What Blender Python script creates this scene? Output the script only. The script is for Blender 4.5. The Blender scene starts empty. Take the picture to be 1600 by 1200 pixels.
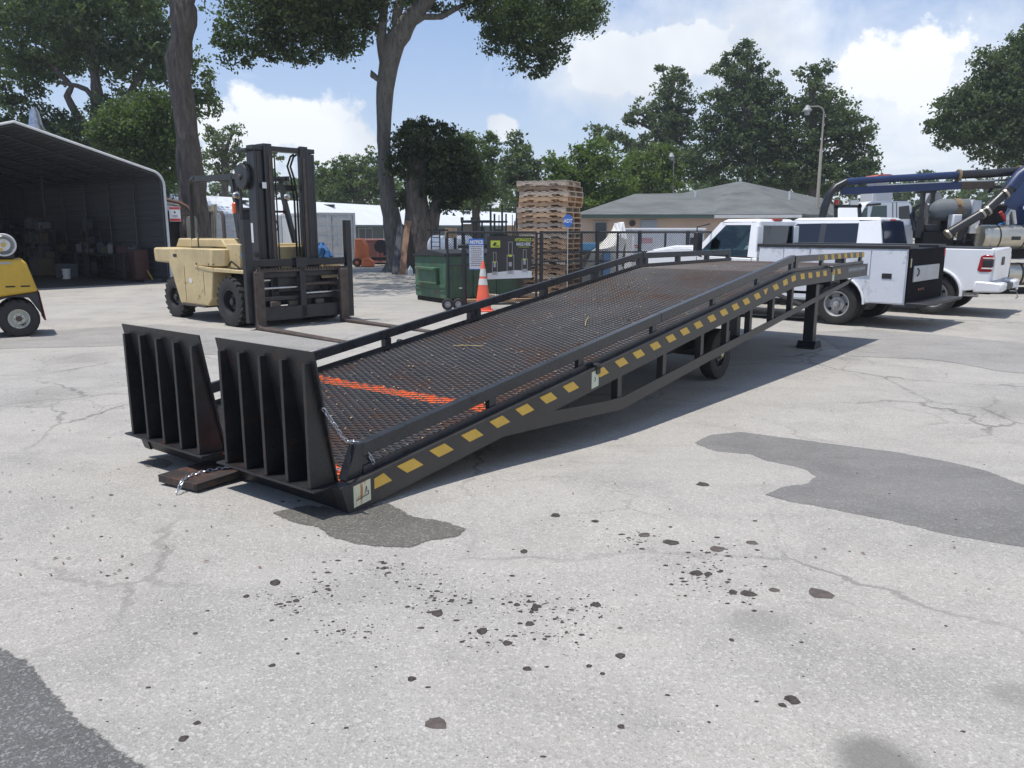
import bpy, bmesh, math, random
import numpy as np
from mathutils import Vector, Matrix, noise as mnoise
from mathutils.geometry import tessellate_polygon

S = bpy.context.scene
C = S.collection
rnd = random.Random(7)
R = math.radians

# ------------------------------------------------------------------ camera
CAM_H = 1.69
FPX = 1250.0                      # focal length for a 1600 px wide picture
PITCH = math.atan(243 / 1250.0)
cam = bpy.data.cameras.new('camera')
cam.sensor_width = 36.0
cam.lens = FPX / 1600 * 36
cam.clip_start = 0.05
cam.clip_end = 2000
co = bpy.data.objects.new('camera', cam)
C.objects.link(co)
co.location = (0, 0, CAM_H)
co.rotation_euler = (math.pi / 2 - PITCH, 0, 0)
S.camera = co

# ------------------------------------------------------------------ world and sun
SUN = Vector((-0.27, -0.075, 1.0)).normalized()
EL = math.asin(SUN.z)
AZ = math.atan2(SUN.x, SUN.y)
world = bpy.data.worlds.new('World')
S.world = world
world.use_nodes = True
wn, wl = world.node_tree.nodes, world.node_tree.links
wn.clear()
def wnode(t, **k):
    n = wn.new(t)
    for a, b in k.items():
        if a.startswith('i_'): n.inputs[a[2:].replace('_', ' ')].default_value = b
        else: setattr(n, a, b)
    return n
def wmath(op, a, b=None, clamp=False):
    n = wn.new('ShaderNodeMath'); n.operation = op; n.use_clamp = clamp
    for i, v in enumerate((a, b)):
        if v is None: continue
        if isinstance(v, (int, float)): n.inputs[i].default_value = v
        else: wl.new(v, n.inputs[i])
    return n.outputs[0]
sky = wnode('ShaderNodeTexSky')
sky.sky_type = 'NISHITA'
sky.sun_disc = False
sky.sun_elevation = EL
sky.sun_rotation = AZ
sky.air_density = 1.0
sky.dust_density = 0.6
sky.ozone_density = 2.2
tc = wnode('ShaderNodeTexCoord')
sep = wnode('ShaderNodeSeparateXYZ')
wl.new(tc.outputs['Generated'], sep.inputs[0])
dx, dy, dz = sep.outputs
up = wmath('ADD', wmath('MAXIMUM', dz, 0.0), 0.16)
comb = wnode('ShaderNodeCombineXYZ')
wl.new(wmath('DIVIDE', dx, up), comb.inputs[0])
wl.new(wmath('DIVIDE', dy, up), comb.inputs[1])
wl.new(wmath('MULTIPLY', dz, 1.6), comb.inputs[2])
n1 = wnode('ShaderNodeTexNoise', i_Scale=0.85, i_Detail=9.0, i_Roughness=0.56)
n1.inputs['Distortion'].default_value = 0.25
wl.new(comb.outputs[0], n1.inputs['Vector'])
n2 = wnode('ShaderNodeTexNoise', i_Scale=9.0, i_Detail=8.0, i_Roughness=0.6)
wl.new(tc.outputs['Generated'], n2.inputs['Vector'])
n3 = wnode('ShaderNodeTexNoise', i_Scale=3.2, i_Detail=4.0, i_Roughness=0.55)
wl.new(tc.outputs['Generated'], n3.inputs['Vector'])
def blob(px, py, rx, rz, gain=4.5, nz=3.0):
    """one cumulus heap: an ellipse of directions with a noise-eaten edge"""
    vx, vz = (px - 800) / FPX, (357 - py) / FPX
    a = wmath('DIVIDE', wmath('SUBTRACT', wmath('DIVIDE', dx, wmath('MAXIMUM', dy, 0.05)), vx), rx / FPX)
    b = wmath('DIVIDE', wmath('SUBTRACT', wmath('DIVIDE', dz, wmath('MAXIMUM', dy, 0.05)), vz), rz / FPX)
    d = wmath('SQRT', wmath('ADD', wmath('MULTIPLY', a, a), wmath('MULTIPLY', b, b)))
    s = wmath('ADD', wmath('SUBTRACT', 1.0, d), wmath('MULTIPLY', wmath('SUBTRACT', n2.outputs[0], 0.5), nz))
    front = wmath('GREATER_THAN', dy, 0.05)
    return wmath('MULTIPLY', wmath('MULTIPLY', s, gain, True), front)
# broad clouds: thicker towards the right of the picture
den = wmath('ADD', n1.outputs[0], wmath('MULTIPLY', dx, 0.20))
broad = wmath('MULTIPLY', wmath('SUBTRACT', den, 0.545), 4.2, True)
cl = broad
for q in ((455, 205, 105, 62), (400, 250, 90, 60), (520, 235, 70, 45), (350, 200, 60, 40), (785, 210, 26, 22),
          (1040, 105, 120, 60), (960, 120, 60, 34), (1400, 120, 120, 90), (1560, 200, 110, 90), (640, 330, 260, 36),
          (1080, 110, 300, 130, 1.1, 2.2), (1420, 170, 300, 190, 1.1, 2.2)):
    cl = wmath('MAXIMUM', cl, blob(*q))
shade = wnode('ShaderNodeMapRange')
shade.inputs['From Min'].default_value = 0.40; shade.inputs['From Max'].default_value = 0.60
wl.new(n3.outputs[0], shade.inputs['Value'])
cc = wnode('ShaderNodeMix'); cc.data_type = 'RGBA'
cc.inputs[6].default_value = (5.5, 5.9, 6.5, 1); cc.inputs[7].default_value = (9.3, 9.4, 9.5, 1)
wl.new(shade.outputs[0], cc.inputs[0])
mx = wnode('ShaderNodeMix'); mx.data_type = 'RGBA'
wl.new(wmath('MULTIPLY', cl, 0.93), mx.inputs[0])
sb = wnode('ShaderNodeVectorMath'); sb.operation = 'MULTIPLY_ADD'
sb.inputs[1].default_value = (0.70, 0.69, 0.72); sb.inputs[2].default_value = (1.0, 1.55, 2.75)       # thin high veil over the blue
wl.new(sky.outputs[0], sb.inputs[0]); wl.new(sb.outputs[0], mx.inputs[6]); wl.new(cc.outputs[2], mx.inputs[7])
hz = wnode('ShaderNodeMix'); hz.data_type = 'RGBA'
hz.inputs[7].default_value = (6.0, 6.6, 7.4, 1)
hf = wmath('MULTIPLY', wmath('POWER', wmath('SUBTRACT', 1.0, wmath('MAXIMUM', dz, 0.0), True), 7.0), 0.85)
wl.new(hf, hz.inputs[0]); wl.new(mx.outputs[2], hz.inputs[6])
bg = wnode('ShaderNodeBackground', i_Strength=0.098)
wl.new(hz.outputs[2], bg.inputs[0])
wo = wnode('ShaderNodeOutputWorld')
wl.new(bg.outputs[0], wo.inputs[0])

sl = bpy.data.lights.new('sun', 'SUN')
sl.energy = 3.7; sl.angle = R(0.5); sl.color = (1.0, 0.95, 0.88)
so = bpy.data.objects.new('sun', sl); C.objects.link(so)
so.rotation_euler = SUN.to_track_quat('Z', 'Y').to_euler()
S.view_settings.view_transform = 'Standard'
S.view_settings.look = 'None'
S.view_settings.exposure = 0.36
S.view_settings.gamma = 1
S.view_settings.use_curve_mapping = False

# ------------------------------------------------------------------ survey helpers: picture pixel -> place in the world
_c, _s = math.cos(PITCH), math.sin(PITCH)
def ray(px, py):
    X = (px - 800) / FPX; Y = -(py - 600) / FPX
    return (X, _c + Y * _s, -_s + Y * _c)
GZ = -0.14                         # the yard lies a little lower beyond the toe of the ramp
def gz(y):
    t = min(1, max(0, (y - 4.8) / 2.4)); return GZ * t * t * (3 - 2 * t)
def G(px, py, z=None):
    r = ray(px, py); zz = z or 0.0
    for _ in range(1 if z is not None else 25):
        t = (zz - CAM_H) / r[2]
        if z is None: zz = .5 * zz + .5 * gz(r[1] * t)
    return (r[0] * t, r[1] * t)
def A(px, py, Y):
    r = ray(px, py); t = Y / r[1]
    return Vector((r[0] * t, Y, CAM_H + r[2] * t))

# ------------------------------------------------------------------ materials
MATS = {}
def mat(name, col, rough=0.6, metal=0.0, var=0.0, vscale=3.0, bump=0.0, bscale=40.0, rust=0.0, rcol=(0.12, 0.045, 0.02),
        rscale=5.0, coat=0.0, stretch=(1, 1, 1), spec=0.5, bdist=0.02):
    if name in MATS: return MATS[name]
    m = bpy.data.materials.new(name); m.use_nodes = True
    nt = m.node_tree; N, L = nt.nodes, nt.links
    b = N['Principled BSDF']
    b.inputs['Base Color'].default_value = (*col, 1)
    b.inputs['Roughness'].default_value = rough
    b.inputs['Metallic'].default_value = metal
    b.inputs['Specular IOR Level'].default_value = spec
    if coat: b.inputs['Coat Weight'].default_value = coat; b.inputs['Coat Roughness'].default_value = 0.06
    tcn = N.new('ShaderNodeTexCoord'); mp = N.new('ShaderNodeMapping')
    mp.inputs['Scale'].default_value = stretch
    L.new(tcn.outputs['Object'], mp.inputs[0])
    cur = None
    if var:
        n = N.new('ShaderNodeTexNoise'); n.inputs['Scale'].default_value = vscale; n.inputs['Detail'].default_value = 6
        n.inputs['Roughness'].default_value = 0.65
        L.new(mp.outputs[0], n.inputs['Vector'])
        mr = N.new('ShaderNodeMapRange'); mr.inputs['From Min'].default_value = 0.3; mr.inputs['From Max'].default_value = 0.7
        L.new(n.outputs[0], mr.inputs[0])
        x = N.new('ShaderNodeMix'); x.data_type = 'RGBA'
        x.inputs[6].default_value = (*[c * (1 - var) for c in col], 1)
        x.inputs[7].default_value = (*[min(1, c * (1 + var)) for c in col], 1)
        L.new(mr.outputs[0], x.inputs[0]); cur = x.outputs[2]
        rr = N.new('ShaderNodeMapRange'); rr.inputs['To Min'].default_value = max(0, rough - .12); rr.inputs['To Max'].default_value = min(1, rough + .15)
        L.new(n.outputs[0], rr.inputs[0]); L.new(rr.outputs[0], b.inputs['Roughness'])
    if rust:
        n = N.new('ShaderNodeTexNoise'); n.inputs['Scale'].default_value = rscale; n.inputs['Detail'].default_value = 9
        n.inputs['Roughness'].default_value = 0.7
        L.new(mp.outputs[0], n.inputs['Vector'])
        mr = N.new('ShaderNodeMapRange'); t = 0.72 - 0.3 * rust
        mr.inputs['From Min'].default_value = t - 0.03; mr.inputs['From Max'].default_value = t + 0.06
        L.new(n.outputs[0], mr.inputs[0])
        x = N.new('ShaderNodeMix'); x.data_type = 'RGBA'
        if cur: L.new(cur, x.inputs[6])
        else: x.inputs[6].default_value = (*col, 1)
        x.inputs[7].default_value = (*rcol, 1)
        L.new(mr.outputs[0], x.inputs[0]); cur = x.outputs[2]
    if cur: L.new(cur, b.inputs['Base Color'])
    if bump:
        n = N.new('ShaderNodeTexNoise'); n.inputs['Scale'].default_value = bscale; n.inputs['Detail'].default_value = 5
        L.new(mp.outputs[0], n.inputs['Vector'])
        bp = N.new('ShaderNodeBump'); bp.inputs['Strength'].default_value = bump; bp.inputs['Distance'].default_value = bdist
        L.new(n.outputs[0], bp.inputs['Height']); L.new(bp.outputs[0], b.inputs['Normal'])
    MATS[name] = m
    return m

def glass(name, col, rough=0.03):
    if name in MATS: return MATS[name]
    m = bpy.data.materials.new(name); m.use_nodes = True
    N, L = m.node_tree.nodes, m.node_tree.links
    N.remove(N['Principled BSDF'])
    g = N.new('ShaderNodeBsdfGlossy'); g.inputs['Roughness'].default_value = rough; g.inputs['Color'].default_value = (.9, .95, 1, 1)
    t = N.new('ShaderNodeBsdfTransparent'); t.inputs['Color'].default_value = (*col, 1)
    fz = N.new('ShaderNodeFresnel'); fz.inputs['IOR'].default_value = 1.5
    mxs = N.new('ShaderNodeMixShader')
    L.new(fz.outputs[0], mxs.inputs[0]); L.new(t.outputs[0], mxs.inputs[1]); L.new(g.outputs[0], mxs.inputs[2])
    L.new(mxs.outputs[0], N['Material Output'].inputs[0])
    MATS[name] = m
    return m

def leafmat(name, col, var=0.35, trans=0.36):
    m = bpy.data.materials.new(name); m.use_nodes = True
    N, L = m.node_tree.nodes, m.node_tree.links
    b = N['Principled BSDF']; b.inputs['Roughness'].default_value = 0.65; b.inputs['Specular IOR Level'].default_value = 0.2
    ge = N.new('ShaderNodeNewGeometry')
    hs = N.new('ShaderNodeMix'); hs.data_type = 'RGBA'
    hs.inputs[6].default_value = (*[c * (1 - var) for c in col], 1)
    hs.inputs[7].default_value = (col[0] * (1 + var * 1.25), col[1] * (1 + var), col[2] * (1 + var * .4), 1)
    tcn = N.new('ShaderNodeTexCoord'); n = N.new('ShaderNodeTexNoise'); n.inputs['Scale'].default_value = 0.55; n.inputs['Detail'].default_value = 3
    L.new(tcn.outputs['Object'], n.inputs['Vector'])
    ad = N.new('ShaderNodeMath'); ad.operation = 'MULTIPLY_ADD'; ad.inputs[1].default_value = 0.55
    L.new(ge.outputs['Random Per Island'], ad.inputs[0])
    sb = N.new('ShaderNodeMath'); sb.operation = 'MULTIPLY_ADD'; sb.inputs[1].default_value = 1.6; sb.inputs[2].default_value = -0.55
    L.new(n.outputs[0], sb.inputs[0]); L.new(sb.outputs[0], ad.inputs[2])
    ad.use_clamp = True
    L.new(ad.outputs[0], hs.inputs[0]); L.new(hs.outputs[2], b.inputs['Base Color'])
    tr = N.new('ShaderNodeBsdfTranslucent')
    tm = N.new('ShaderNodeMix'); tm.data_type = 'RGBA'; tm.blend_type = 'MULTIPLY'; tm.inputs[0].default_value = 1
    tm.inputs[7].default_value = (1.3, 1.6, .5, 1); L.new(hs.outputs[2], tm.inputs[6]); L.new(tm.outputs[2], tr.inputs[0])
    ms = N.new('ShaderNodeMixShader'); ms.inputs[0].default_value = trans
    L.new(b.outputs[0], ms.inputs[1]); L.new(tr.outputs[0], ms.inputs[2])
    L.new(ms.outputs[0], N['Material Output'].inputs[0])
    MATS[name] = m
    return m

# ------------------------------------------------------------------ mesh builder
class MB:
    def __init__(s): s.v = []; s.f = []
    def add(s, vs, fs):
        o = len(s.v); s.v += [tuple(v) for v in vs]; s.f += [tuple(i + o for i in f) for f in fs]
        return s
    def box(s, c, d, rot=None):
        x, y, z = d[0] / 2, d[1] / 2, d[2] / 2
        vs = [Vector((a * x, b * y, e * z)) for e in (-1, 1) for a, b in ((-1, -1), (1, -1), (1, 1), (-1, 1))]
        if rot is not None: vs = [rot @ v for v in vs]
        c = Vector(c)
        return s.add([v + c for v in vs], [(3, 2, 1, 0), (4, 5, 6, 7), (0, 1, 5, 4), (1, 2, 6, 5), (2, 3, 7, 6), (3, 0, 4, 7)])
    def span(s, a, b):
        return s.box([(a[i] + b[i]) / 2 for i in range(3)], [abs(b[i] - a[i]) for i in range(3)])
    def bar(s, p, q, w, h, upv=(0, 0, 1)):
        p, q = Vector(p), Vector(q); d = q - p; L = d.length; d = d.normalized()
        u = Vector(upv); r = d.cross(u)
        if r.length < 1e-4: r = d.cross(Vector((1, 0, 0)))
        r.normalize(); u = r.cross(d).normalized()
        vs = [o + r * (a * w / 2) + u * (b * h / 2) for o in (p, q) for a, b in ((-1, -1), (1, -1), (1, 1), (-1, 1))]
        return s.add(vs, [(3, 2, 1, 0), (4, 5, 6, 7), (0, 1, 5, 4), (1, 2, 6, 5), (2, 3, 7, 6), (3, 0, 4, 7)])
    def tube(s, pts, rad, n=10, caps=True):
        pts = [Vector(p) for p in pts]; m = len(pts)
        rs = rad if isinstance(rad, (list, tuple)) else [rad] * m
        vs = []; pu = None
        for i, p in enumerate(pts):
            d = (pts[min(i + 1, m - 1)] - pts[max(i - 1, 0)]).normalized()
            if pu is None: pu = d.cross(Vector((0, 0, 1))) if abs(d.z) < .9 else d.cross(Vector((1, 0, 0)))
            u = (pu - d * pu.dot(d)).normalized(); pu = u; w = d.cross(u)
            for k in range(n):
                a = 2 * math.pi * k / n
                vs.append(p + (u * math.cos(a) + w * math.sin(a)) * rs[i])
        fs = [(i * n + k, i * n + (k + 1) % n, (i + 1) * n + (k + 1) % n, (i + 1) * n + k) for i in range(m - 1) for k in range(n)]
        if caps: fs += [tuple(range(n - 1, -1, -1)), tuple(range((m - 1) * n, m * n))]
        return s.add(vs, fs)
    def cyl(s, p, q, r, r2=None, n=20): return s.tube([p, q], [r, r if r2 is None else r2], n)
    def lathe(s, prof, c=(0, 0, 0), axis='y', n=28):
        """prof: (radius, height along axis); closed ends where radius is 0"""
        vs = []; c = Vector(c)
        for (r, h) in prof:
            for k in range(n):
                a = 2 * math.pi * k / n; x, y = r * math.cos(a), r * math.sin(a)
                vs.append(c + Vector((x, h, y) if axis == 'y' else ((x, y, h) if axis == 'z' else (h, x, y))))
        m = len(prof)
        return s.add(vs, [(i * n + k, i * n + (k + 1) % n, (i + 1) * n + (k + 1) % n, (i + 1) * n + k) for i in range(m - 1) for k in range(n)])
    def prism(s, pts, y0, y1, fn=None):
        """side outline (x, z) extruded over y; fn(x, z, y) may move a point sideways"""
        n = len(pts)
        vs = [(x, (fn(x, z, y) if fn else y), z) for y in (y0, y1) for x, z in pts]
        return s.add(vs, [tuple(range(n)), tuple(range(2 * n - 1, n - 1, -1))] + [(i, i + n, (i + 1) % n + n, (i + 1) % n) for i in range(n)])
    def prismz(s, pts, z0, z1):
        n = len(pts)
        vs = [(x, y, z) for z in (z0, z1) for x, y in pts]
        return s.add(vs, [tuple(range(n - 1, -1, -1)), tuple(range(n, 2 * n))] + [(i, (i + 1) % n, (i + 1) % n + n, i + n) for i in range(n)])
    def slab(s, quad, t):
        """a flat four-cornered piece with thickness t along its normal"""
        q = [Vector(p) for p in quad]; nn = (q[1] - q[0]).cross(q[3] - q[0]).normalized() * t
        return s.add(q + [p + nn for p in q], [(3, 2, 1, 0), (4, 5, 6, 7), (0, 1, 5, 4), (1, 2, 6, 5), (2, 3, 7, 6), (3, 0, 4, 7)])

def link(name, me, m, parent=None):
    o = bpy.data.objects.new(name, me); C.objects.link(o)
    if m is not None and not me.materials: me.materials.append(m)
    if parent is not None: o.parent = parent
    return o
def put(name, mb, m, parent=None, bevel=0.0, smooth=30, seg=2):
    me = bpy.data.meshes.new(name); me.from_pydata(mb.v, [], mb.f); me.update()
    if len(mb.f) < 60000:
        b = bmesh.new(); b.from_mesh(me); bmesh.ops.recalc_face_normals(b, faces=b.faces); b.to_mesh(me); b.free()
    if smooth:
        me.polygons.foreach_set('use_smooth', [True] * len(me.polygons)); me.set_sharp_from_angle(angle=R(smooth))
    o = link(name, me, m, parent)
    if bevel:
        bv = o.modifiers.new('bevel', 'BEVEL'); bv.width = bevel; bv.segments = seg; bv.limit_method = 'ANGLE'; bv.angle_limit = R(35)
        bv.harden_normals = False
    return o
def tag(o, label=None, cat=None, group=None, kind=None):
    if label: o['label'] = label
    if cat: o['category'] = cat
    if group: o['group'] = group
    if kind: o['kind'] = kind
    return o
def thing(name, label, cat, loc=(0, 0, 0), rz=0.0, group=None):
    o = bpy.data.objects.new(name, None); C.objects.link(o)
    o.empty_display_size = 0.3
    o.location = loc; o.rotation_euler = (0, 0, rz)
    return tag(o, label, cat, group)
def copy_tree(o, kids, loc, rz, label=None):
    c = o.copy(); C.objects.link(c); c.location = loc; c.rotation_euler = (0, 0, rz)
    if label: c['label'] = label
    for k in kids.get(o.name, []):
        d = k.copy(); C.objects.link(d); d.parent = c
        for g in kids.get(k.name, []):
            e = g.copy(); C.objects.link(e); e.parent = d
    return c
def shapes(o, *obs): return {o.name: list(obs)}
def text(name, body, size, m, parent, loc, rot, depth=0.002, align='LEFT', sx=1.0, bold=0.0):
    cu = bpy.data.curves.new(name, 'FONT'); cu.offset = bold; cu.body = body; cu.size = size; cu.extrude = depth; cu.align_x = align; cu.resolution_u = 3
    t = bpy.data.objects.new('tmp', cu); C.objects.link(t)
    dg = bpy.context.evaluated_depsgraph_get(); dg.update()
    me = bpy.data.meshes.new_from_object(t.evaluated_get(dg)); me.name = name
    bpy.data.objects.remove(t)
    me.materials.clear()
    o = link(name, me, m, parent); o.location = loc; o.rotation_euler = rot; o.scale = (sx, 1, 1)
    return o
FRONT = (math.pi / 2, 0, 0)      # lettering upright, facing -y

# common materials
BLK = mat('black_paint', (0.018, 0.019, 0.022), 0.34, 0, .35, 4, .12, 60, rust=.22, rcol=(.035, .022, .016), rscale=7)
BLKF = mat('black_flap_paint', (0.016, 0.016, 0.018), 0.42, 0, .4, 6, .2, 50, rust=.42, rcol=(.045, .022, .014), rscale=9)
RUBBER = mat('tyre_rubber', (0.028, 0.027, 0.026), 0.8, 0, .35, 9, .3, 70)
DARK = mat('dark_metal', (0.03, 0.031, 0.034), 0.45, 0.2, .3, 6, .1, 50, rust=.3, rcol=(.06, .035, .022))
VDARK = mat('dark_void', (0.008, 0.008, 0.009), 0.8)
STEEL = mat('bare_steel', (0.5, 0.5, 0.5), 0.28, 1.0, .2, 8)
CREAM = mat('cream_paint', (0.53, 0.42, 0.225), 0.5, 0, .2, 2.0, .08, 30, rust=.3, rcol=(.16, .08, .035), rscale=4)
WHITE = mat('white_paint', (0.78, 0.79, 0.8), 0.3, 0, .05, 1.5, coat=.5)
RUSTY = mat('worn_fork_steel', (0.085, 0.065, 0.055), 0.6, 0.2, .4, 8, .2, 40, rust=.35, rcol=(.12, .072, .05))
YEL = mat('yellow_tape', (0.60, 0.38, 0.06), 0.5, 0, .12, 8)
ORANGE = mat('orange_paint', (0.62, 0.09, 0.02), 0.55, 0, .3, 9, .1, 60, rust=.35, rcol=(.10, .05, .03))
# ================================================================== GROUND
def ground_mat(name, base, warm, spots=(), speck=1.0, crack=1.0, light=(.62, .6, .57), soft=False):
    m = bpy.data.materials.new(name); m.use_nodes = True
    N, L = m.node_tree.nodes, m.node_tree.links
    b = N['Principled BSDF']; b.inputs['Roughness'].default_value = 0.85; b.inputs['Specular IOR Level'].default_value = 0.3
    ge = N.new('ShaderNodeNewGeometry'); P = ge.outputs['Position']
    def noise(sc, det=6, ro=.6, dist=0, vec=None):
        n = N.new('ShaderNodeTexNoise'); n.inputs['Scale'].default_value = sc; n.inputs['Detail'].default_value = det
        n.inputs['Roughness'].default_value = ro; n.inputs['Distortion'].default_value = dist; L.new(vec or P, n.inputs['Vector']); return n
    def mr(v, a, b_, c=0, d=1):
        n = N.new('ShaderNodeMapRange'); L.new(v, n.inputs[0])
        for i, q in zip((1, 2, 3, 4), (a, b_, c, d)): n.inputs[i].default_value = q
        return n.outputs[0]
    def mix(f, a, b_, bt='MIX'):
        n = N.new('ShaderNodeMix'); n.data_type = 'RGBA'; n.blend_type = bt
        if isinstance(f, float): n.inputs[0].default_value = f
        else: L.new(f, n.inputs[0])
        for i, q in ((6, a), (7, b_)):
            if isinstance(q, tuple): n.inputs[i].default_value = (*q, 1)
            else: L.new(q, n.inputs[i])
        return n.outputs[2]
    def mul(a, b_):
        n = N.new('ShaderNodeMath'); n.operation = 'MULTIPLY'; L.new(a, n.inputs[0])
        if isinstance(b_, float): n.inputs[1].default_value = b_
        else: L.new(b_, n.inputs[1])
        return n.outputs[0]
    c = mix(mr(noise(.16, 4).outputs[0], .38, .64), base, warm)
    c = mix(mul(mr(noise(1.1, 7, .62, .4).outputs[0], .46, .66), .6), c, tuple(q * .70 for q in base))
    sv_ = N.new('ShaderNodeMapping'); sv_.inputs['Scale'].default_value = (.35, 2.2, 1); sv_.inputs['Rotation'].default_value = (0, 0, .35); L.new(P, sv_.inputs[0])
    c = mix(mul(mr(noise(.9, 6, .6, .3, sv_.outputs[0]).outputs[0], .50, .68), .45), c, tuple(q * .78 for q in base))
    c = mix(mul(mr(noise(.45, 5, .6).outputs[0], .52, .72), .5), c, tuple(min(1, q * 1.18) for q in warm))
    c = mix(mul(mr(noise(4.5, 8, .72, .6).outputs[0], .56, .70), .45), c, tuple(q * .62 for q in base))
    # aggregate: two sizes of stone, each stone its own tone
    for sc, amt in ((95, .95 * speck), (210, .8 * speck)):
        v = N.new('ShaderNodeTexVoronoi'); v.inputs['Scale'].default_value = sc; L.new(P, v.inputs['Vector'])
        sx = N.new('ShaderNodeSeparateColor'); L.new(v.outputs['Color'], sx.inputs[0])
        c = mix(mul(mr(sx.outputs[0], .80, .95), amt * .34), c, light)
        c = mix(mul(mr(sx.outputs[1], .76, .98), amt * .34), c, tuple(q * .40 for q in base))
    # small dark crumbs and pits
    v = N.new('ShaderNodeTexVoronoi'); v.inputs['Scale'].default_value = 17; v.inputs['Randomness'].default_value = 1; L.new(P, v.inputs['Vector'])
    sx = N.new('ShaderNodeSeparateColor'); L.new(v.outputs['Color'], sx.inputs[0])
    pit = mul(mul(mr(v.outputs['Distance'], .20, .10), mr(sx.outputs[2], .83, .85)), mr(noise(.55, 4).outputs[0], .5, .62))
    c = mix(mul(pit, .4), c, (.08, .065, .055))
    if crack:
        nd = noise(1.3, 6, .65)
        vs = N.new('ShaderNodeVectorMath'); vs.operation = 'SCALE'; vs.inputs['Scale'].default_value = .55; L.new(nd.outputs['Color'], vs.inputs[0])
        va = N.new('ShaderNodeVectorMath'); va.operation = 'ADD'; L.new(P, va.inputs[0]); L.new(vs.outputs[0], va.inputs[1])
        for sc, w, lo, amt in ((.42, .011, .50, .75), (1.1, .018, .56, .5)):
            v = N.new('ShaderNodeTexVoronoi'); v.feature = 'DISTANCE_TO_EDGE'; v.inputs['Scale'].default_value = sc; L.new(va.outputs[0], v.inputs['Vector'])
            k = mul(mr(v.outputs['Distance'], w, w * .3), mr(noise(.3, 3).outputs[0], lo - .04, lo + .1))
            c = mix(mul(k, amt * crack), c, tuple(q * .42 for q in base))
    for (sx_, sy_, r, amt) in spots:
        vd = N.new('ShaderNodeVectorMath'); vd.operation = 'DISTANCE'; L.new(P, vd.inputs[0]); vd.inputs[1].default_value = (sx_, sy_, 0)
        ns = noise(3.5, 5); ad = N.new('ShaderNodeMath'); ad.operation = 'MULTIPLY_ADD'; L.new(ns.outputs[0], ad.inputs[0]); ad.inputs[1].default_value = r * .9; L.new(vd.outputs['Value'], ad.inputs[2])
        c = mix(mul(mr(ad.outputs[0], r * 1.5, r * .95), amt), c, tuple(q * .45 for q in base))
    L.new(c, b.inputs['Base Color'])
    if soft:                                   # worn feathered border: the sheet thins out into the old surface
        at = N.new('ShaderNodeAttribute'); at.attribute_name = 'edge'
        ns = noise(28, 6, .7); a1 = N.new('ShaderNodeMath'); a1.operation = 'MULTIPLY_ADD'; L.new(ns.outputs[0], a1.inputs[0]); a1.inputs[1].default_value = 1.5; a1.inputs[2].default_value = -.75
        a2 = N.new('ShaderNodeMath'); a2.operation = 'ADD'; L.new(a1.outputs[0], a2.inputs[0]); L.new(at.outputs['Fac'], a2.inputs[1])
        tr = N.new('ShaderNodeBsdfTransparent'); ms = N.new('ShaderNodeMixShader')
        L.new(mr(a2.outputs[0], .36, .64), ms.inputs[0]); L.new(tr.outputs[0], ms.inputs[1]); L.new(b.outputs[0], ms.inputs[2]); L.new(ms.outputs[0], N['Material Output'].inputs[0])
    bp = N.new('ShaderNodeBump'); bp.inputs['Strength'].default_value = .55; bp.inputs['Distance'].default_value = .006
    v = N.new('ShaderNodeTexVoronoi'); v.inputs['Scale'].default_value = 95; L.new(P, v.inputs['Vector'])
    L.new(v.outputs['Distance'], bp.inputs['Height']); L.new(bp.outputs[0], b.inputs['Normal'])
    MATS[name] = m
    return m
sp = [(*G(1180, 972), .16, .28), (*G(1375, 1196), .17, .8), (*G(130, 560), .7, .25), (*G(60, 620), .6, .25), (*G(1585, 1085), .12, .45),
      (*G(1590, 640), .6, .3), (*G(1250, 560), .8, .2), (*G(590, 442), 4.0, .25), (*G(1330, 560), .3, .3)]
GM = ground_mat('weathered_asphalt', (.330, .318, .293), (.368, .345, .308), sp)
PM = ground_mat('grey_patch_asphalt', (.162, .157, .149), (.190, .184, .174), (), .7, .25, light=(.4, .4, .4), soft=True)
PM2 = ground_mat('worn_patch_asphalt', (.255, .247, .233), (.285, .273, .252), (), .8, .6, soft=True)
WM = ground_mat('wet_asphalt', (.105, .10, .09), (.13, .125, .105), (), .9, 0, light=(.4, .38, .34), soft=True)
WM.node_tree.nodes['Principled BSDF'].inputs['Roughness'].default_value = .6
gr = MB()
rows = [-12, -4, 0, 4, 4.8, 5.1, 5.4, 5.7, 6.0, 6.3, 6.6, 6.9, 7.2, 8, 12, 20, 30, 45, 70, 110, 200, 600]; cols = [-500, -120, -60, -30, -12, 0, 12, 30, 60, 120, 500]
vs = [(x, y, gz(y)) for y in rows for x in cols]
gr.add(vs, [(j * len(cols) + i, j * len(cols) + i + 1, (j + 1) * len(cols) + i + 1, (j + 1) * len(cols) + i) for j in range(len(rows) - 1) for i in range(len(cols) - 1)])
tag(put('ground', gr, GM, smooth=0), 'pale grey weathered asphalt yard', kind='structure')

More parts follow.
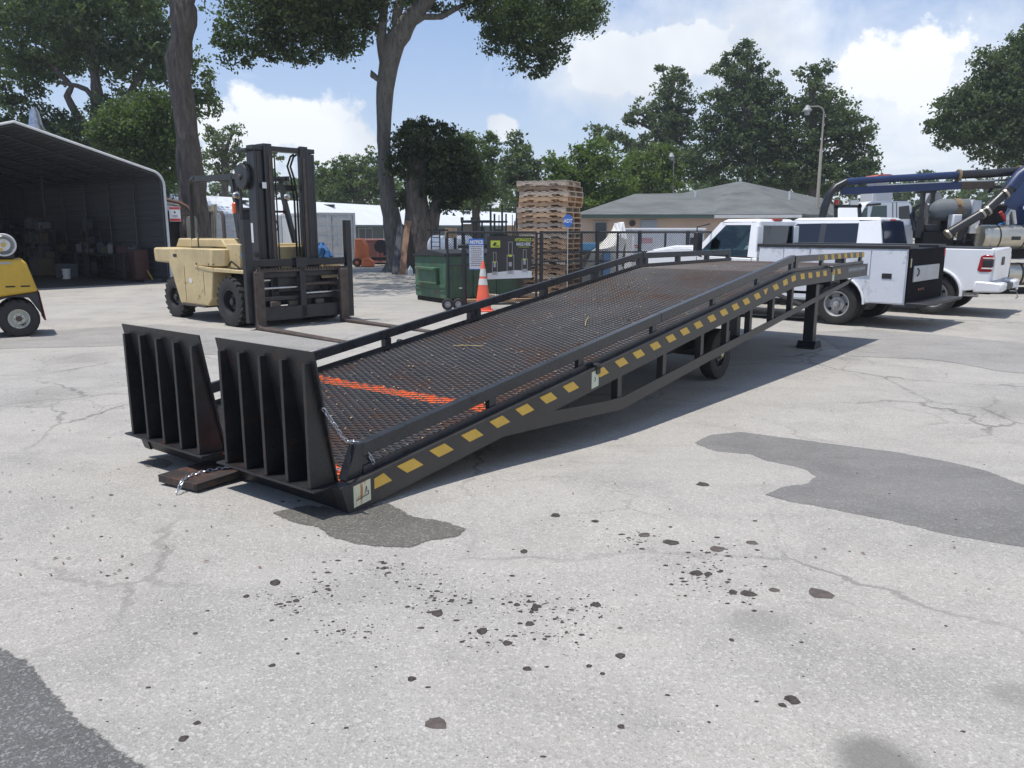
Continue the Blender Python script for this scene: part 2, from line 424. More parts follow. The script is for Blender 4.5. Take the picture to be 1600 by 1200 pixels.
def rough_loop(pts, step=.014, amp=.03, freq=5, seed=0):
    out = []
    for i in range(len(pts)):
        a, b_ = Vector((*pts[i], 0)), Vector((*pts[(i + 1) % len(pts)], 0)); n = max(1, min(220, int((b_ - a).length / step)))
        for k in range(n):
            p = a.lerp(b_, k / n); v = mnoise.noise_vector(Vector((p.x * freq, p.y * freq, seed))) + .5 * mnoise.noise_vector(Vector((p.x * freq * 3, p.y * freq * 3, seed + 5))) + .35 * mnoise.noise_vector(Vector((p.x * freq * 11, p.y * freq * 11, seed + 9)))
            out.append((p.x + v.x * amp, p.y + v.y * amp))
    return out
def sheet(name, pix, m, z, label, **k):
    me = bpy.data.meshes.new(name); b = bmesh.new()
    wdt = k.pop('feather', .05)
    lp = rough_loop([G(*p) for p in pix], **k); n = len(lp)
    ar = sum(lp[i][0] * lp[(i + 1) % n][1] - lp[(i + 1) % n][0] * lp[i][1] for i in range(n))
    if ar < 0: lp = lp[::-1]
    lay = b.verts.layers.float.new('edge')
    def offs(d):
        o = []
        for i in range(n):
            (x0, y0), (x1, y1), (xc, yc) = lp[(i - 6) % n], lp[(i + 6) % n], lp[i]
            tx, ty = x1 - x0, y1 - y0; l = math.hypot(tx, ty) or 1; o.append((xc + ty / l * d, yc - tx / l * d))
        return o
    vin = [b.verts.new((x, y, 0)) for x, y in lp]; vout = [b.verts.new((x, y, 0)) for x, y in offs(wdt if len(pix) < 20 else .03)]
    for v_ in vin: v_[lay] = 1.0
    for tri in tessellate_polygon([[Vector((x, y, 0)) for x, y in lp]]):
        try:
            f = b.faces.new([vin[q] for q in tri])
            f.normal_update()
            if f.normal.z < 0: f.normal_flip()
        except ValueError: pass
    for i in range(n): b.faces.new((vin[i], vout[i], vout[(i + 1) % n], vin[(i + 1) % n]))
    bmesh.ops.triangulate(b, faces=b.faces[:])
    for yy in (4.8, 5.1, 5.4, 5.7, 6.0, 6.3, 6.6, 6.9, 7.2): bmesh.ops.bisect_plane(b, geom=b.verts[:] + b.edges[:] + b.faces[:], plane_co=(0, yy, 0), plane_no=(0, 1, 0))
    for v_ in b.verts: v_.co.z = gz(v_.co.y) + (z if v_[lay] > .99 else z - .0012)
    b.to_mesh(me); b.free()
    return tag(link(name, me, m), label, kind='structure')
sheet('asphalt_patch', [(1088, 692), (1112, 680), (1160, 676), (1230, 685), (1290, 693), (1400, 707), (1480, 722), (1540, 737), (1620, 768), (1700, 800),
      (1700, 872), (1588, 851), (1500, 838), (1400, 815), (1310, 795), (1240, 783), (1203, 773), (1226, 762), (1262, 756), (1280, 746), (1266, 734), (1238, 727), (1200, 720), (1175, 710), (1120, 705)],
      PM, .002, 'dark grey patch of newer asphalt', amp=.02)
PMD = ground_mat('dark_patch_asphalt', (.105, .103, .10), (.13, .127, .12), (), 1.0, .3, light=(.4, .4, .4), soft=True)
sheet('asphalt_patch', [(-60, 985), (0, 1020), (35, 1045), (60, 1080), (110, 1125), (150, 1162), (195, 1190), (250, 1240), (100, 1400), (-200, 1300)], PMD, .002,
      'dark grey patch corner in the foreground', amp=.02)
sheet('asphalt_patch', [(1270, 520), (1360, 515), (1500, 527), (1640, 540), (1680, 590), (1560, 580), (1490, 566), (1440, 561), (1330, 556)], PM2, .004, 'slightly darker strip of old asphalt', amp=.08, step=.15, freq=2)
sheet('asphalt_patch', [(-100, 525), (60, 518), (250, 507), (420, 520), (560, 535), (400, 560), (180, 540), (-100, 548)], PM2, .004, 'slightly darker strip of old asphalt by the forklifts', amp=.1, step=.15, freq=2)
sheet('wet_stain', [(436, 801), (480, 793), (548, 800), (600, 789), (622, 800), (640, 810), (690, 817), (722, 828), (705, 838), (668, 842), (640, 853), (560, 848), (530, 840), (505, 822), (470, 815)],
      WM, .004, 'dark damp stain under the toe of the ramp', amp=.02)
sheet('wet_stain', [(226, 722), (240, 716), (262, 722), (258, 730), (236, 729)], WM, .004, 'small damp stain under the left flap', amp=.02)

# dark clods of tar and dirt
CLOD = mat('dirt_clod', (.05, .04, .036), .9, 0, .5, 30, .4, 90)
BRN = mat('brown_blot', (.085, .07, .062), .9, 0, .4, 20, .2, 90)
def clod(mb, x, y, r, h, rs, el=1.0, g=0.0):
    n = 9; a0 = rs.random() * 6; ring = []
    for rr, zz in ((1.0, .001), (.62, h)):
        for k in range(n):
            a = a0 + 6.283 * k / n; q = r * rr * (.72 + .5 * rs.random())
            ring.append((x + q * math.cos(a) * el, y + q * math.sin(a), g + zz * (1 if rr == 1 else .6 + .6 * rs.random())))
    mb.add(ring, [tuple(range(n - 1, -1, -1)), tuple(range(n, 2 * n))] + [(k, (k + 1) % n, n + (k + 1) % n, n + k) for k in range(n)])
big = [(682, 1131, 32), (1238, 1094, 20), (1222, 1102, 11), (683, 958, 22), (643, 1061, 14), (1281, 928, 38), (1170, 928, 23), (1145, 926, 14), (930, 945, 15),
       (1007, 836, 19), (1048, 848, 22), (1122, 858, 22), (1174, 848, 18), (1088, 896, 18), (1106, 897, 12), (868, 806, 15), (1210, 922, 16), (1098, 757, 22), (430, 911, 18),
       (385, 932, 10), (463, 939, 10), (305, 990, 8), (308, 1130, 11), (287, 1154, 13), (425, 1040, 10), (753, 987, 19), (792, 1005, 14), (835, 952, 13), (827, 975, 14),
       (969, 1025, 15), (920, 1041, 10), (941, 1053, 8), (823, 1045, 12), (971, 1135, 11), (838, 948, 14), (808, 945, 10), (818, 862, 12), (1143, 1000, 8), (600, 888, 10), (930, 815, 12)]
rs = random.Random(3)
for i, (px, py, w) in enumerate(big):
    x, y = G(px, py); r = w / FPX * math.hypot(y, CAM_H) / 2 * 1.05
    mb = MB(); clod(mb, 0, 0, r, min(.02, r * .35) if w < 21 and i not in (9, 10, 11, 12, 16) else .004, rs)
    lightc = i in (0, 5, 9, 11, 12, 16)
    o = put('dirt_clod', mb, BRN if lightc else CLOD, smooth=0); o.location = (x, y, gz(y))
    names = {0: 'largest brown dirt blot in the foreground, below the scatter of dark clods', 5: 'large round dark brown blot on the asphalt, right of the scattered clods', 1: 'black clod with a smaller one beside it, right foreground'}
    tag(o, names.get(i, 'small dark clod of dirt lying on the pale asphalt'), 'dirt clod', None if i in names else 'dark clods scattered on the asphalt')
mb = MB()
CL = [(600, 890), (680, 950), (830, 958), (1000, 840), (1150, 925), (760, 1000), (920, 950), (500, 918), (870, 990), (1120, 868), (1090, 900), (450, 940), (640, 905), (815, 940), (560, 985), (700, 930)]
for i in range(1150):
    if i < 900: cx_, cy_ = rs.choice(CL); sp_ = rs.choice((.6, 1, 1.8)); px, py = rs.gauss(cx_, 34 * sp_), rs.gauss(cy_, 13 * sp_)
    else: px, py = rs.uniform(60, 1560), rs.uniform(720, 1190)
    x, y = G(px, py); w = rs.choice((1.2, 1.2, 1.5, 1.5, 2, 2, 2, 2, 3, 3, 4, 6)) if i < 900 else rs.choice((1.2, 1.5, 2, 2, 3, 5)); r = w / FPX * math.hypot(y, CAM_H) / 2
    clod(mb, x, y, r, r * .45, rs, rs.uniform(.8, 1.9), gz(y))
tag(put('dirt_crumbs', mb, CLOD, smooth=0), 'fine dark crumbs of dirt scattered over the asphalt', kind='stuff')
mb = MB(); LF = mat('dry_leaf', (.17, .10, .065), .8, 0, .5, 9)
for i in range(110):
    px, py = (rs.uniform(0, 1600), rs.uniform(540, 900)) if i < 60 else (rs.uniform(0, 330), rs.uniform(560, 900))
    x, y = G(px, py); a = rs.random() * 6; l, w = rs.uniform(.008, .020), rs.uniform(.004, .007)
    ca, sa = math.cos(a), math.sin(a); g_ = gz(y)
    mb.add([(x + ca * l, y + sa * l, g_ + .006), (x - sa * w, y + ca * w, g_ + .009), (x - ca * l, y - sa * l, g_ + .005), (x + sa * w, y - ca * w, g_ + .010)], [(0, 1, 2, 3)])
tag(put('leaf_litter', mb, LF, smooth=0), 'small dry leaves blown over the asphalt', kind='stuff')

# ================================================================== YARD RAMP
OX, OY = -0.973, 4.587
RW, L1, L2 = 2.43, 7.57, 3.41
SL = 0.1247
def zt(s): return .182 + SL * min(s, L1)          # top edge of the side beams
RAMP = thing('yard_ramp', 'long black steel loading yard ramp with mesh deck, side rails and yellow dashes', 'loading ramp', (OX, OY, 0), math.pi / 2 - .667)
ST = .06
GREYB = mat('worn_black_beam', (0.032, 0.031, 0.031), 0.42, 0, .3, 3, .1, 50, rust=.2, rcol=(.05, .035, .025), rscale=6)
def side_beam(y0, sgn):
    """channel beam: web plus two flanges turned inwards, bent once"""
    mb = MB(); D = .19; w = .075
    def strip(za, zb, ya, yb, s0=0.0, s1=L1 + L2):
        for a, b_ in ((s0, L1), (L1, s1)):
            if a == L1: a += .0
            mb.add([(a, ya, zt(a) + za), (b_, ya, zt(b_) + za), (b_, ya, zt(b_) + zb), (a, ya, zt(a) + zb),
                    (a, yb, zt(a) + za), (b_, yb, zt(b_) + za), (b_, yb, zt(b_) + zb), (a, yb, zt(a) + zb)],
                   [(0, 1, 2, 3), (7, 6, 5, 4), (0, 4, 5, 1), (3, 2, 6, 7), (0, 3, 7, 4), (1, 5, 6, 2)])
    strip(-D, 0, y0, y0 + sgn * .01)
    strip(-.012, 0, y0 + sgn * .0101, y0 + sgn * w)
    strip(-D, -D + .012, y0 + sgn * .0101, y0 + sgn * w)
    return mb
for y0, sg in ((0, 1), (RW, -1)):
    b_ = put('side_beam', side_beam(y0, sg), GREYB, RAMP, smooth=0)
    # toe nose plate: slants from the top edge down to the ground
    mb = MB(); ya, yb = sorted((y0, y0 + sg * .09))
    mb.prism([(-.065, .172), (-.06, .181), (-.001, .182), (-.001, -.004), (-.01, 0.0)], ya, yb); put('nose_plate', mb, GREYB, RAMP, smooth=0)
    # lower truss chord
    def chord(s): return .074 + (s - 3.19) * .1145
    mb = MB()
    pz = [(2.12, .285 + .14 - .19 - .02), (3.19, .19), (10.05, chord(10.05) + .12), (10.25, .93), (10.1, chord(10.05) + .0 + .01), (3.19, .074), (2.12, .13)]
    mb.prism([(1.35, .182), (2.12, .255), (2.9, .20), (3.19, .19), (10.18, .93), (9.95, chord(9.95)), (3.19, .074), (2.12, .142)], y0 + sg * .001, y0 + sg * .011)
    mb.prism([(3.19, .088), (9.95, chord(9.95) + .014), (9.95, chord(9.95)), (3.19, .074)], y0 + sg * .0111, y0 + sg * .08)
    put('truss_chord', mb, GREYB, RAMP, smooth=0)
    for s in (3.16, 4.01, 4.85, 5.5, 6.16, 6.87, 7.54):
        mb = MB(); zl = chord(s) + .02; zh = zt(s) - .19
        mb.span((s - .035, y0 + sg * .014, zl), (s + .035, y0 + sg * .08, zh + .01)); put('truss_post', mb, GREYB, RAMP, smooth=0)
# bottom web of the gooseneck: cross beams under the deck
for k in range(16):
    s = .35 + k * .69; mb = MB()
    zc = zt(s); mb.span((s - .02, .085, zc - .15), (s + .02, RW - .085, zc - .03)); put('cross_beam', mb, BLK, RAMP, smooth=0)
# deck: a plate with raised expanded-metal mesh
def deckmat(name, base, meshy):
    m = bpy.data.materials.new(name); m.use_nodes = True
    N, L = m.node_tree.nodes, m.node_tree.links; b = N['Principled BSDF']
    tcn = N.new('ShaderNodeTexCoord'); P = tcn.outputs['Object']
    def noise(sc, ro=.6):
        n = N.new('ShaderNodeTexNoise'); n.inputs['Scale'].default_value = sc; n.inputs['Detail'].default_value = 8; n.inputs['Roughness'].default_value = ro; L.new(P, n.inputs['Vector']); return n.outputs[0]
    def mr(v, a, b_, c=0, d=1):
        n = N.new('ShaderNodeMapRange'); L.new(v, n.inputs[0])
        for i, q in zip((1, 2, 3, 4), (a, b_, c, d)): n.inputs[i].default_value = q
        return n.outputs[0]
    def mix(f, a, b_):
        n = N.new('ShaderNodeMix'); n.data_type = 'RGBA'; L.new(f, n.inputs[0])
        for i, q in ((6, a), (7, b_)):
            if isinstance(q, tuple): n.inputs[i].default_value = (*q, 1)
            else: L.new(q, n.inputs[i])
        return n.outputs[2]
    def M(op, a, b_=None, c=None):
        n = N.new('ShaderNodeMath'); n.operation = op
        for i, q in enumerate((a, b_, c)):
            if q is None: continue
            if isinstance(q, (int, float)): n.inputs[i].default_value = q
            else: L.new(q, n.inputs[i])
        return n.outputs[0]
    c = mix(mr(noise(2.2), .35, .65), base, tuple(q * 1.9 for q in base))
    c = mix(mr(noise(1.1, .75), .45 if meshy else .52, .60), c, (.085, .048, .034) if meshy else (.05, .024, .014))
    c = mix(mr(noise(7, .7), .60, .68), c, (.13, .068, .042) if meshy else (.035, .05, .065))
    sx = N.new('ShaderNodeSeparateXYZ'); L.new(P, sx.inputs[0]); wob = M('MULTIPLY_ADD', noise(5), .07, -.035)
    s = M('ADD', sx.outputs[0], wob)
    band = M('MULTIPLY', M('GREATER_THAN', s, 1.435), M('LESS_THAN', s, 1.575))
    toe = M('LESS_THAN', s, .19)
    worn = mr(noise(9, .7), .50, .60) if meshy else mr(noise(9, .7), .34, .42)
    om = M('MULTIPLY', M('MAXIMUM', band, toe), worn)
    c = mix(om, c, (.62, .105, .02))
    L.new(c, b.inputs['Base Color'])
    b.inputs['Roughness'].default_value = .42 if meshy else .5
    b.inputs['Metallic'].default_value = .0
    return m
DM, DP = deckmat('mesh_steel', (.074, .070, .069), True), deckmat('deck_steel', (.017, .0175, .02), False)
def zd(s): return zt(s) - .012
mb = MB()
for a, b_ in ((0, L1), (L1, L1 + L2)):
    mb.add([(a, .076, zd(a)), (b_, .076, zd(b_)), (b_, RW - .076, zd(b_)), (a, RW - .076, zd(a)),
            (a, .076, zd(a) - .008), (b_, .076, zd(b_) - .008), (b_, RW - .076, zd(b_) - .008), (a, RW - .076, zd(a) - .008)],
           [(0, 1, 2, 3), (7, 6, 5, 4), (0, 4, 5, 1), (1, 5, 6, 2), (2, 6, 7, 3), (3, 7, 4, 0)])
put('deck_plate', mb, DP, RAMP, smooth=0)
P_S, P_C = .060, .118
ns = int((L1 + L2 - .06) / (P_S / 2)); nc = int((RW - .17) / (P_C / 2))
sv, sf = [], []
hw, hh = .0020, .0032
for k in range(ns):
    s0 = .03 + k * P_S / 2; o = len(sv)
    for j in range(nc + 1):
        sg = 1 if (j + k) % 2 else -1
        s = s0 + sg * P_S / 4 * .96; y = .085 + j * P_C / 2; z = zd(s) + .0045
        tilt = .0025 * sg
        sv += [(s - hw, y, z - hh), (s + hw, y, z - hh), (s + hw, y, z + hh + tilt), (s - hw, y, z + hh - tilt)]
        if j: 
            a = o + (j - 1) * 4; b2 = a + 4
            sf += [(a + q, a + (q + 1) % 4, b2 + (q + 1) % 4, b2 + q) for q in range(4)]
mb = MB(); mb.v, mb.f = sv, sf
tag(put('expanded_mesh', mb, DM, RAMP, smooth=0), 'black and rust coloured expanded steel mesh with an orange painted stripe', kind='stuff')
# deck curbs, rails and posts
BLUEB = mat('glossy_black_rail', (0.024, 0.026, 0.031), 0.28, 0, .35, 5, .06, 40, rust=.12, rcol=(.05, .03, .02))
def zr(s): return .374 + .1277 * min(s, 7.62) - .0 * s           # top of the hand rail
def beam(mb, s0, s1, ya, yb, fz0, fz1):
    mb.add([(s0, ya, fz0(s0)), (s1, ya, fz0(s1)), (s1, ya, fz1(s1)), (s0, ya, fz1(s0)), (s0, yb, fz0(s0)), (s1, yb, fz0(s1)), (s1, yb, fz1(s1)), (s0, yb, fz1(s0))],
           [(0, 1, 2, 3), (7, 6, 5, 4), (0, 4, 5, 1), (3, 2, 6, 7), (0, 3, 7, 4), (1, 5, 6, 2)])
zlev = lambda s: 1.335 - .006 * (s - 7.66)
for side, yc in ((0, .10), (1, RW - .10)):
    ya, yb = yc - .04, yc + .04
    sg = 1 if side == 0 else -1
    yo, yi = (yc - .045, yc + .005) if side == 0 else (yc - .005, yc + .045)
    for s0, s1 in ((.16, L1), (L1 + .001, L1 + L2 - .06)):
        mb = MB(); beam(mb, s0, s1, yo, yo + .010 * sg, lambda s: zt(s) + .001, lambda s: zt(s) + .048); put('curb_angle', mb, BLUEB, RAMP, bevel=.002, smooth=0)
    cuts = (.16, 3.99, 7.66)
    for s0, s1 in zip(cuts[:-1], cuts[1:]):
        mb = MB(); beam(mb, s0 + .003, s1 - .003, yo, yi + .012 * sg, lambda s: zr(s) - .088, zr); put('hand_rail', mb, BLUEB, RAMP, bevel=.005, smooth=0)
    mb = MB(); beam(mb, 7.70, L1 + L2 - .08, yo, yi + .012 * sg, lambda s: zlev(s) - .085, zlev); put('hand_rail', mb, BLUEB, RAMP, bevel=.005, smooth=0)
    posts = (.20, 1.43, 2.6, 3.88, 5.22, 6.46, 7.60) if side == 0 else (.20, 1.25, 2.5, 3.80, 3.90, 5.21, 6.36, 7.60)
    for s in posts:
        mb = MB(); beam(mb, s - .04, s + .04, yo + .0115 * sg, yi, lambda q: zt(q) + .002, lambda q: zr(q) - .089); put('rail_post', mb, BLUEB, RAMP, smooth=0)
    for s in (7.78, 8.85, 9.93, 10.82):
        mb = MB(); mb.span((s - .045, yo + .0115 * sg, zt(9) + .002), (s + .045, yi, zlev(s) - .086)); put('rail_post', mb, BLUEB, RAMP, smooth=0)
    # drain holes in the small space under each post read as black gaps; bolted lugs on the beam
    for s in (2.76, 9.1):
        mb = MB(); yy = -.012 if side == 0 else RW + .012
        mb.cyl((s, yy, zt(s) + .005), (s, yy + .05 * sg, zt(s) + .005), .03, n=14); mb.span((s - .028, min(yy, yy + .05 * sg), zt(s) - .06), (s + .028, max(yy, yy + .05 * sg), zt(s) + .004))
        put('hinge_lug', mb, BLK, RAMP)
# first rail post at the toe is a solid plate (the right one carries the chain)
for y in (.098, RW - .098):
    mb = MB(); mb.prism([(.02, .19), (.15, .205), (.18, .40), (.12, .40)], y - .04, y + .03); put('end_post', mb, BLUEB, RAMP, smooth=0)
# yellow dashes
ds = [.244, .507, .804, 1.12, 1.428, 1.73, 2.039, 2.353, 2.824, 3.157, 3.466, 3.784, 4.096, 4.399, 4.705, 5.028, 5.337, 5.646, 5.952, 6.276, 6.575, 6.866, 7.194, 7.488, 7.83, 8.14, 8.464, 8.773, 9.16, 9.436]
for i, s in enumerate(ds):
    zc = zt(s) - .062; h = .038; w = .075; k = .045 if s < 7 else .02
    mb = MB()
    sh = SL if s < L1 else 0
    q = [(s - w - k * (i > 0), -.0022, zc - h - sh * w), (s + w - k, -.0022, zc - h + sh * w), (s + w + k, -.0022, zc + h + sh * w), (s - w + k * (i > 0), -.0022, zc + h - sh * w)]
    # lean: bottom edge forward
    q = [(2 * s - x, y, z) if False else (x, y, z) for x, y, z in q]
    a, b_, c_, d_ = q
    a = (s - w + k, -.0022, zc - h - sh * (w - k)); b_ = (s + w + k, -.0022, zc - h + sh * (w + k)); c_ = (s + w - k, -.0022, zc + h + sh * (w - k)); d_ = (s - w - k, -.0022, zc + h - sh * (w + k))
    if i == 0: a = (s - .05, -.0022, zc - h - sh * .05); d_ = (s - .05, -.0022, zc + h - sh * .05 - .01); b_ = (s + .10, -.0022, zc - h + .012); c_ = (s + .03, -.0022, zc + h + .002)
    if i == 20: a, b_, c_, d_ = a, (s, -.0022, zc - .005), c_, d_
    mb.slab([a, b_, c_, d_], -.0012); put('yellow_dash', mb, YEL, RAMP, smooth=0)
for i in range(8):
    s = 8.63 + i * .318; mb = MB(); zc = zlev(s) - .042
    w = .07 if i else .012
    mb.slab([(s - w + .02, .0528, zc - .036), (s + w + .02, .0528, zc - .036), (s + w - .02, .0528, zc + .036), (s - w - .02, .0528, zc + .036)], -.0012); put('yellow_dash', mb, YEL, RAMP, smooth=0)
# stickers
CARD = mat('faded_sticker', (.62, .62, .46), .5, 0, .15, 6, rust=.45, rcol=(.42, .17, .05), rscale=6, stretch=(3, 1, .4))
CARD2 = mat('pale_sticker', (.52, .56, .44), .5, 0, .12, 6)
INK = mat('black_ink', (.02, .02, .022), .6)
def sticker(s, dz, w, h, m, name='sticker'):
    mb = MB(); z = zt(s) - dz
    sh = SL if s < L1 else 0
    mb.slab([(s - w, -.0022, z - h - sh * w), (s + w, -.0022, z - h + sh * w), (s + w, -.0022, z + h + sh * w), (s - w, -.0022, z + h - sh * w)], -.001)
    return put(name, mb, m, RAMP, smooth=0)
st = sticker(.095, .088, .068, .068, CARD)
mb = MB(); mb.slab([(.045, -.0036, .068), (.145, -.0036, .088), (.145, -.0036, .094), (.045, -.0036, .074)], -.0006)
mb.slab([(.045, -.0036, .082), (.12, -.0036, .096), (.12, -.0036, .098), (.045, -.0036, .084)], -.0006)
mb.slab([(.140, -.0036, .088), (.146, -.0036, .088), (.146, -.0036, .115), (.140, -.0036, .115)], -.0006)
mb.bar((.115, -.004, .10), (.128, -.004, .145), .004, .001); mb.bar((.128, -.004, .145), (.133, -.004, .105), .004, .001)
put('sticker_diagram', mb, INK, st, smooth=0)
s2 = sticker(2.72, .095, .055, .072, CARD2); mb = MB(); z = zt(2.72) - .095
mb.bar((2.71, -.004, z + .02), (2.725, -.004, z), .005, .001); mb.bar((2.725, -.004, z), (2.71, -.004, z - .02), .005, .001); put('sticker_mark', mb, INK, s2, smooth=0)
sticker(9.17, .13, .05, .06, CARD2)
GREYW = mat('grey_lettering', (.33, .35, .37), .6)
s4 = sticker(10.33, .062, .47, .045, mat('grey_label', (.09, .095, .10), .5))
for i in range(14):
    mb = MB(); x = 9.93 + i * .062 + (.03 if i > 7 else 0); hh_ = (.018, .024, .02)[i % 3]
    z = zt(9.9) - .062
    mb.slab([(x, -.0036, z - hh_), (x + .04, -.0036, z - hh_), (x + .04, -.0036, z + hh_), (x, -.0036, z + hh_)], -.0006); put('faded_letter', mb, GREYW, s4, smooth=0)
# lip flaps standing up at the toe
def flap(y0, y1):
    n = 5; zb, ztp = .168, 1.0
    mb = MB(); t = .012
    mb.add([(-.012, y0 + .03, zb + .014), (-.012, y1 - .01, zb + .014), (-.165, y1 + .0, ztp), (-.175, y0 - .01, ztp + .0),
            (-.012 + t, y0 + .03, zb + .014), (-.012 + t, y1 - .01, zb + .014), (-.165 + t, y1 + .0, ztp), (-.175 + t, y0 - .01, ztp)],
           [(3, 2, 1, 0), (4, 5, 6, 7), (0, 1, 5, 4), (1, 2, 6, 5), (2, 3, 7, 6), (3, 0, 4, 7)])
    f = put('lip_flap', mb, BLKF, RAMP, smooth=0)
    mb = MB(); mb.span((-.215, y0 - .005, zb), (.0, y1 + .005, zb + .013)); put('base_plate', mb, BLKF, f, bevel=.003, smooth=0)
    w = y1 - y0
    for k in range(n):
        y = y0 + .055 + (w - .14) * k / (n - 1)
        zg = ztp - .055 - rs.uniform(0, .02); xg = -.012 - (zg - zb) * .155 / (ztp - zb)
        mb = MB(); mb.prism([(-.198, zb + .014), (-.013, zb + .014), (xg - .001, zg), (xg - .045, zg)], y - .014, y + .014)
        put('gusset', mb, BLKF, f, bevel=.003, smooth=0)
    for k in range(4):
        mb = MB(); y = y0 + w * (k + .6) / 4.4; mb.cyl((.01, y - .05, zb - .012), (.01, y + .05, zb - .012), .016, n=12)
        put('hinge', mb, BLK, f)
    return f
flap(.07, 1.07); flap(1.26, 2.30)
# front skirt between the beams under the flaps
mb = MB(); mb.prism([(-.05, .163), (.0, .163), (.03, .004), (.0, .004)], .092, 1.12); put('toe_plate', mb, BLKF, RAMP, smooth=0)
mb = MB(); mb.prism([(-.05, .163), (.0, .163), (.03, .004), (.0, .004)], 1.20, RW - .092); put('toe_plate', mb, BLKF, RAMP, smooth=0)
mb = MB(); mb.prism([(-.052, .172), (.05, .180), (.05, .168), (-.052, .1635)], .092, RW - .092); put('toe_lip', mb, mat('orange_edge', (.45, .08, .02), .6, 0, .3, 8, rust=.5, rcol=(.03, .02, .02)), RAMP, smooth=0)
# tow tongue lying between the flaps
tg = MB()
TA = Matrix.Rotation(R(7), 3, 'Z')
tg.box((-.14, 1.31, .055), (.50, .40, .012), TA)
for dy in (-.19, .19): 
    c_ = TA @ Vector((0, dy, 0)); tg.box((-.14 + c_.x, 1.31 + c_.y, .030), (.50, .012, .038), TA)
tg.box((-.385, 1.285, .030), (.010, .37, .038), TA)
tg.box((-.14, 1.31, .016), (.46, .36, .010), TA)
tgo = put('tow_tongue', tg, mat('rusty_black_plate', (.03, .025, .024), .55, 0, .4, 6, .2, 40, rust=.6, rcol=(.09, .04, .025)), RAMP, bevel=.003, smooth=0)
mb = MB(); mb.span((.08, 1.19, .0), (.30, 1.40, .10)); put('tow_socket', mb, BLK, RAMP, bevel=.004, smooth=0)
def chain(pts, pitch=.03, r=.0042, lw=.011):
    P = [Vector(p) for p in pts]; out = MB(); segs = []
    tot = sum((b_ - a).length for a, b_ in zip(P[:-1], P[1:])); n = max(2, int(tot / pitch)); acc = 0; i = 0
    samples = []
    for k in range(n + 1):
        d = tot * k / n; i = 0; dd = d
        while i < len(P) - 2 and dd > (P[i + 1] - P[i]).length: dd -= (P[i + 1] - P[i]).length; i += 1
        samples.append(P[i] + (P[i + 1] - P[i]).normalized() * dd)
    for k in range(n):
        a, b_ = samples[k], samples[k + 1]; c_ = (a + b_) / 2; d = (b_ - a).normalized()
        u = d.cross(Vector((0, .3, 1)) if abs(d.z) < .9 else Vector((1, .2, 0))).normalized(); v = d.cross(u)
        if k % 2: u, v = v, -u
        ring = []
        hl = pitch * .72
        for q in range(10):
            a_ = 6.283 * q / 10; ring.append(c_ + d * (math.cos(a_) * hl) + u * (math.sin(a_) * lw))
        ring.append(ring[0]); out.tube(ring, r, 5, caps=False)
    return out
CHN = mat('galvanised_chain', (.42, .44, .48), .35, .8, .3, 20, rust=.2, rcol=(.12, .07, .04))
put('chain', chain([(-.11, .075, .66), (-.03, .07, .54), (.03, .08, .45), (.09, .09, .41), (.14, .10, .405), (.19, .085, .37), (.22, .055, .30), (.24, .05, .25)]), CHN, RAMP)
put('chain', chain([(.0, .30, .235), (.05, .24, .21), (.08, .18, .225), (.11, .12, .25), (.12, .11, .34), (.13, .10, .41)]), CHN, RAMP)
put('chain', chain([(.115, .11, .30), (.11, .13, .24), (.09, .14, .22)]), CHN, RAMP)
put('chain', chain([(.02, 1.16, .15), (-.03, 1.20, .09), (-.08, 1.24, .07), (-.20, 1.27, .07), (-.32, 1.25, .07), (-.39, 1.20, .07), (-.425, 1.17, .05), (-.46, 1.16, .012)]), CHN, RAMP)
# legs
for s, y in ((9.6, .42), (9.52, 1.62)):
    mb = MB(); mb.span((s - .08, y - .08, GZ + .09), (s + .075, y + .075, zt(9) - .19)); lg = put('support_leg', mb, BLK, RAMP, bevel=.006, smooth=0)
    mb = MB(); mb.prism([(s - .17, GZ), (s + .17, GZ), (s + .17, GZ + .025), (s + .10, GZ + .12), (s - .10, GZ + .12), (s - .17, GZ + .025)], y - .14, y + .14); put('foot', mb, BLK, lg, bevel=.004, smooth=0)
mb = MB()
mb.bar((9.58, .51, .30), (9.54, 1.53, .30), .05, .05); mb.bar((9.58, .51, .72), (9.54, 1.53, .72), .04, .04); put('leg_crosstie', mb, BLK, RAMP, smooth=0)
mb = MB(); mb.bar((9.5, .45, .5), (7.6, .45, .90), .045, .045); mb.bar((9.42, 1.62, .5), (7.6, 1.62, .90), .045, .045); put('leg_brace', mb, BLK, RAMP, smooth=0)
mb = MB(); mb.span((9.4, .1, .86), (9.85, RW - .1, .91)); put('leg_crossmember', mb, BLK, RAMP, smooth=0)
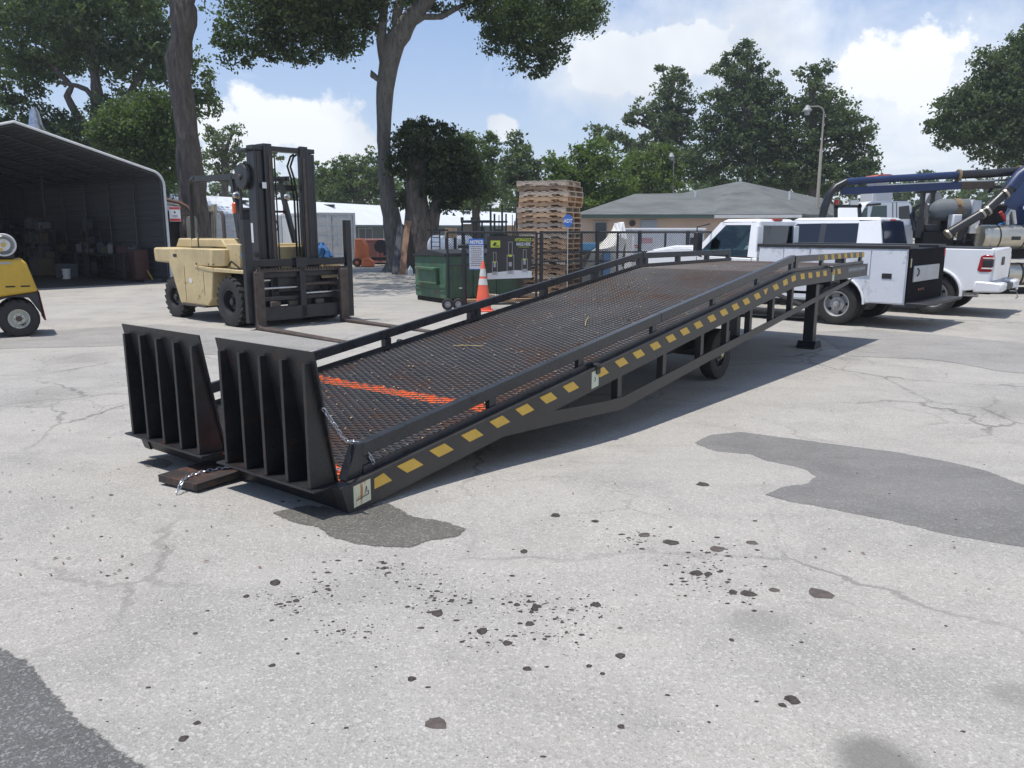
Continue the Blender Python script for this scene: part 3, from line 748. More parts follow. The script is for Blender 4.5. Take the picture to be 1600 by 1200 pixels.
# wheels
def wheel(parent, loc, Rr, W, rim_r, rimm, lugs=0, side=-1, dish=.04, hub=STEEL, ry=0.0, tyrem=None, holes=0, name='wheel'):
    """axle along local y; side -1 shows its outer face towards -y"""
    mb = MB(); w = W / 2
    s_ = side
    mb.lathe([(0, s_ * (w - dish)), (rim_r * .55, s_ * (w - dish)), (rim_r * .62, s_ * (w - dish * 1.6)), (rim_r * .86, s_ * (w - dish * 1.8)), (rim_r * .9, s_ * (w - .012)), (rim_r * .97, s_ * (w - .002)), (rim_r, s_ * (w - .006)),
              (rim_r, -s_ * (w - .01)), (rim_r * .85, -s_ * (w - .03)), (0, -s_ * (w - .03))], n=28)
    wo_ = put(name, mb, rimm, parent); wo_.location = loc; wo_.rotation_euler = (0, ry, 0)
    t = MB(); sh = Rr * .96
    t.lathe([(rim_r * .98, -w + .012), (rim_r * 1.04, -w), ((rim_r + sh) / 2, -w - .012), (sh * .97, -w + .004), (sh, -w + .02), (sh * 1.008, 0), (sh, w - .02), (sh * .97, w - .004), ((rim_r + sh) / 2, w + .012), (rim_r * 1.04, w), (rim_r * .98, w - .012)], n=40)
    for k in range(lugs):
        for sd in (-1, 1):
            a = 2 * math.pi * (k + (.5 if sd > 0 else 0)) / lugs; rot = Matrix.Rotation(-a, 3, 'Y')
            c_ = rot @ Vector((sh + Rr * .018, sd * w * .5, 0))
            t.box(c_, (Rr * .075, w * .98, 2 * math.pi * Rr / lugs * .62), rot @ Matrix.Rotation(sd * .35, 3, 'X'))
    put('tyre', t, tyrem or RUBBER, wo_)
    h = MB(); h.lathe([(0, s_ * (w - dish + .055)), (rim_r * .24, s_ * (w - dish + .05)), (rim_r * .28, s_ * (w - dish + .005)), (rim_r * .3, s_ * (w - dish))], n=18)
    for k in range(6):
        a = k * math.pi / 3; h.cyl((rim_r * .42 * math.cos(a), s_ * (w - dish - .005), rim_r * .42 * math.sin(a)), (rim_r * .42 * math.cos(a), s_ * (w - dish + .02), rim_r * .42 * math.sin(a)), rim_r * .05, n=6)
    put('hub', h, hub, wo_)
    if holes:
        for k in range(holes):
            h = MB(); a = (k + .5) * 2 * math.pi / holes; c_ = Vector((rim_r * .72 * math.cos(a), s_ * (w - dish * 1.55), rim_r * .72 * math.sin(a)))
            h.cyl(c_, c_ + Vector((0, s_ * .008, 0)), rim_r * .12, n=12)
            put('rim_hole', h, VDARK, wo_, smooth=0)
    return wo_
for y, sd in ((.46, -1), (RW - .46, 1)):
    wheel(RAMP, (6.2, y, GZ + .32), .32, .16, .17, BLK, 0, sd, .03, hub=mat('zinc_hub', (.5, .46, .32), .4, .6))
mb = MB(); mb.bar((6.2, .52, GZ + .32), (6.2, RW - .52, GZ + .32), .09, .09); put('axle', mb, BLK, RAMP, smooth=0)
mb = MB()
for y in (.62, RW - .62): mb.prism([(5.9, zt(5.9) - .15), (6.5, zt(6.5) - .15), (6.28, .19), (6.12, .19)], y - .02, y + .02)
put('axle_bracket', mb, BLK, RAMP, smooth=0)
mb = MB(); mb.span((4.8, .7, .24), (7.2, .76, .34)); mb.span((4.8, RW - .76, .24), (7.2, RW - .7, .34)); put('hydraulic_frame', mb, BLK, RAMP, smooth=0)
# dry leaves on the deck
mb = MB()
for i in range(420):
    s = rs.uniform(.2, L1 + 1.5); y = rs.uniform(.15, RW - .15); a = rs.random() * 6; l, w = rs.uniform(.008, .024), rs.uniform(.004, .009)
    z = zd(s) + .014; ca, sa = math.cos(a), math.sin(a)
    mb.add([(s + ca * l, y + sa * l, z + SL * ca * l), (s - sa * w, y + ca * w, z + .004), (s - ca * l, y - sa * l, z - SL * ca * l), (s + sa * w, y - ca * w, z + .003)], [(0, 1, 2, 3)])
lo = put('leaf_litter', mb, mat('tan_leaf', (.42, .28, .16), .7, 0, .4, 9), smooth=0)
lo.location = (OX, OY, 0); lo.rotation_euler = (0, 0, math.pi / 2 - .667)
tag(lo, 'small tan dry leaves scattered over the mesh deck of the ramp', kind='stuff')
for (s, y, l, a) in ((4.2, 1.05, .19, .5), (2.9, 1.6, .16, 1.9)):
    mb = MB(); z = zd(s) + .016; ca, sa = math.cos(a), math.sin(a)
    mb.tube([(s - ca * l, y - sa * l, z - SL * ca * l), (s, y + .012, z + .004), (s + ca * l, y + sa * l, z + SL * ca * l)], .004, 5)
    o = put('twig', mb, mat('pale_twig', (.45, .33, .14), .7)); o.location = lo.location; o.rotation_euler = lo.rotation_euler
    tag(o, 'straw coloured twig lying on the middle of the ramp deck' if s > 4 else 'thin curved twig lying on the lower half of the ramp deck', 'twig')
# ================================================================== BUILDINGS, YARD FURNITURE
def K(x, y): return (x * 1.083, y * 1.083)
GALV = mat('galvanised_sheet', (.085, .09, .096), .5, .1, .12, 2.5, .05, 20)
TRIM = mat('white_trim', (.62, .64, .66), .45, 0, .08, 5)
TUBE = mat('galvanised_tube', (.05, .052, .055), .45, .2, .15, 6)
# ---- carport
CPX, CPY = K(-11.0, 26.0)
CW, CLn, EV, PK = 8.9, 16.6, 3.77, 4.84        # width, length, eave and ridge height over the yard
cp = thing('metal_carport', 'open fronted metal carport with curved eaves, dark inside, left of the cream forklift', 'carport', (CPX, CPY, GZ), R(50))
def cp_profile(off=0.0, step=.23, amp=0.0):
    key = [(0, 0), (0, EV - .5)]
    r = .5
    slope = math.atan2(PK - EV, CW / 2)
    for k in range(1, 6):
        a = k / 6 * (math.pi / 2 - slope); key.append((-(1 - math.cos(a)) * r, EV - .5 + math.sin(a) * r))
    key.append((-CW / 2, PK + .1))
    full = key + [(-CW - x, z) for x, z in reversed(key[:-1])]
    if not amp and not off: return full
    pts = []
    L_ = 0
    for (x0, z0), (x1, z1) in zip(full[:-1], full[1:]):
        d = math.hypot(x1 - x0, z1 - z0); n = max(1, round(d / step)); nx, nz = -(z1 - z0) / d, (x1 - x0) / d
        for k in range(n):
            for t, a in ((k / n, 0), ((k + .62) / n, 0), ((k + .70) / n, amp), ((k + .92) / n, amp)):
                pts.append((x0 + (x1 - x0) * t + nx * (a - off), z0 + (z1 - z0) * t + nz * (a - off)))
    pts.append(full[-1]); return pts
def cp_sheet(i0, i1, name):
    pr = cp_profile(.0, .23, .022)
    n = len(pr); lo, hi = int(n * i0), int(n * i1) + 1; pr = pr[lo:hi]
    mb = MB(); m_ = len(pr)
    vs = [(x, y, z) for y in (0, CLn) for x, z in pr] + [(x * .9988 - .004, y, z * .9985) for y in (0, CLn) for x, z in pr]
    fs = [(i, i + 1, m_ + i + 1, m_ + i) for i in range(m_ - 1)] + [(2 * m_ + i, 3 * m_ + i, 3 * m_ + i + 1, 2 * m_ + i + 1) for i in range(m_ - 1)]
    mb.add(vs, fs); return put(name, mb, GALV, cp, smooth=0)
cp_sheet(0, .245, 'side_panel'); cp_sheet(.245, .5, 'roof_panel'); cp_sheet(.5, .755, 'roof_panel'); cp_sheet(.755, 1, 'side_panel')
for k in range(9):
    mb = MB(); y = .06 + k * (CLn - .12) / 8
    full = cp_profile()
    pts = [(min(-.07, max(-CW + .07, x)), y, z - (.08 if 0 < z else 0)) for x, z in full]
    mb.tube(pts, .032, 6); put('frame_rib', mb, TUBE, cp)
for (a, b_) in zip(cp_profile()[:-1], cp_profile()[1:]):
    pass
mb = MB(); full = cp_profile()
mb.tube([(x, -.02, z) for x, z in full], .045, 6); put('edge_trim', mb, TRIM, cp, smooth=0)
mb = MB(); mb.tube([(x, CLn + .02, z) for x, z in full], .05, 6); put('edge_trim', mb, TRIM, cp, smooth=0)
pr = [(x, z) for x, z in cp_profile() if x > -CW * .62]
mb = MB(); zt_e = EV - .5 + .5 + (CW * .38) * (PK - EV) / (CW / 2)
mb.prism([(x + (-.09 if x > -.2 else 0), z - (.06 if z > 0 else 0)) for x, z in pr] + [(-CW * .62, zt_e - .1), (-CW * .62, 0)], CLn - .12, CLn - .10); put('end_panel', mb, GALV, cp, smooth=0)
mb = MB()
for z in (1.1, 2.1): mb.bar((-.055, .1, z), (-.055, CLn - .1, z), .03, .04)
put('wall_rail', mb, TUBE, cp, smooth=0)
# red and white sign on the corner leg
SGR = mat('sign_red', (.5, .05, .05), .5); SGW = mat('sign_white', (.72, .72, .72), .45); SGB = mat('sign_blue', (.05, .17, .55), .45)
def panel_thing(name, label, cat, p0, p1, m, d=.012, group=None):
    """upright plate between two corner points (left, bottom) and (right, top)"""
    w = math.hypot(p1[0] - p0[0], p1[1] - p0[1]); t = thing(name, label, cat, (p0[0], p0[1], p0[2]), math.atan2(p1[1] - p0[1], p1[0] - p0[0]), group)
    mb = MB(); mb.span((0, 0, 0), (w, d, p1[2] - p0[2])); put('plate', mb, m, t, bevel=.002)
    return t, w, p1[2] - p0[2]
Y = CPY - .12
a, b_ = A(265.5, 346, Y), A(281, 323, Y)
sg, w, h = panel_thing('warning_sign', 'small red and white warning sign on the corner leg of the carport', 'sign', a, b_, SGW)
mb = MB(); mb.span((.01, -.003, h * .82), (w - .01, -.001, h - .01)); mb.span((.01, -.003, .01), (w - .01, -.001, h * .2)); put('red_band', mb, SGR, sg, smooth=0)
mb = MB(); mb.cyl((w * .5, -.002, h * .62), (w * .5, -.004, h * .62), h * .07, n=10)
for k in range(2): mb.span((w * .25, -.003, h * (.30 + .08 * k)), (w * .75, -.0015, h * (.33 + .08 * k)))
put('print', mb, INK, sg, smooth=0)
# roof-top lamp behind the ridge
p = A(57, 205, CPY + 4); t = thing('yard_lamp', 'bell shaped galvanised lamp standing above the carport ridge', 'lamp', (p.x, p.y, GZ))
mb = MB(); z0 = p.z - GZ; mb.cyl((0, 0, 0), (0, 0, z0), .05, n=8); put('pole', mb, TUBE, t)
mb = MB(); mb.lathe([(0, z0 + .9), (.09, z0 + .88), (.11, z0 + .8), (.16, z0 + .72), (.24, z0 + .25), (.36, z0 + .02), (.36, z0), (0, z0 + .0)], axis='z', n=20); put('shade', mb, STEEL, t)
# added floor sheet under the carport, its colour darkened to deepen the interior shade
FLM = mat('shade_dark_floor', (.055, .053, .05), .7, 0, .4, 1.5)
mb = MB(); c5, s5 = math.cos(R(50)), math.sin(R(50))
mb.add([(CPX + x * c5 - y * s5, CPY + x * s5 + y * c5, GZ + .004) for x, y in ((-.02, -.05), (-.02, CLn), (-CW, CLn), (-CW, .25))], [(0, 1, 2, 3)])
tag(put('floor', mb, FLM, smooth=0), 'floor sheet under the carport, coloured dark for the shade inside', kind='structure')
# clutter in the carport
WOODD = mat('dark_wood', (.04, .03, .024), .7, 0, .3, 6); PLW = mat('white_plastic', (.62, .63, .62), .4, 0, .08, 9)
GREYM = mat('grey_cabinet', (.22, .25, .27), .5, 0, .2, 4)
def cpw(x, y): 
    c_, s_ = math.cos(R(50)), math.sin(R(50)); return (CPX + x * c_ - y * s_, CPY + x * s_ + y * c_)
def bench(x, y, L_, label):
    px_, py_ = cpw(x, y); t = thing('workbench', label, 'workbench', (px_, py_, GZ), R(50))
    mb = MB(); mb.span((-.75, 0, .86), (0, L_, .92)); put('bench_top', mb, WOODD, t, smooth=0)
    for a in (-.7, -.05):
        for c_ in (.05, L_ - .05):
            mb = MB(); mb.span((a - .04, c_ - .04, 0), (a + .04, c_ + .04, .86)); put('leg', mb, WOODD, t, smooth=0)
    mb = MB(); mb.span((-.72, .1, .25), (-.04, L_ - .1, .28)); put('shelf', mb, WOODD, t, smooth=0)
bench(-.15, 1.6, 3.2, 'dark workbench against the carport wall, nearest the opening'); bench(-.15, 5.6, 3.4, 'second dark workbench deeper in the carport'); bench(-.15, 9.8, 3.0, 'dark workbench at the far end of the carport')
rj = random.Random(21)
JM = [mat('junk_a', (.06, .02, .02), .5), mat('junk_b', (.12, .125, .13), .4), mat('junk_c', (.04, .05, .07), .5), mat('junk_d', (.09, .07, .045), .6), mat('junk_e', (.30, .31, .32), .4)]
desc = ['red', 'grey', 'black', 'tan', 'pale']
for i in range(16):
    y = 1.9 + i * .62; px_, py_ = cpw(-.25 - rj.random() * .4, y); w, d, h = rj.uniform(.15, .4), rj.uniform(.15, .35), rj.uniform(.15, .5)
    mb = MB(); mb.span((-w / 2, -d / 2, 0), (w / 2, d / 2, h * .8)); mb.cyl((0, 0, h * .8), (0, 0, h), min(w, d) * .25, n=8)
    q = rj.randrange(5); o = put('tool_box', mb, JM[q], bevel=.01); o.location = (px_, py_, GZ + .925); o.rotation_euler = (0, 0, rj.random() * 3)
    tag(o, '%s container on the carport workbenches, %s from the opening' % (('dark red', 'dull grey', 'black', 'brown', 'pale')[q], ('first', 'second', 'third', 'fourth', 'fifth', 'sixth', 'seventh', 'eighth', 'ninth', 'tenth', 'eleventh', 'twelfth', 'thirteenth', 'fourteenth', 'fifteenth', 'innermost')[i]), 'box', 'small boxes and cans on the carport workbenches')
for i, (x, y, w, d, h, q, lb) in enumerate(((-.5, 1.0, .5, .5, 1.1, 0, 'red wheeled cabinet at the mouth of the carport'), (-1.4, 12.8, .7, .7, 1.9, 1, 'tall grey cabinet at the far end of the carport'), (-.35, 9.2, .5, .7, 1.7, 2, 'tall black locker between the workbenches'),
        (-1.6, 4.4, .6, .5, .55, 2, 'low black crate on the carport floor'), (-1.5, 6.8, .6, .8, .7, 3, 'tan crate on the carport floor'))):
    px_, py_ = cpw(x, y); t = thing('cabinet' if h > .8 else 'crate', lb, 'cabinet' if h > .8 else 'crate', (px_, py_, GZ), R(50))
    mb = MB(); mb.span((-w / 2, 0, .04), (w / 2, d, h)); put('body', mb, JM[q] if q != 1 else GREYM, t, bevel=.015)
    for k in range(3): mb = MB(); mb.span((-w / 2 + .03, -.015, .08 + k * h / 3.2), (w / 2 - .03, -.001, (k + .9) * h / 3.2)); put('drawer', mb, JM[q] if q != 1 else GREYM, t, bevel=.004)
def rack(x, y, L_, label):
    px_, py_ = cpw(x, y); t = thing('storage_rack', label, 'rack', (px_, py_, GZ), R(50))
    for a in (-.50, -.04):
        for c_ in (.03, L_ - .03): mb = MB(); mb.span((a - .025, c_ - .025, 0), (a + .025, c_ + .025, 1.95)); put('upright', mb, DARK, t, smooth=0)
    for z in (.12, .68, 1.24, 1.8):
        mb = MB(); mb.span((-.52, 0, z), (-.02, L_, z + .03)); put('shelf', mb, DARK, t, smooth=0)
        y_ = .08
        while y_ < L_ - .3:
            w_ = rj.uniform(.18, .42); h_ = rj.uniform(.15, .46); mb = MB(); mb.span((-.46, y_, z + .03), (-.46 + rj.uniform(.2, .38), y_ + w_, z + .03 + h_)); put('stored_item', mb, JM[rj.choice((0, 2, 2, 3, 1, 2))], t, bevel=.01); y_ += w_ + rj.uniform(.02, .12)
rack(-.12, 4.95, .6, 'narrow dark storage rack between the first two workbenches'); rack(-.95, 7.0, 2.1, 'dark loaded storage rack standing in the middle of the carport wall'); rack(-.12, 13.0, 2.6, 'dark loaded storage rack at the inner end of the carport'); rack(-2.6, 10.5, 2.2, 'dark free standing storage rack deep inside the carport')
def bucket(px, py, h, label):
    x, y = G(px, py); t = thing('bucket', label, 'bucket', (x, y, GZ))
    mb = MB(); mb.lathe([(0, 0), (h * .36, 0), (h * .42, h), (h * .45, h), (h * .45, h * .93), (h * .42, h * .93)], axis='z', n=18); put('pail', mb, PLW, t)
    mb = MB(); mb.lathe([(0, h * .95), (h * .40, h * .95)], axis='z', n=18); put('contents', mb, VDARK, t)
bucket(104, 436, .38, 'white plastic bucket on the carport floor, left of the broom'); bucket(221, 430, .36, 'white bucket beside the yellow broom handle')
a, b_ = G(240, 441), A(209, 389, G(228, 436)[1] + .3)
t = thing('broom', 'push broom with a yellow handle leaning at the mouth of the carport', 'broom', (a[0], a[1], GZ))
mb = MB(); e = b_ - Vector((a[0], a[1], GZ)); mb.cyl((0, 0, .06), tuple(e), .022, n=8); put('handle', mb, mat('yellow_handle', (.6, .38, .05), .5), t)
mb = MB(); mb.box((0, 0, .05), (.55, .09, .1), Matrix.Rotation(.4, 3, 'Z')); put('brush', mb, DARK, t)
# rusty shed with grey tank between carport and trunk
x, y = A(285, 380, CPY + 1.5)[:2]
t = thing('rusty_tank', 'tall grey cylinder with a rusty bent pipe beside the carport corner', 'tank', (x + .1, y, GZ))
mb = MB(); mb.lathe([(0, 0), (.17, 0), (.19, .05), (.19, 2.1), (.15, 2.25), (0, 2.28)], (0.3, 0, 0), axis='z', n=16); put('cylinder', mb, mat('drab_tank', (.20, .20, .18), .6, 0, .3, 4, rust=.4), t)
mb = MB(); mb.tube([(-.55, 0, 2.85), (-.1, 0, 2.75), (.18, 0, 2.6), (.28, 0, 2.45), (.3, 0, 2.2)], .06, 8); put('bent_pipe', mb, mat('rusty_pipe', (.14, .07, .05), .7, 0, .3, 9), t)
x, y = A(283, 380, CPY + 3)[:2]
t = thing('lean_to', 'dark open lean-to shed between the carport and the tall trunk', 'shed', (x, y, GZ))
mb = MB(); mb.span((-.45, 0, 0), (.75, 1.6, 2.5)); put('wall', mb, mat('shed_dark', (.02, .02, .02), .8, 0, .3, 3), t, smooth=0)
mb = MB(); mb.prism([(-.6, 2.75), (.9, 2.45), (.9, 2.52), (-.6, 2.82)], -.2, 1.8); put('roof', mb, mat('tan_roof', (.28, .25, .2), .7, 0, .3, 5), t, smooth=0)
for i in range(4):
    px_ = 327 + i * 3.4; Y = CPY + 4
    a, b_ = A(px_ + 1.5, 417, Y), A(px_, 322 - i, Y + .25)
    mb = MB(); mb.cyl((0, 0, 0), (b_.x - a.x, b_.y - a.y, b_.z - GZ), .045, n=8); o = put('pipe', mb, mat('cream_pipe', (.50, .46, .36), .5, 0, .15, 6)); o.location = (a.x, Y, GZ)
    tag(o, ('leftmost cream pipe of four stood on end beside the tall left trunk', 'second cream pipe from the trunk in the upright bunch of four', 'third cream pipe from the trunk in the upright bunch of four', 'rightmost cream pipe of four stood on end by the white containers')[i], 'pipe', 'cream pipes stood on end by the trunk')

# ---- shipping containers
CTN = mat('container_white', (.60, .63, .65), .45, 0, .1, 1.2, rust=.12, rcol=(.25, .16, .1), rscale=3)
def container(loc, rz, label):
    t = thing('shipping_container', label, 'container', loc, rz)      # local x right along the doors, y back, origin at the left door corner
    W_, D_, H_ = 2.44, 6.06, 2.62
    mb = MB()
    for x in (0, W_ - .12): mb.span((x, 0, .16), (x + .12, .12, H_ - .12))
    mb.span((0, 0, H_ - .12), (W_, .12, H_)); mb.span((0, 0, 0), (W_, .12, .16)); put('door_frame', mb, CTN, t, bevel=.008)
    for i, x0 in enumerate((.13, W_ / 2 + .01)):
        mb = MB(); w = W_ / 2 - .14
        mb.span((x0, .05, .17), (x0 + w, .09, H_ - .13))
        d = put('door', mb, CTN, t, smooth=0)
        for k in range(5):
            mb = MB(); z = .30 + k * .46; mb.add([(x0 + .06, .0495, z), (x0 + w - .06, .0495, z), (x0 + w - .06, -.01, z + .07), (x0 + .06, -.01, z + .07), (x0 + w - .06, -.01, z + .22), (x0 + .06, -.01, z + .22), (x0 + w - .06, .0495, z + .29), (x0 + .06, .0495, z + .29)], [(0, 1, 2, 3), (3, 2, 4, 5), (5, 4, 6, 7), (0, 3, 5, 7), (1, 6, 4, 2)]); put('door_rib', mb, CTN, d, smooth=0)
        for xx in (x0 + w * .28, x0 + w * .8):
            mb = MB(); mb.cyl((xx, -.04, .1), (xx, -.04, H_ - .08), .02, n=8); mb.span((xx - .04, -.05, 1.1), (xx + .04, -.02, 1.2)); put('lock_rod', mb, TRIM, d)
    for k in range(24):
        pass
    for x in (0, W_):
        mb = MB(); pts = []; n = 44
        for k in range(n + 1):
            y = .13 + (D_ - .26) * k / n; pts.append((x + (.03 if k % 4 in (0, 1) else .0) * (1 if x == 0 else -1), y))
        q = [(px_, py_) for px_, py_ in pts] + [(px_ + (.04 if x == 0 else -.04), py_) for px_, py_ in reversed(pts)]
        vs = [(a, b2, z) for z in (.16, H_ - .12) for a, b2 in q[:n + 1]]; mb.add(vs, [(k, k + 1, n + 2 + k, n + 1 + k) for k in range(n)])
        put('side_wall', mb, CTN, t, smooth=0)
        mb = MB(); mb.span((x - (.0 if x == 0 else .1), .12, 0), (x + (.1 if x == 0 else 0), D_, .16)); mb.span((x - (.0 if x == 0 else .1), .12, H_ - .12), (x + (.1 if x == 0 else 0), D_, H_)); put('side_rail', mb, CTN, t, smooth=0)
    mb = MB(); mb.span((.1, .12, H_ - .06), (W_ - .1, D_, H_ - .03)); put('roof', mb, CTN, t, smooth=0)
    mb = MB(); mb.span((.0, D_ - .05, 0), (W_, D_, H_ - .1)); put('back_wall', mb, CTN, t, smooth=0)
    return t
x, y = G(484, 415); container((x, y, GZ), R(28), 'white shipping container with closed doors behind the cream forklift mast')
for k in range(2):
    pass
x, y = G(322, 410); container((x, y, GZ), R(-4), 'white container standing left of the other, behind the forklift seat')

# ---- long white roofed building
WR = mat('white_metal_roof', (.66, .69, .72), .38, .0, .05, .4, stretch=(1, 4, 1)); WALLG = mat('teal_grey_wall', (.12, .15, .155), .7, 0, .15, .8)
t = thing('long_building', 'long low building with a white metal roof stretching behind the trees', 'building', (0, 0, GZ))
ra, rb = A(235, 301, 48), A(860, 336, 104); ea, eb = A(225, 350, 43.5), A(870, 352.5, 96)
bk = Vector((ra.x - ea.x, ra.y - ea.y, 0))
up_ = Vector((0, 0, -GZ))
q = [v + up_ for v in (ea, eb, rb, ra)]
mb = MB(); mb.slab([q[0], q[1], q[2], q[3]], -.12); q2 = [q[3], q[2], q[2] + bk * 1.0 + Vector((0, 0, q[1].z - q[2].z)), q[3] + bk + Vector((0, 0, q[0].z - q[3].z))]
mb.slab([q2[0], q2[1], q2[2], q2[3]], -.12); put('roof', mb, WR, t, smooth=0)
sx = (q[1] - q[0])
mb = MB()
ins = bk.normalized() * .9
w0, w1 = q[0] + ins, q[1] + ins; w2, w3 = w1 + bk * 1.8, w0 + bk * 1.8
mb.add([(w0.x, w0.y, 0), (w1.x, w1.y, 0), (w2.x, w2.y, 0), (w3.x, w3.y, 0), (w0.x, w0.y, q[0].z - .1), (w1.x, w1.y, q[1].z - .1), (w2.x, w2.y, q[1].z - .1), (w3.x, w3.y, q[0].z - .1)],
       [(0, 1, 5, 4), (1, 2, 6, 5), (2, 3, 7, 6), (3, 0, 4, 7)]); wl_ = put('wall', mb, WALLG, t, smooth=0)
mb = MB(); mb.bar(q[0] + Vector((0, -.03, -.1)), q[1] + Vector((0, -.03, -.1)), .06, .16); put('fascia', mb, mat('green_fascia', (.12, .16, .15), .6), t, smooth=0)
d = (w1 - w0); Ld = d.length; d.normalize(); nrm = Vector((-d.y, d.x, 0)) * -1
WINM = mat('dim_window', (.05, .06, .07), .1); FRM = mat('window_frame_pale', (.45, .48, .48), .5)
for k in range(22):
    s = 6 + k * 3.3
    if s > Ld - 3: break
    c_ = w0 + d * s; c_.z = 0
    if k % 4 == 2:
        mb = MB(); mb.bar(c_ + nrm * .03 + Vector((0, 0, 1.0)), c_ + d * 1.0 + nrm * .03 + Vector((0, 0, 1.0)), .06, 1.95); put('door', mb, VDARK, t, smooth=0); continue
    mb = MB(); mb.bar(c_ + nrm * .03 + Vector((0, 0, 1.35)), c_ + d * 1.8 + nrm * .03 + Vector((0, 0, 1.35)), .06, 1.0); wv = put('window', mb, FRM, t, smooth=0)
    for j in range(2):
        mb = MB(); mb.bar(c_ + d * (.08 + j * .87) + nrm * .07 + Vector((0, 0, 1.35)), c_ + d * (.85 + j * .87) + nrm * .07 + Vector((0, 0, 1.35)), .03, .88); put('pane', mb, WINM, wv, smooth=0)
for s in (.12, .27, .46, .62):
    c_ = q[0].lerp(q[1], s) * .22 + q[3].lerp(q[2], s) * .78; mb = MB(); mb.box(c_ + Vector((0, 0, .12)), (.8, .5, .16)); put('roof_vent', mb, DARK, t, smooth=0)
# ---- red wall / dumpster and engine in front of it
RED = mat('faded_red_paint', (.33, .145, .125), .6, 0, .18, 1.2, .1, 20, rust=.25, rcol=(.2, .09, .06))
x, y = G(560, 413); t = thing('red_bin', 'faded red low steel roll-off bin in front of the long building', 'dumpster', (x, y, GZ), R(-3))
mb = MB(); mb.span((0, 0, .1), (5.2, 2.2, 1.2)); put('body', mb, RED, t, bevel=.02)
for k in range(6): mb = MB(); mb.span((k * 1.0, -.06, .1), (k * 1.0 + .1, -.001, 1.15)); put('side_rib', mb, RED, t, smooth=0)
mb = MB(); mb.span((-.02, -.08, 1.2), (5.22, 2.22, 1.28)); put('top_rail', mb, RED, t, smooth=0)
ORM = mat('faded_orange', (.58, .16, .06), .5, 0, .15, 3)
x, y = G(562, 417); t = thing('orange_machine', 'faded orange machine body left of the red bin', 'machine', (x, y, GZ))
mb = MB(); mb.prism([(-.25, .25), (.3, .15), (.35, .9), (.15, 1.35), (-.2, 1.35)], 0, .9); put('hood', mb, ORM, t, bevel=.06)
mb = MB(); mb.prism([(.1, .05), (.7, .0), (.75, .25), (.5, .45), (.2, .4)], -.3, .1); put('foot', mb, ORM, t, bevel=.04)
wheel(t, (-.1, -.1, .22), .22, .15, .11, ORM, 0, -1, .03)
x, y = G(596, 415); t = thing('old_engine', 'old dark engine on a low frame in front of the red bin', 'engine', (x, y, GZ))
mb = MB(); mb.cyl((0, 0, .95), (.0, .5, .95), .33, n=18); put('flywheel', mb, DARK, t)
mb = MB(); mb.span((.1, .1, .5), (.7, .6, .9)); mb.cyl((.15, .35, .9), (.15, .35, 1.25), .1, n=10); put('block', mb, DARK, t, bevel=.04)
mb = MB(); mb.span((-.6, .0, .25), (1.2, .1, .4)); mb.span((-.6, .5, .25), (1.2, .6, .4)); put('skid_frame', mb, DARK, t, smooth=0)
x, y = G(572, 415); mb = MB(); mb.lathe([(0, 0), (.15, 0), (.15, .42), (.09, .48), (.09, .5), (0, .5)], axis='z', n=16); o = put('drum', mb, mat('pale_blue_can', (.35, .45, .55), .4)); o.location = (x, y, GZ + .0)
tag(o, 'small pale blue can on the ground before the red bin', 'can')

# ---- fence and gate
FB = mat('black_vinyl', (.02, .022, .024), .4, 0, .2, 9)
def fence_run(root, x0, x1, z0, z1, step=.055, r=.0032, posts=(), thick=(), mids=()):
    """in the root's local frame: along x"""
    mb = MB(); H_ = z1 - z0
    n = int((x1 - x0 + H_) / step)
    for sgn in (1, -1):
        for k in range(n):
            a = x0 - (H_ if sgn > 0 else 0) + k * step
            p = [a, z0]; q = [a + sgn * H_, z1]
            if sgn < 0: p, q = [a, z0], [a - H_, z1]
            # clip to x0..x1
            (xa, za), (xb, zb) = p, q
            if max(xa, xb) <= x0 or min(xa, xb) >= x1: continue
            def cut(xc): tt = (xc - xa) / (xb - xa); return za + tt * (zb - za)
            if xa < x0: za, xa = cut(x0), x0
            elif xa > x1: za, xa = cut(x1), x1
            (xa0, za0) = (xa, za)
            xa, za = p
            if xb < x0: zb2, xb2 = cut(x0), x0
            elif xb > x1: zb2, xb2 = cut(x1), x1
            else: zb2, xb2 = zb, xb
            mb.bar((xa0, sgn * .003, za0), (xb2, sgn * .003, zb2), r * 2, r * 2, (0, 1, 0))
    tag(put('chain_mesh', mb, FB, root, smooth=0), kind='stuff')
    mb = MB(); mb.cyl((x0, 0, z1), (x1, 0, z1), .026, n=8); put('top_rail', mb, FB, root)
    for z in mids: mb = MB(); mb.cyl((x0, 0, z), (x1, 0, z), .02, n=8); put('rail', mb, FB, root)
    mb = MB(); mb.cyl((x0, 0, z0), (x1, 0, z0), .02, n=8); put('rail', mb, FB, root)
    for x in posts: mb = MB(); mb.cyl((x, .0, 0 if x in thick else z0), (x, .0, z1 + (.03 if x in thick else 0)), .045 if x in thick else .026, n=10); put('post', mb, FB, root)
gx, gy = G(699, 475); hx, hy = G(838, 468); gy = 18.3; 
gx = (699 - 800) / 1250 * gy * .985
FY0 = 18.3; fdir = R(8)
def fpt(px, y0=FY0, x0=gx, a=fdir):
    """where the sight line through column px meets the fence line"""
    k = ray(px, 363); m_ = k[0] / k[1]; # x = m*y ; x = x0 + t cos a ; y = y0 + t sin a
    tt = (x0 - m_ * y0) / (m_ * math.sin(a) - math.cos(a)); return tt
tg_ = {p: fpt(p) for p in (699, 725, 838.5, 846, 909, 934, 965.5, 1000, 1040, 1075, 1112)}
gate = thing('sliding_gate', 'black chain-link sliding gate on two small wheels, carrying the notice and the banner', 'gate', (gx, FY0, GZ), fdir)
ZT = A(725, 363, FY0).z - GZ
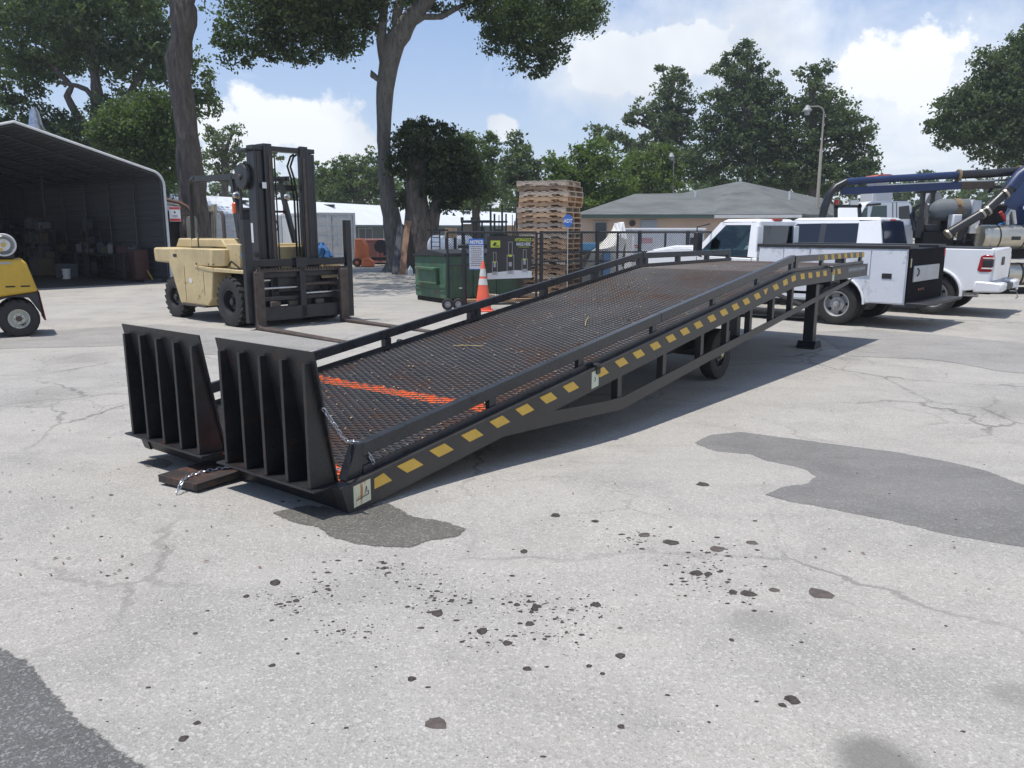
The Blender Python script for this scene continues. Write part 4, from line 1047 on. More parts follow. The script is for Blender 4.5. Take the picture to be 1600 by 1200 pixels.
fence_run(gate, 0, tg_[838.5], .12, ZT, posts=(0, tg_[725], tg_[838.5]), mids=(ZT * .58,))
fence = thing('chain_link_fence', 'black chain-link fence running right from the gate in front of the pallets', 'fence', (gx, FY0, GZ), fdir)
ps = tuple(tg_[p] for p in (846, 909, 934, 965.5, 1000, 1040, 1075, 1112)); fence_run(fence, ps[0], ps[-1], .08, ZT, posts=ps, thick=(ps[0], ps[2], ps[4], ps[6]), mids=(ZT * .74, ZT * .62))
gp = thing('gate_post', 'thick black gate post with chain loops next to the notice', 'post', (gx + tg_[725] * math.cos(fdir), FY0 + tg_[725] * math.sin(fdir) - .1, GZ))
mb = MB(); mb.cyl((0, 0, 0), (0, 0, ZT * .8), .055, n=12); put('tube', mb, FB, gp)
for z in (ZT * .28, ZT * .78):
    mb = MB(); mb.span((-.12, -.03, z), (.05, .03, z + .03)); put('bracket', mb, STEEL, gp)
for dxx in (-.02, .22):
    wheel(gate, (dxx, -.12, .14), .14, .06, .075, mat('grey_rim', (.35, .36, .37), .5), 0, -1, .012)
# notice and banner hung on the gate
def on_gate(name, label, cat, px0, px1, row_t, row_b, m, off=-.05):
    a, b_ = fpt(px0), fpt(px1); yb = FY0 + (a + b_) / 2 * math.sin(fdir)
    z0, z1 = A((px0 + px1) / 2, row_b, yb).z, A((px0 + px1) / 2, row_t, yb).z
    t = thing(name, label, cat, (gx + a * math.cos(fdir) - off * math.sin(fdir) * -1 * 0, FY0 + a * math.sin(fdir) + off, z0), fdir)
    mb = MB(); mb.span((0, 0, 0), (b_ - a, .01, z1 - z0)); put('sheet', mb, m, t, smooth=0)
    return t, b_ - a, z1 - z0
nt_, w, h = on_gate('notice_sign', 'white notice board with blue NOTICE heading hanging on the gate', 'sign', 732.5, 756, 373, 421, SGW)
mb = MB(); mb.span((.0, -.003, h * .80), (w, -.001, h)); mb.span((0, -.003, 0), (.012, -.001, h * .8)); mb.span((w - .012, -.003, 0), (w, -.001, h * .8)); mb.span((.012, -.003, 0), (w - .012, -.001, .015)); put('blue_header', mb, SGB, nt_, smooth=0)
text('lettering', 'NOTICE', h * .15, SGW, nt_, (w / 2, -.004, h * .84), FRONT, .001, 'CENTER', .78, .006)
GRT = mat('grey_text', (.16, .16, .19), .6)
for k in range(11):
    mb = MB(); z = h * (.74 - k * .062); x0 = .03 + .012 * (k % 3)
    x = x0
    while x < w - x0 - .02:
        l = rs.uniform(.02, .05); mb.span((x, -.003, z), (min(x + l, w - x0), -.0015, z + h * .026)); x += l + .008
    tag(put('text_line', mb, GRT, nt_, smooth=0), kind='stuff')
BNB = mat('banner_black', (.035, .033, .032), .5, 0, .15, 5); LIME = mat('banner_lime', (.50, .58, .06), .5); BNW = mat('banner_white', (.62, .63, .65), .5)
bn, w, h = on_gate('banner', 'black banner with white foot reading HYDRAULICS MADE HERE, hung on the gate', 'banner', 761, 831, 369, 436, BNB, -.04)
mb = MB(); mb.prism([(0, 0), (w, .03 * h), (w, .19 * h), (w * .62, .21 * h), (0, .14 * h)], -.003, -.001); put('white_foot', mb, BNW, bn, smooth=0)
mb = MB(); mb.span((w * .08, -.004, h * .74), (w * .29, -.001, h * .90)); lg = put('lime_logo', mb, LIME, bn, smooth=0)
mb = MB(); mb.prism([(w * .12, h * .79), (w * .17, h * .86), (w * .22, h * .84), (w * .17, h * .77)], -.006, -.0045); mb.span((w * .19, -.006, h * .765), (w * .27, -.0045, h * .785)); put('logo_mark', mb, INK, lg, smooth=0)
text('lettering', 'HYDRAULICS', h * .105, LIME, bn, (w * .985, -.004, h * .88), FRONT, .001, 'RIGHT', .62, .002)
text('lettering', 'MADE HERE', h * .105, BNW, bn, (w * .97, -.004, h * .78), FRONT, .001, 'RIGHT', .60, .002)
mb = MB(); mb.span((w * .70, -.003, h * .745), (w * .94, -.001, h * .755)); put('underline', mb, LIME, bn, smooth=0)
CYG = mat('banner_grey', (.32, .32, .33), .5)
for cx, z0, z1, ww in ((.17, .08, .62, .055), (.52, .10, .86, .075), (.84, .14, .68, .06)):
    mb = MB(); c_ = w * cx; q = w * ww
    for sx_ in (-1, 1): mb.span((c_ + sx_ * q - .006, -.005, h * z0), (c_ + sx_ * q + .006, -.0035, h * (z0 + (z1 - z0) * .62)))
    for sx_ in (-1, 1): mb.span((c_ + sx_ * q * .55 - .005, -.005, h * (z0 + (z1 - z0) * .6)), (c_ + sx_ * q * .55 + .005, -.0035, h * z1))
    mb.span((c_ - q, -.0052, h * (z0 + (z1 - z0) * .6)), (c_ + q, -.0037, h * (z0 + (z1 - z0) * .6) + .012)); mb.span((c_ - q * .5, -.0052, h * (z0 + .2)), (c_ + q * .4, -.0037, h * (z0 + .3)))
    mb.span((c_ - q * .75, -.0052, h * z0 + .02), (c_ + q * .75, -.0037, h * (z0 + .10))); mb.span((c_ - q * .7, -.0052, h * z1), (c_ + q * .7, -.0037, h * z1 + .01)); put('machine_picture', mb, CYG, bn, smooth=0)
    mb = MB(); mb.span((c_ - q * .6, -.0062, h * (z0 + (z1 - z0) * .56)), (c_ + q * .5, -.0053, h * (z0 + (z1 - z0) * .62))); put('lime_patch', mb, LIME, bn, smooth=0)
# ADT sign
Ys = FY0 + fpt(887) * math.sin(fdir) - .06; c_ = A(887.5, 345, Ys)
t = thing('security_sign', 'small blue octagonal ADT security sign on a thin post in front of the pallets', 'sign', (c_.x, Ys, GZ))
mb = MB(); mb.cyl((0, .012, 0), (0, .012, c_.z - GZ - .12), .013, n=8); put('post', mb, STEEL, t)
mb = MB(); rr = .135; mb.prism([(rr * .86 * math.cos(math.pi / 8 + k * math.pi / 4), c_.z - GZ + rr * 1.12 * math.sin(math.pi / 8 + k * math.pi / 4)) for k in range(8)], -.008, .004); pl = put('plate', mb, SGB, t, smooth=0)
text('lettering', 'ADT', .115, SGW, pl, (0, -.010, c_.z - GZ - .04), FRONT, .001, 'CENTER', .85, .004)
# ---- traffic cone
x, y = G(755, 486); t = thing('traffic_cone', 'orange traffic cone with two white collars standing before the gate', 'traffic cone', (x, y, GZ))
hc = A(755, 408, y).z - GZ; CO = mat('cone_orange', (.80, .13, .07), .45, 0, .1, 5); CWh = mat('cone_white', (.62, .62, .6), .5, 0, .12, 9)
def cr(z): return .19 - (.19 - .028) * z / hc
mb = MB(); mb.lathe([(cr(.03), .03), (cr(hc * .98), hc * .98), (.022, hc), (0, hc)], axis='z', n=24); cn = put('cone', mb, CO, t)
mb = MB(); mb.span((-.22, -.22, 0), (.22, .22, .035)); put('base', mb, CO, t, bevel=.01)
for a, b_ in ((.53, .655), (.70, .85)): mb = MB(); mb.lathe([(cr(a * hc) + .003, a * hc), (cr(b_ * hc) + .003, b_ * hc)], axis='z', n=24); put('collar', mb, CWh, t)
# ---- green dumpster
DG = mat('dumpster_green', (.062, .135, .085), .55, 0, .28, 2.5, .08, 20, rust=.42, rcol=(.14, .075, .04), rscale=3); DGD = mat('dumpster_dark', (.035, .085, .06), .5, 0, .25, 2.5, .08, 20, rust=.25, rcol=(.10, .06, .04), rscale=3)
c0 = Vector((*G(697, 475), 0)); c1 = Vector((*G(650, 468), 0)); dv = (c1 - c0); DL = dv.length; ang = math.atan2(dv.y, dv.x) - math.pi / 2
t = thing('green_dumpster', 'green steel rubbish dumpster with a black lid, half behind the gate', 'dumpster', (c0.x, c0.y, GZ), ang)
hN = A(697, 400, c0.y).z - GZ; hF = hN * .94; DW = 2.3
mb = MB()   # outline in local y/z extruded along x : build manually
pts = [(0.0, .12), (DL, .12), (DL + .02, hN * .97), (.0, hN)]
mb.add([(x_, y_, z_) for x_ in (0, DW) for y_, z_ in pts], [(0, 1, 2, 3), (7, 6, 5, 4), (0, 4, 5, 1), (1, 5, 6, 2), (2, 6, 7, 3), (3, 7, 4, 0)]); bd = put('body', mb, DG, t, bevel=.012)
mb = MB(); mb.span((-.09, DL * .22, hN * .44), (-.001, DL * .80, hN * .74)); mb.span((-.17, DL * .2, hN * .70), (-.001, DL * .82, hN * .75)); mb.span((-.10, DL * .2, hN * .40), (-.001, DL * .82, hN * .44)); put('fork_pocket', mb, DG, t, bevel=.01)
mb = MB(); mb.span((-.025, 0, hN * .40 - .07), (-.001, DL, hN * .40 - .01)); put('side_rib', mb, DG, t, smooth=0); mb = MB(); mb.span((-.02, 0, .30), (-.001, DL, .33)); put('side_rib', mb, DG, t, smooth=0)
mb = MB(); mb.add([(x_, y_, z_) for x_ in (-.05, DW + .05) for y_, z_ in [(-.05, hN + .005), (DL + .05, hN * .97 + .005), (DL + .05, hN * .97 + .05), (DL * .5, hN + .14), (-.05, hN + .06)]], [(0, 1, 2, 3, 4), (9, 8, 7, 6, 5), (0, 5, 6, 1), (1, 6, 7, 2), (2, 7, 8, 3), (3, 8, 9, 4), (4, 9, 5, 0)]); put('lid', mb, mat('black_lid', (.03, .032, .036), .5, 0, .2, 5), t)
mb = MB(); mb.span((.03, .03, 0), (DW - .03, DL - .03, .119)); put('skid_base', mb, VDARK, t, smooth=0)
for k in range(4): mb = MB(); mb.span((.1 + k * .7, -.03, .14), (.16 + k * .7, -.001, hN - .1)); put('front_rib', mb, DG, t, smooth=0)
# ---- jug, boards against the oak
x, y = G(641, 430); mb = MB(); mb.lathe([(0, 0), (.10, 0), (.11, .04), (.11, .22), (.05, .32), (.03, .34), (.03, .38), (0, .38)], axis='z', n=14); o = put('water_jug', mb, mat('clear_plastic', (.55, .58, .62), .2)); o.location = (x, y, GZ); tag(o, 'clear plastic water jug on the ground by the big oak', 'jug')
for i, (pb, pt, w, m_, lb) in enumerate((((616, 429), (626, 350), .22, mat('dark_board', (.035, .04, .055), .6), 'dark blue-black board leaning against the oak, leftmost of three'), ((621.5, 429), (631, 352), .13, mat('black_board', (.015, .016, .02), .6), 'narrow black board leaning between the dark and the brown board'), ((628, 429), (637.5, 345), .24, mat('brown_board', (.20, .11, .065), .65, 0, .2, 3), 'brown plank leaning against the oak, rightmost of three'))):
    x, y = G(*pb); e = A(pt[0], pt[1], y + 1.0); mb = MB(); mb.bar((0, 0, .01), (e.x - x, e.y - y, e.z - GZ), w, .04, (0, -1, .3)); o = put('leaning_board', mb, m_, smooth=0); o.location = (x, y, GZ); tag(o, lb, 'board')
# ---- pallets
WD = [mat('pallet_wood_a', (.50, .33, .20), .75, 0, .25, 5, .1, 30, stretch=(1, 6, 1)), mat('pallet_wood_b', (.46, .38, .30), .8, 0, .25, 5, .1, 30, stretch=(1, 6, 1)), mat('pallet_wood_c', (.34, .23, .15), .8, 0, .3, 5, .1, 30, stretch=(1, 6, 1))]
def make_pallet():
    t = thing('pallet', 'wooden pallet', 'pallet', (0, 0, 0), 0, 'wooden pallets in the tall stack'); kids = []
    for x in (0, .56, 1.16):
        mb = MB(); n = .04
        pts = [(0, .016), (.16, .016), (.18, .055), (.36, .055), (.38, .016), (.68, .016), (.70, .055), (.88, .055), (.90, .016), (1.06, .016), (1.06, .106), (0, .106)]
        # stringers run along local x in this pallet, notched
    for y in (0, .5, 1.0):
        mb = MB(); pts = [(0, .017), (.20, .017), (.22, .055), (.40, .055), (.42, .017), (.80, .017), (.82, .055), (1.0, .055), (1.02, .017), (1.22, .017), (1.22, .112), (0, .112)]
        mb.prism(pts, y, y + .038); kids.append(put('stringer', mb, WD[0], t, smooth=0))
    for k in range(7):
        x = (0, .20, .37, .56, .75, .93, 1.11)[k]; mb = MB(); mb.span((x, -.005, .113), (x + .11, 1.043, .130)); kids.append(put('deck_board', mb, WD[0], t, smooth=0))
    for x in (0, .38, .75, 1.11): mb = MB(); mb.span((x, -.005, 0), (x + .11, 1.043, .016)); kids.append(put('bottom_board', mb, WD[0], t, smooth=0))
    return t, kids
pal, pk = make_pallet()
PY = 20.6; pc = A(885, 400, PY); PA = R(-24); NP = 23; ph = (A(885, 281, PY).z - GZ) / NP
KIDS = {pal.name: pk}
pmats = []
for i in range(NP):
    r_ = random.Random(50 + i); jx, jy, ja = r_.uniform(-.035, .035), r_.uniform(-.03, .03), r_.uniform(-.02, .02)
    o = pal if i == 0 else copy_tree(pal, KIDS, (0, 0, 0), 0)
    # pallets: corner nearest the camera is local (1.22, 0)
    a = PA + ja; o.location = (pc.x - 1.342 * math.cos(a) + jx, PY - 1.342 * math.sin(a) + jy, GZ + i * ph); o.rotation_euler = (0, 0, a); o.scale = (1.1, 1.1, ph / .131)
    top = NP - i
    words = ['lowest', 'second', 'third', 'fourth', 'fifth', 'sixth', 'seventh', 'eighth', 'ninth', 'tenth', 'eleventh', 'twelfth']
    o['label'] = ('lowest wooden pallet of the tall stack behind the fence' if i == 0 else 'topmost pale wooden pallet of the tall stack' if top == 1 else
                  '%s wooden pallet from the top of the tall stack' % words[top - 1] if top <= 12 else '%s wooden pallet from the ground in the tall stack behind the fence' % words[i])
    mm = WD[(1, 0, 0, 1, 0, 2, 0, 1, 0, 1, 0, 0, 1, 0, 1, 2, 0, 1, 0, 0, 1, 2, 1)[i]] if i > 9 else WD[(2, 1, 2)[i % 3]]
    for ch in C.objects:
        pass
    o['wood'] = mm.name
for o in list(C.objects):
    if o.parent is not None and 'wood' in o.parent.keys():
        if not o.material_slots: continue
        o.material_slots[0].link = 'OBJECT'; o.material_slots[0].material = bpy.data.materials[o.parent['wood']]
for o in C.objects:
    if 'wood' in o.keys(): del o['wood']
# ---- planks on the ground behind the ramp rail
for i, (px_, py_, L_, a, m_, lb) in enumerate(((800, 474, 2.4, .12, WD[0], 'long bare yellow plank lying left on the ground behind the ramp rail'), (868, 470, 1.6, -.1, WD[0], 'short yellow plank on the ground right of the long one'),
        (850, 474, 1.5, .25, WD[1], 'grey plank lying slantwise in the wood pile behind the ramp'), (812, 462, 1.8, .3, WD[2], 'dark broken plank behind the yellow planks'), (775, 472, 1.0, -.3, WD[1], 'short grey board end in the wood pile near the cone'))):
    x, y = G(px_, py_); mb = MB(); mb.box((0, 0, .05), (L_, .22, .07)); o = put('plank', mb, m_, bevel=.004); o.location = (x, y, GZ + .03 + .07 * (i % 3)); o.rotation_euler = (.1 * (i % 2), .03 * i, a); tag(o, lb, 'plank')
# ---- ladder and white tank behind the dumpster
Yt = 30; a = A(667, 385, Yt); b_ = A(722, 385, Yt)
t = thing('white_tank', 'horizontal white propane tank behind the green dumpster', 'tank', (a.x, Yt, GZ)); rT = 17 / 1250 * Yt; zc = a.z - GZ; L_ = b_.x - a.x
mb = MB(); mb.lathe([(0, -rT * .6 + .0), (rT * .5, -rT * .5), (rT * .85, -rT * .25), (rT, 0), (rT, L_), (rT * .85, L_ + rT * .25), (rT * .5, L_ + rT * .5), (0, L_ + rT * .6)], (rT * .6, 0, 0), axis='x', n=28)
for i_, v in enumerate(mb.v): mb.v[i_] = (v[0], v[1], v[2] + zc)
put('shell', mb, WHITE, t)
for x_ in (L_ * .25, L_ * .9): mb = MB(); mb.span((x_ - .1, -.3, 0), (x_ + .1, .3, zc - rT * .8)); put('cradle', mb, DARK, t, smooth=0)
Yl = 25; t = thing('black_ladder', 'black steel ladder rack standing in front of the white tank', 'ladder', (A(681, 400, Yl).x, Yl, GZ)); zt_ = A(681, 361, Yl).z - GZ
for x_ in (-.13, .13): mb = MB(); mb.span((x_ - .018, -.018, 0), (x_ + .018, .018, zt_)); put('rail', mb, FB, t, smooth=0)
for k in range(12): mb = MB(); z = .15 + k * .14; mb.span((-.115, -.012, z), (.115, .012, z + .02)); put('rung', mb, FB, t, smooth=0)
mb = MB(); mb.span((-.25, -.03, zt_), (.40, .03, zt_ + .05)); put('top_bar', mb, FB, t, smooth=0)
# ---- house
HY = 46; u_ = HY / 1250
ROOF = mat('grey_shingle', (.115, .125, .122), .85, 0, .30, 1.2, .35, 25, stretch=(.5, 1, 2), rust=.25, rcol=(.05, .055, .055), rscale=.35); PEACH = mat('peach_render', (.50, .38, .30), .8, 0, .1, .6, .05, 15); WTR = mat('white_fascia', (.62, .63, .62), .5, 0, .1, 3)
def HP(px, row, dy=0): v = A(px, row, HY + dy); return (v.x, HY + dy, v.z - GZ)
t = thing('peach_house', 'low peach house with a grey shingled hip roof behind the white trucks', 'house', (0, 0, GZ))
eL, eM, eR = HP(903, 335), HP(1114, 333.5), HP(1250, 330.5)
eave = eL[2]
xL, xR, xE = eL[0], eR[0], HP(1345, 332, 8)[0]
rdg = HP(992, 303, 4.2); rdg2 = HP(1100, 301, 4.2); pk_ = HP(1157, 283, 5.0)
mb = MB()
v = [(xL, HY, eave), (eM[0], HY - .1, eave), (xR, HY - .3, eave + .02), (xE, HY + 9.0, eave + .02), (xL, HY + 10, eave),   # 0-4 eaves
     (rdg[0], HY + 4.2, rdg[2]), (rdg2[0] + .6, HY + 4.4, rdg2[2]), (pk_[0], HY + 5.0, pk_[2]), (HP(1285, 308, 8)[0], HY + 8, HP(1285, 308, 8)[2] - .1)]
mb.add(v, [(0, 1, 6, 5), (1, 2, 7, 6), (2, 3, 8, 7), (0, 5, 4), (4, 5, 6, 7), (3, 4, 7, 8)])
rf = put('roof', mb, ROOF, t, smooth=0); sd = rf.modifiers.new('thickness', 'SOLIDIFY'); sd.thickness = .14; sd.offset = -1
mb = MB(); z1 = eave - .12
wy = HY + .5
mb.span((xL + .5, wy, 0), (xR - .5, wy + 8.5, z1)); put('wall', mb, PEACH, t, smooth=0)
mb = MB(); mb.bar((xL, HY - .06, eave - .13), (eM[0], HY - .12, eave - .13), .04, .16); put('dark_fascia', mb, mat('green_fascia2', (.06, .10, .085), .6), t, smooth=0)
mb = MB(); mb.bar((eM[0] + .05, HY - .14, eave - .12), (xR, HY - .34, eave - .10), .04, .17); put('fascia', mb, WTR, t, smooth=0)
def hwin(p0, p1, r0, r1, fr=WTR, pn=WINM):
    a, b_ = HP(p0, r1), HP(p1, r0); mb = MB(); mb.span((a[0], wy - .06, a[2]), (b_[0], wy - .001, b_[2])); w_ = put('window', mb, fr, t, bevel=.01)
    mb = MB(); mb.span((a[0] + .10, wy - .075, a[2] + .1), (b_[0] - .10, wy - .061, b_[2] - .1)); put('pane', mb, pn, w_, smooth=0)
hwin(928, 952, 345, 380, mat('pale_frame', (.38, .33, .29), .6)); hwin(1003, 1029, 343, 365, mat('grey_shutter', (.33, .37, .42), .6), mat('grey_shutter2', (.30, .35, .40), .6))
mb = MB(); a = HP(990, 349); mb.cyl((a[0], wy - .12, a[2]), (a[0], wy - .001, a[2]), .17, n=14); put('vent', mb, DARK, t)
a = HP(1188, 335); mb = MB(); mb.span((a[0] - .6, wy - .15, a[2] - .15), (a[0] + .6, wy - .001, a[2] - .02)); put('wall_lamp', mb, mat('yellowish', (.55, .5, .2), .5), t, smooth=0)
for px_, r_ in ((1087, 299), (1234, 300)):
    a = HP(px_, r_, 3.5); mb = MB(); mb.cyl((a[0], HY + 3.5, a[2] - .5), (a[0], HY + 3.5, a[2] + .05), .06, n=8); put('roof_pipe', mb, TRIM, t)
# ---- light poles
CONC = mat('pole_concrete', (.30, .275, .235), .7, 0, .1, 3)
def light_pole(px, row_top, Y, arm, label):
    b_ = A(px, row_top, Y); t = thing('street_lamp', label, 'street lamp', (b_.x, Y, GZ)); H_ = b_.z - GZ
    mb = MB(); mb.tube([(0, 0, 0), (0, 0, H_ * .72), (0, 0, H_ * .73), (0, 0, H_ - .35), (-.1, 0, H_ - .12), (-.35, 0, H_), (-arm, 0, H_ - .02)], [.11, .09, .055, .05, .04, .035, .03], 10); put('pole', mb, CONC, t)
    mb = MB(); mb.lathe([(0, H_ + .08), (.09, H_ + .06), (.14, H_ - .05), (.25, H_ - .22), (.25, H_ - .28), (0, H_ - .26)], (-arm, 0, 0), axis='z', n=16); mb.cyl((-arm, 0, H_ - .26), (-arm, 0, H_ - .5), .17, .14, n=16); put('lamp_head', mb, mat('lamp_grey', (.30, .31, .31), .5), t)
light_pole(1288, 166, 50, 1.0, 'tall street lamp with a curved arm in front of the dark oaks on the right')
light_pole(1053, 240, 62, .18, 'short street lamp behind the roof of the peach house')

# ---- white utility trailer and tarp behind the fence
Yw = 24.5; a = A(988, 400, Yw); b_ = A(1103, 358, Yw)
t = thing('utility_trailer', 'white boxed utility trailer with red tail markers behind the fence', 'trailer', (a.x, Yw, GZ), R(3)); w = b_.x - a.x; zT = b_.z - GZ
mb = MB(); mb.span((0, 0, .5), (w, 1.7, zT - .03)); put('body', mb, WHITE, t, bevel=.03); mb = MB(); mb.span((-.03, -.03, zT - .029), (w + .03, 1.73, zT + .03)); put('roof', mb, WHITE, t, bevel=.01)
mb = MB(); mb.span((w - .35, -.02, zT - .13), (w - .06, -.001, zT - .06)); put('marker_light', mb, SGR, t, smooth=0)
PINK = mat('pink_sticker', (.62, .35, .38), .5)
mb = MB(); mb.span((.27, -.012, zT - .42), (.60, -.001, zT - .26)); put('sticker', mb, PINK, t, smooth=0)
mb = MB(); mb.span((.05, -.012, zT - .50), (.22, -.001, zT - .47)); mb.span((.08, -.012, zT - .56), (.24, -.001, zT - .53)); put('print', mb, SGR, t, smooth=0)
mb = MB(); mb.span((w * .80, -.05, .55), (w * .84, -.001, zT - .25)); put('door_handle', mb, DARK, t, smooth=0)
for x_ in (w * .3, w * .65): wheel(t, (x_, .0, .33), .33, .2, .2, STEEL, 0, -1, .03)
TARP = mat('white_tarp', (.62, .61, .57), .6, 0, .14, 3, .4, 6)
Yp = 22.6
t = thing('covered_machine', 'peaked machine wrapped in a white tarp with blue base behind the fence', 'machine', (A(940, 400, Yp).x, Yp, GZ)); x0 = t.location.x
def TP(px, row, dy=0): v_ = A(px, row, Yp + dy); return (v_.x - x0, dy, v_.z - GZ)
mb = MB()
ring = [TP(902, 445, -.3), TP(903, 402, -.5), TP(925, 392, -.8), TP(948, 388, -.9), TP(962, 384, -.7), TP(968, 430, -.4)]
top = [TP(938, 383, .2), TP(955, 360, .0), TP(961, 348, .0), TP(967, 347, .1), TP(974, 348, .1), TP(979, 368, .3)]
back = [TP(910, 440, 1.0), TP(915, 400, 1.0), TP(930, 390, 1.0), TP(950, 380, 1.0), TP(965, 385, 1.0), TP(975, 430, 1.0)]
mb.add(ring + top + back, [(0, 1, 2, 6), (2, 3, 7, 6), (3, 4, 8, 7), (4, 9, 8), (4, 10, 9), (4, 5, 11, 10), (0, 6, 13, 12), (6, 14, 13), (6, 7, 15, 14), (7, 8, 9, 16, 15), (9, 10, 11, 16), (11, 17, 16), (3, 0, 5, 4), (0, 2, 3)])
tp = put('tarp_cover', mb, TARP, t, smooth=0); sb_ = tp.modifiers.new('sub', 'SUBSURF'); sb_.subdivision_type = 'SIMPLE'; sb_.levels = 3; sb_.render_levels = 3
dtx = bpy.data.textures.new('folds', 'CLOUDS'); dtx.noise_scale = .25; dm = tp.modifiers.new('folds', 'DISPLACE'); dm.texture = dtx; dm.strength = .10
for q in ((961, 349, 968, 372), (967, 348, 973, 372), (973, 349, 978, 374)):
    mb = MB(); mb.bar(TP(q[0], q[1], -.1), TP(q[2], q[3], -.25), .06, .05); put('tarp_fold', mb, WHITE, t)
mb = MB(); a = TP(944, 395, -.95); b_ = TP(953, 440, -.95); mb.span((a[0], -.96, b_[2]), (b_[0], -.2, a[2])); put('blue_panel', mb, mat('machine_blue', (.10, .22, .38), .5), t, smooth=0)
mb = MB(); mb.span((TP(905, 400)[0], .5, 0), (TP(970, 400)[0], 1.2, .9)); put('frame', mb, DARK, t, smooth=0)
a = A(917, 386, 24); mb = MB(); mb.span((-.25, -.2, 0), (.25, .2, .22)); o = put('blue_crate', mb, mat('bright_blue', (.10, .30, .52), .5), bevel=.01); o.location = (a.x, 24, a.z - .1); 
mb = MB(); mb.span((-.35, -.3, 0), (.35, .3, a.z - .1 - GZ)); o2 = put('dark_stand', mb, DARK, smooth=0); o2.location = (a.x, 24, GZ)
tag(o, 'bright blue crate on a dark stand behind the fence', 'crate'); tag(o2, 'dark stand under the bright blue crate behind the fence', 'stand')
# ================================================================== TREES
BARK = mat('oak_bark', (.105, .088, .076), .9, 0, .5, 7, 1.0, 9, stretch=(1, 1, .22), bdist=.12, rust=.35, rcol=(.045, .038, .034), rscale=8); BARK2 = mat('pale_oak_bark', (.15, .14, .125), .9, 0, .5, 7, 1.0, 9, stretch=(1, 1, .25), bdist=.12, rust=.4, rcol=(.06, .052, .046), rscale=7)
LD = leafmat('oak_leaves_dark', (.078, .108, .066)); LM = leafmat('oak_leaves_mid', (.088, .125, .062)); LB = leafmat('bright_leaves', (.105, .155, .050), .3); LK = leafmat('deep_leaves', (.05, .068, .045)); LG = leafmat('grey_green_leaves', (.095, .125, .085))
nprs = np.random.default_rng(11)
DM_ = 1.9
def foliage(name, lobes, Y, leaf, dens, m, parent, origin=(0, 0, 0), clump=None):
    P = []
    for lb in lobes:
        px, py, rx, rz = lb[:4]; dy = lb[4] if len(lb) > 4 else 0.0
        c_ = A(px, py, Y + dy); k = (Y + dy) / FPX; rx, rz = rx * k, rz * k; ry = .75 * max(rx, rz) + .25 * min(rx, rz)
        cr_ = (clump or .34) * (min(rx, rz) ** .5)
        area = math.pi * rx * rz; n = int((1.6 if len(lobes) > 60 else DM_) * dens * area / (leaf * leaf * .42)); per = 26; nc_ = max(8, n // per)
        d = nprs.normal(size=(nc_, 3)); d /= np.linalg.norm(d, axis=1)[:, None]
        r = nprs.uniform(.25, 1.0, nc_) ** .45 * np.where(nprs.random(nc_) > .80, nprs.uniform(1.1, 1.4, nc_), 1.0)
        cc_ = d * r[:, None] * np.array([rx, ry, rz]) * .95
        cs = cr_ * nprs.uniform(.55, 1.35, nc_)
        off = nprs.normal(size=(nc_, per, 3)) * np.array([1, 1, .62]) * cs[:, None, None] * .62
        pts = (cc_[:, None, :] + off).reshape(-1, 3) + np.array(c_)
        P.append(pts)
    P = np.concatenate(P) - np.array(origin); n = len(P)
    u = nprs.normal(size=(n, 3)); u /= np.linalg.norm(u, axis=1)[:, None]
    w = nprs.normal(size=(n, 3)); v = np.cross(u, w); v /= np.linalg.norm(v, axis=1)[:, None]
    sz = (leaf * nprs.uniform(.6, 1.35, n))[:, None]
    V = np.stack([P + u * sz * .62, P + v * sz * .34, P - u * sz * .62, P - v * sz * .34], 1).reshape(-1, 3)
    me = bpy.data.meshes.new(name); me.vertices.add(4 * n); me.loops.add(4 * n); me.polygons.add(n)
    me.vertices.foreach_set('co', V.astype(np.float32).ravel()); me.loops.foreach_set('vertex_index', np.arange(4 * n, dtype=np.int32))
    me.polygons.foreach_set('loop_start', np.arange(0, 4 * n, 4, dtype=np.int32)); me.update(calc_edges=True)
    return link(name, me, m, parent)
def limb(mb, pts, Y, origin, seed=0, n=12):
    """pts: (px, row, width px[, dy]) along the limb; resampled with knobbly radius"""
    Q = []
    for p in pts:
        dy = p[3] if len(p) > 3 else 0; c_ = A(p[0], p[1], Y + dy) - Vector(origin); Q.append((c_, p[2] / FPX * (Y + dy) / 2))
    out, rr = [], []
    for (a, ra_), (b_, rb_) in zip(Q[:-1], Q[1:]):
        k = max(2, int((b_ - a).length / .35))
        for i in range(k):
            f = i / k; out.append(a.lerp(b_, f)); rr.append(ra_ + (rb_ - ra_) * f)
    out.append(Q[-1][0]); rr.append(Q[-1][1])
    o = len(mb.v); mb.tube(out, rr, n)
    for i in range(o, len(mb.v)):
        v = Vector(mb.v[i]); k = (i - o) // n; c_ = out[min(k, len(out) - 1)]; nv = mnoise.noise(v * 1.3 + Vector((seed, 0, 0))) * .22 + mnoise.noise(v * 4 + Vector((seed, 3, 0))) * .10
        mb.v[i] = tuple(c_ + (v - c_) * (1 + nv))
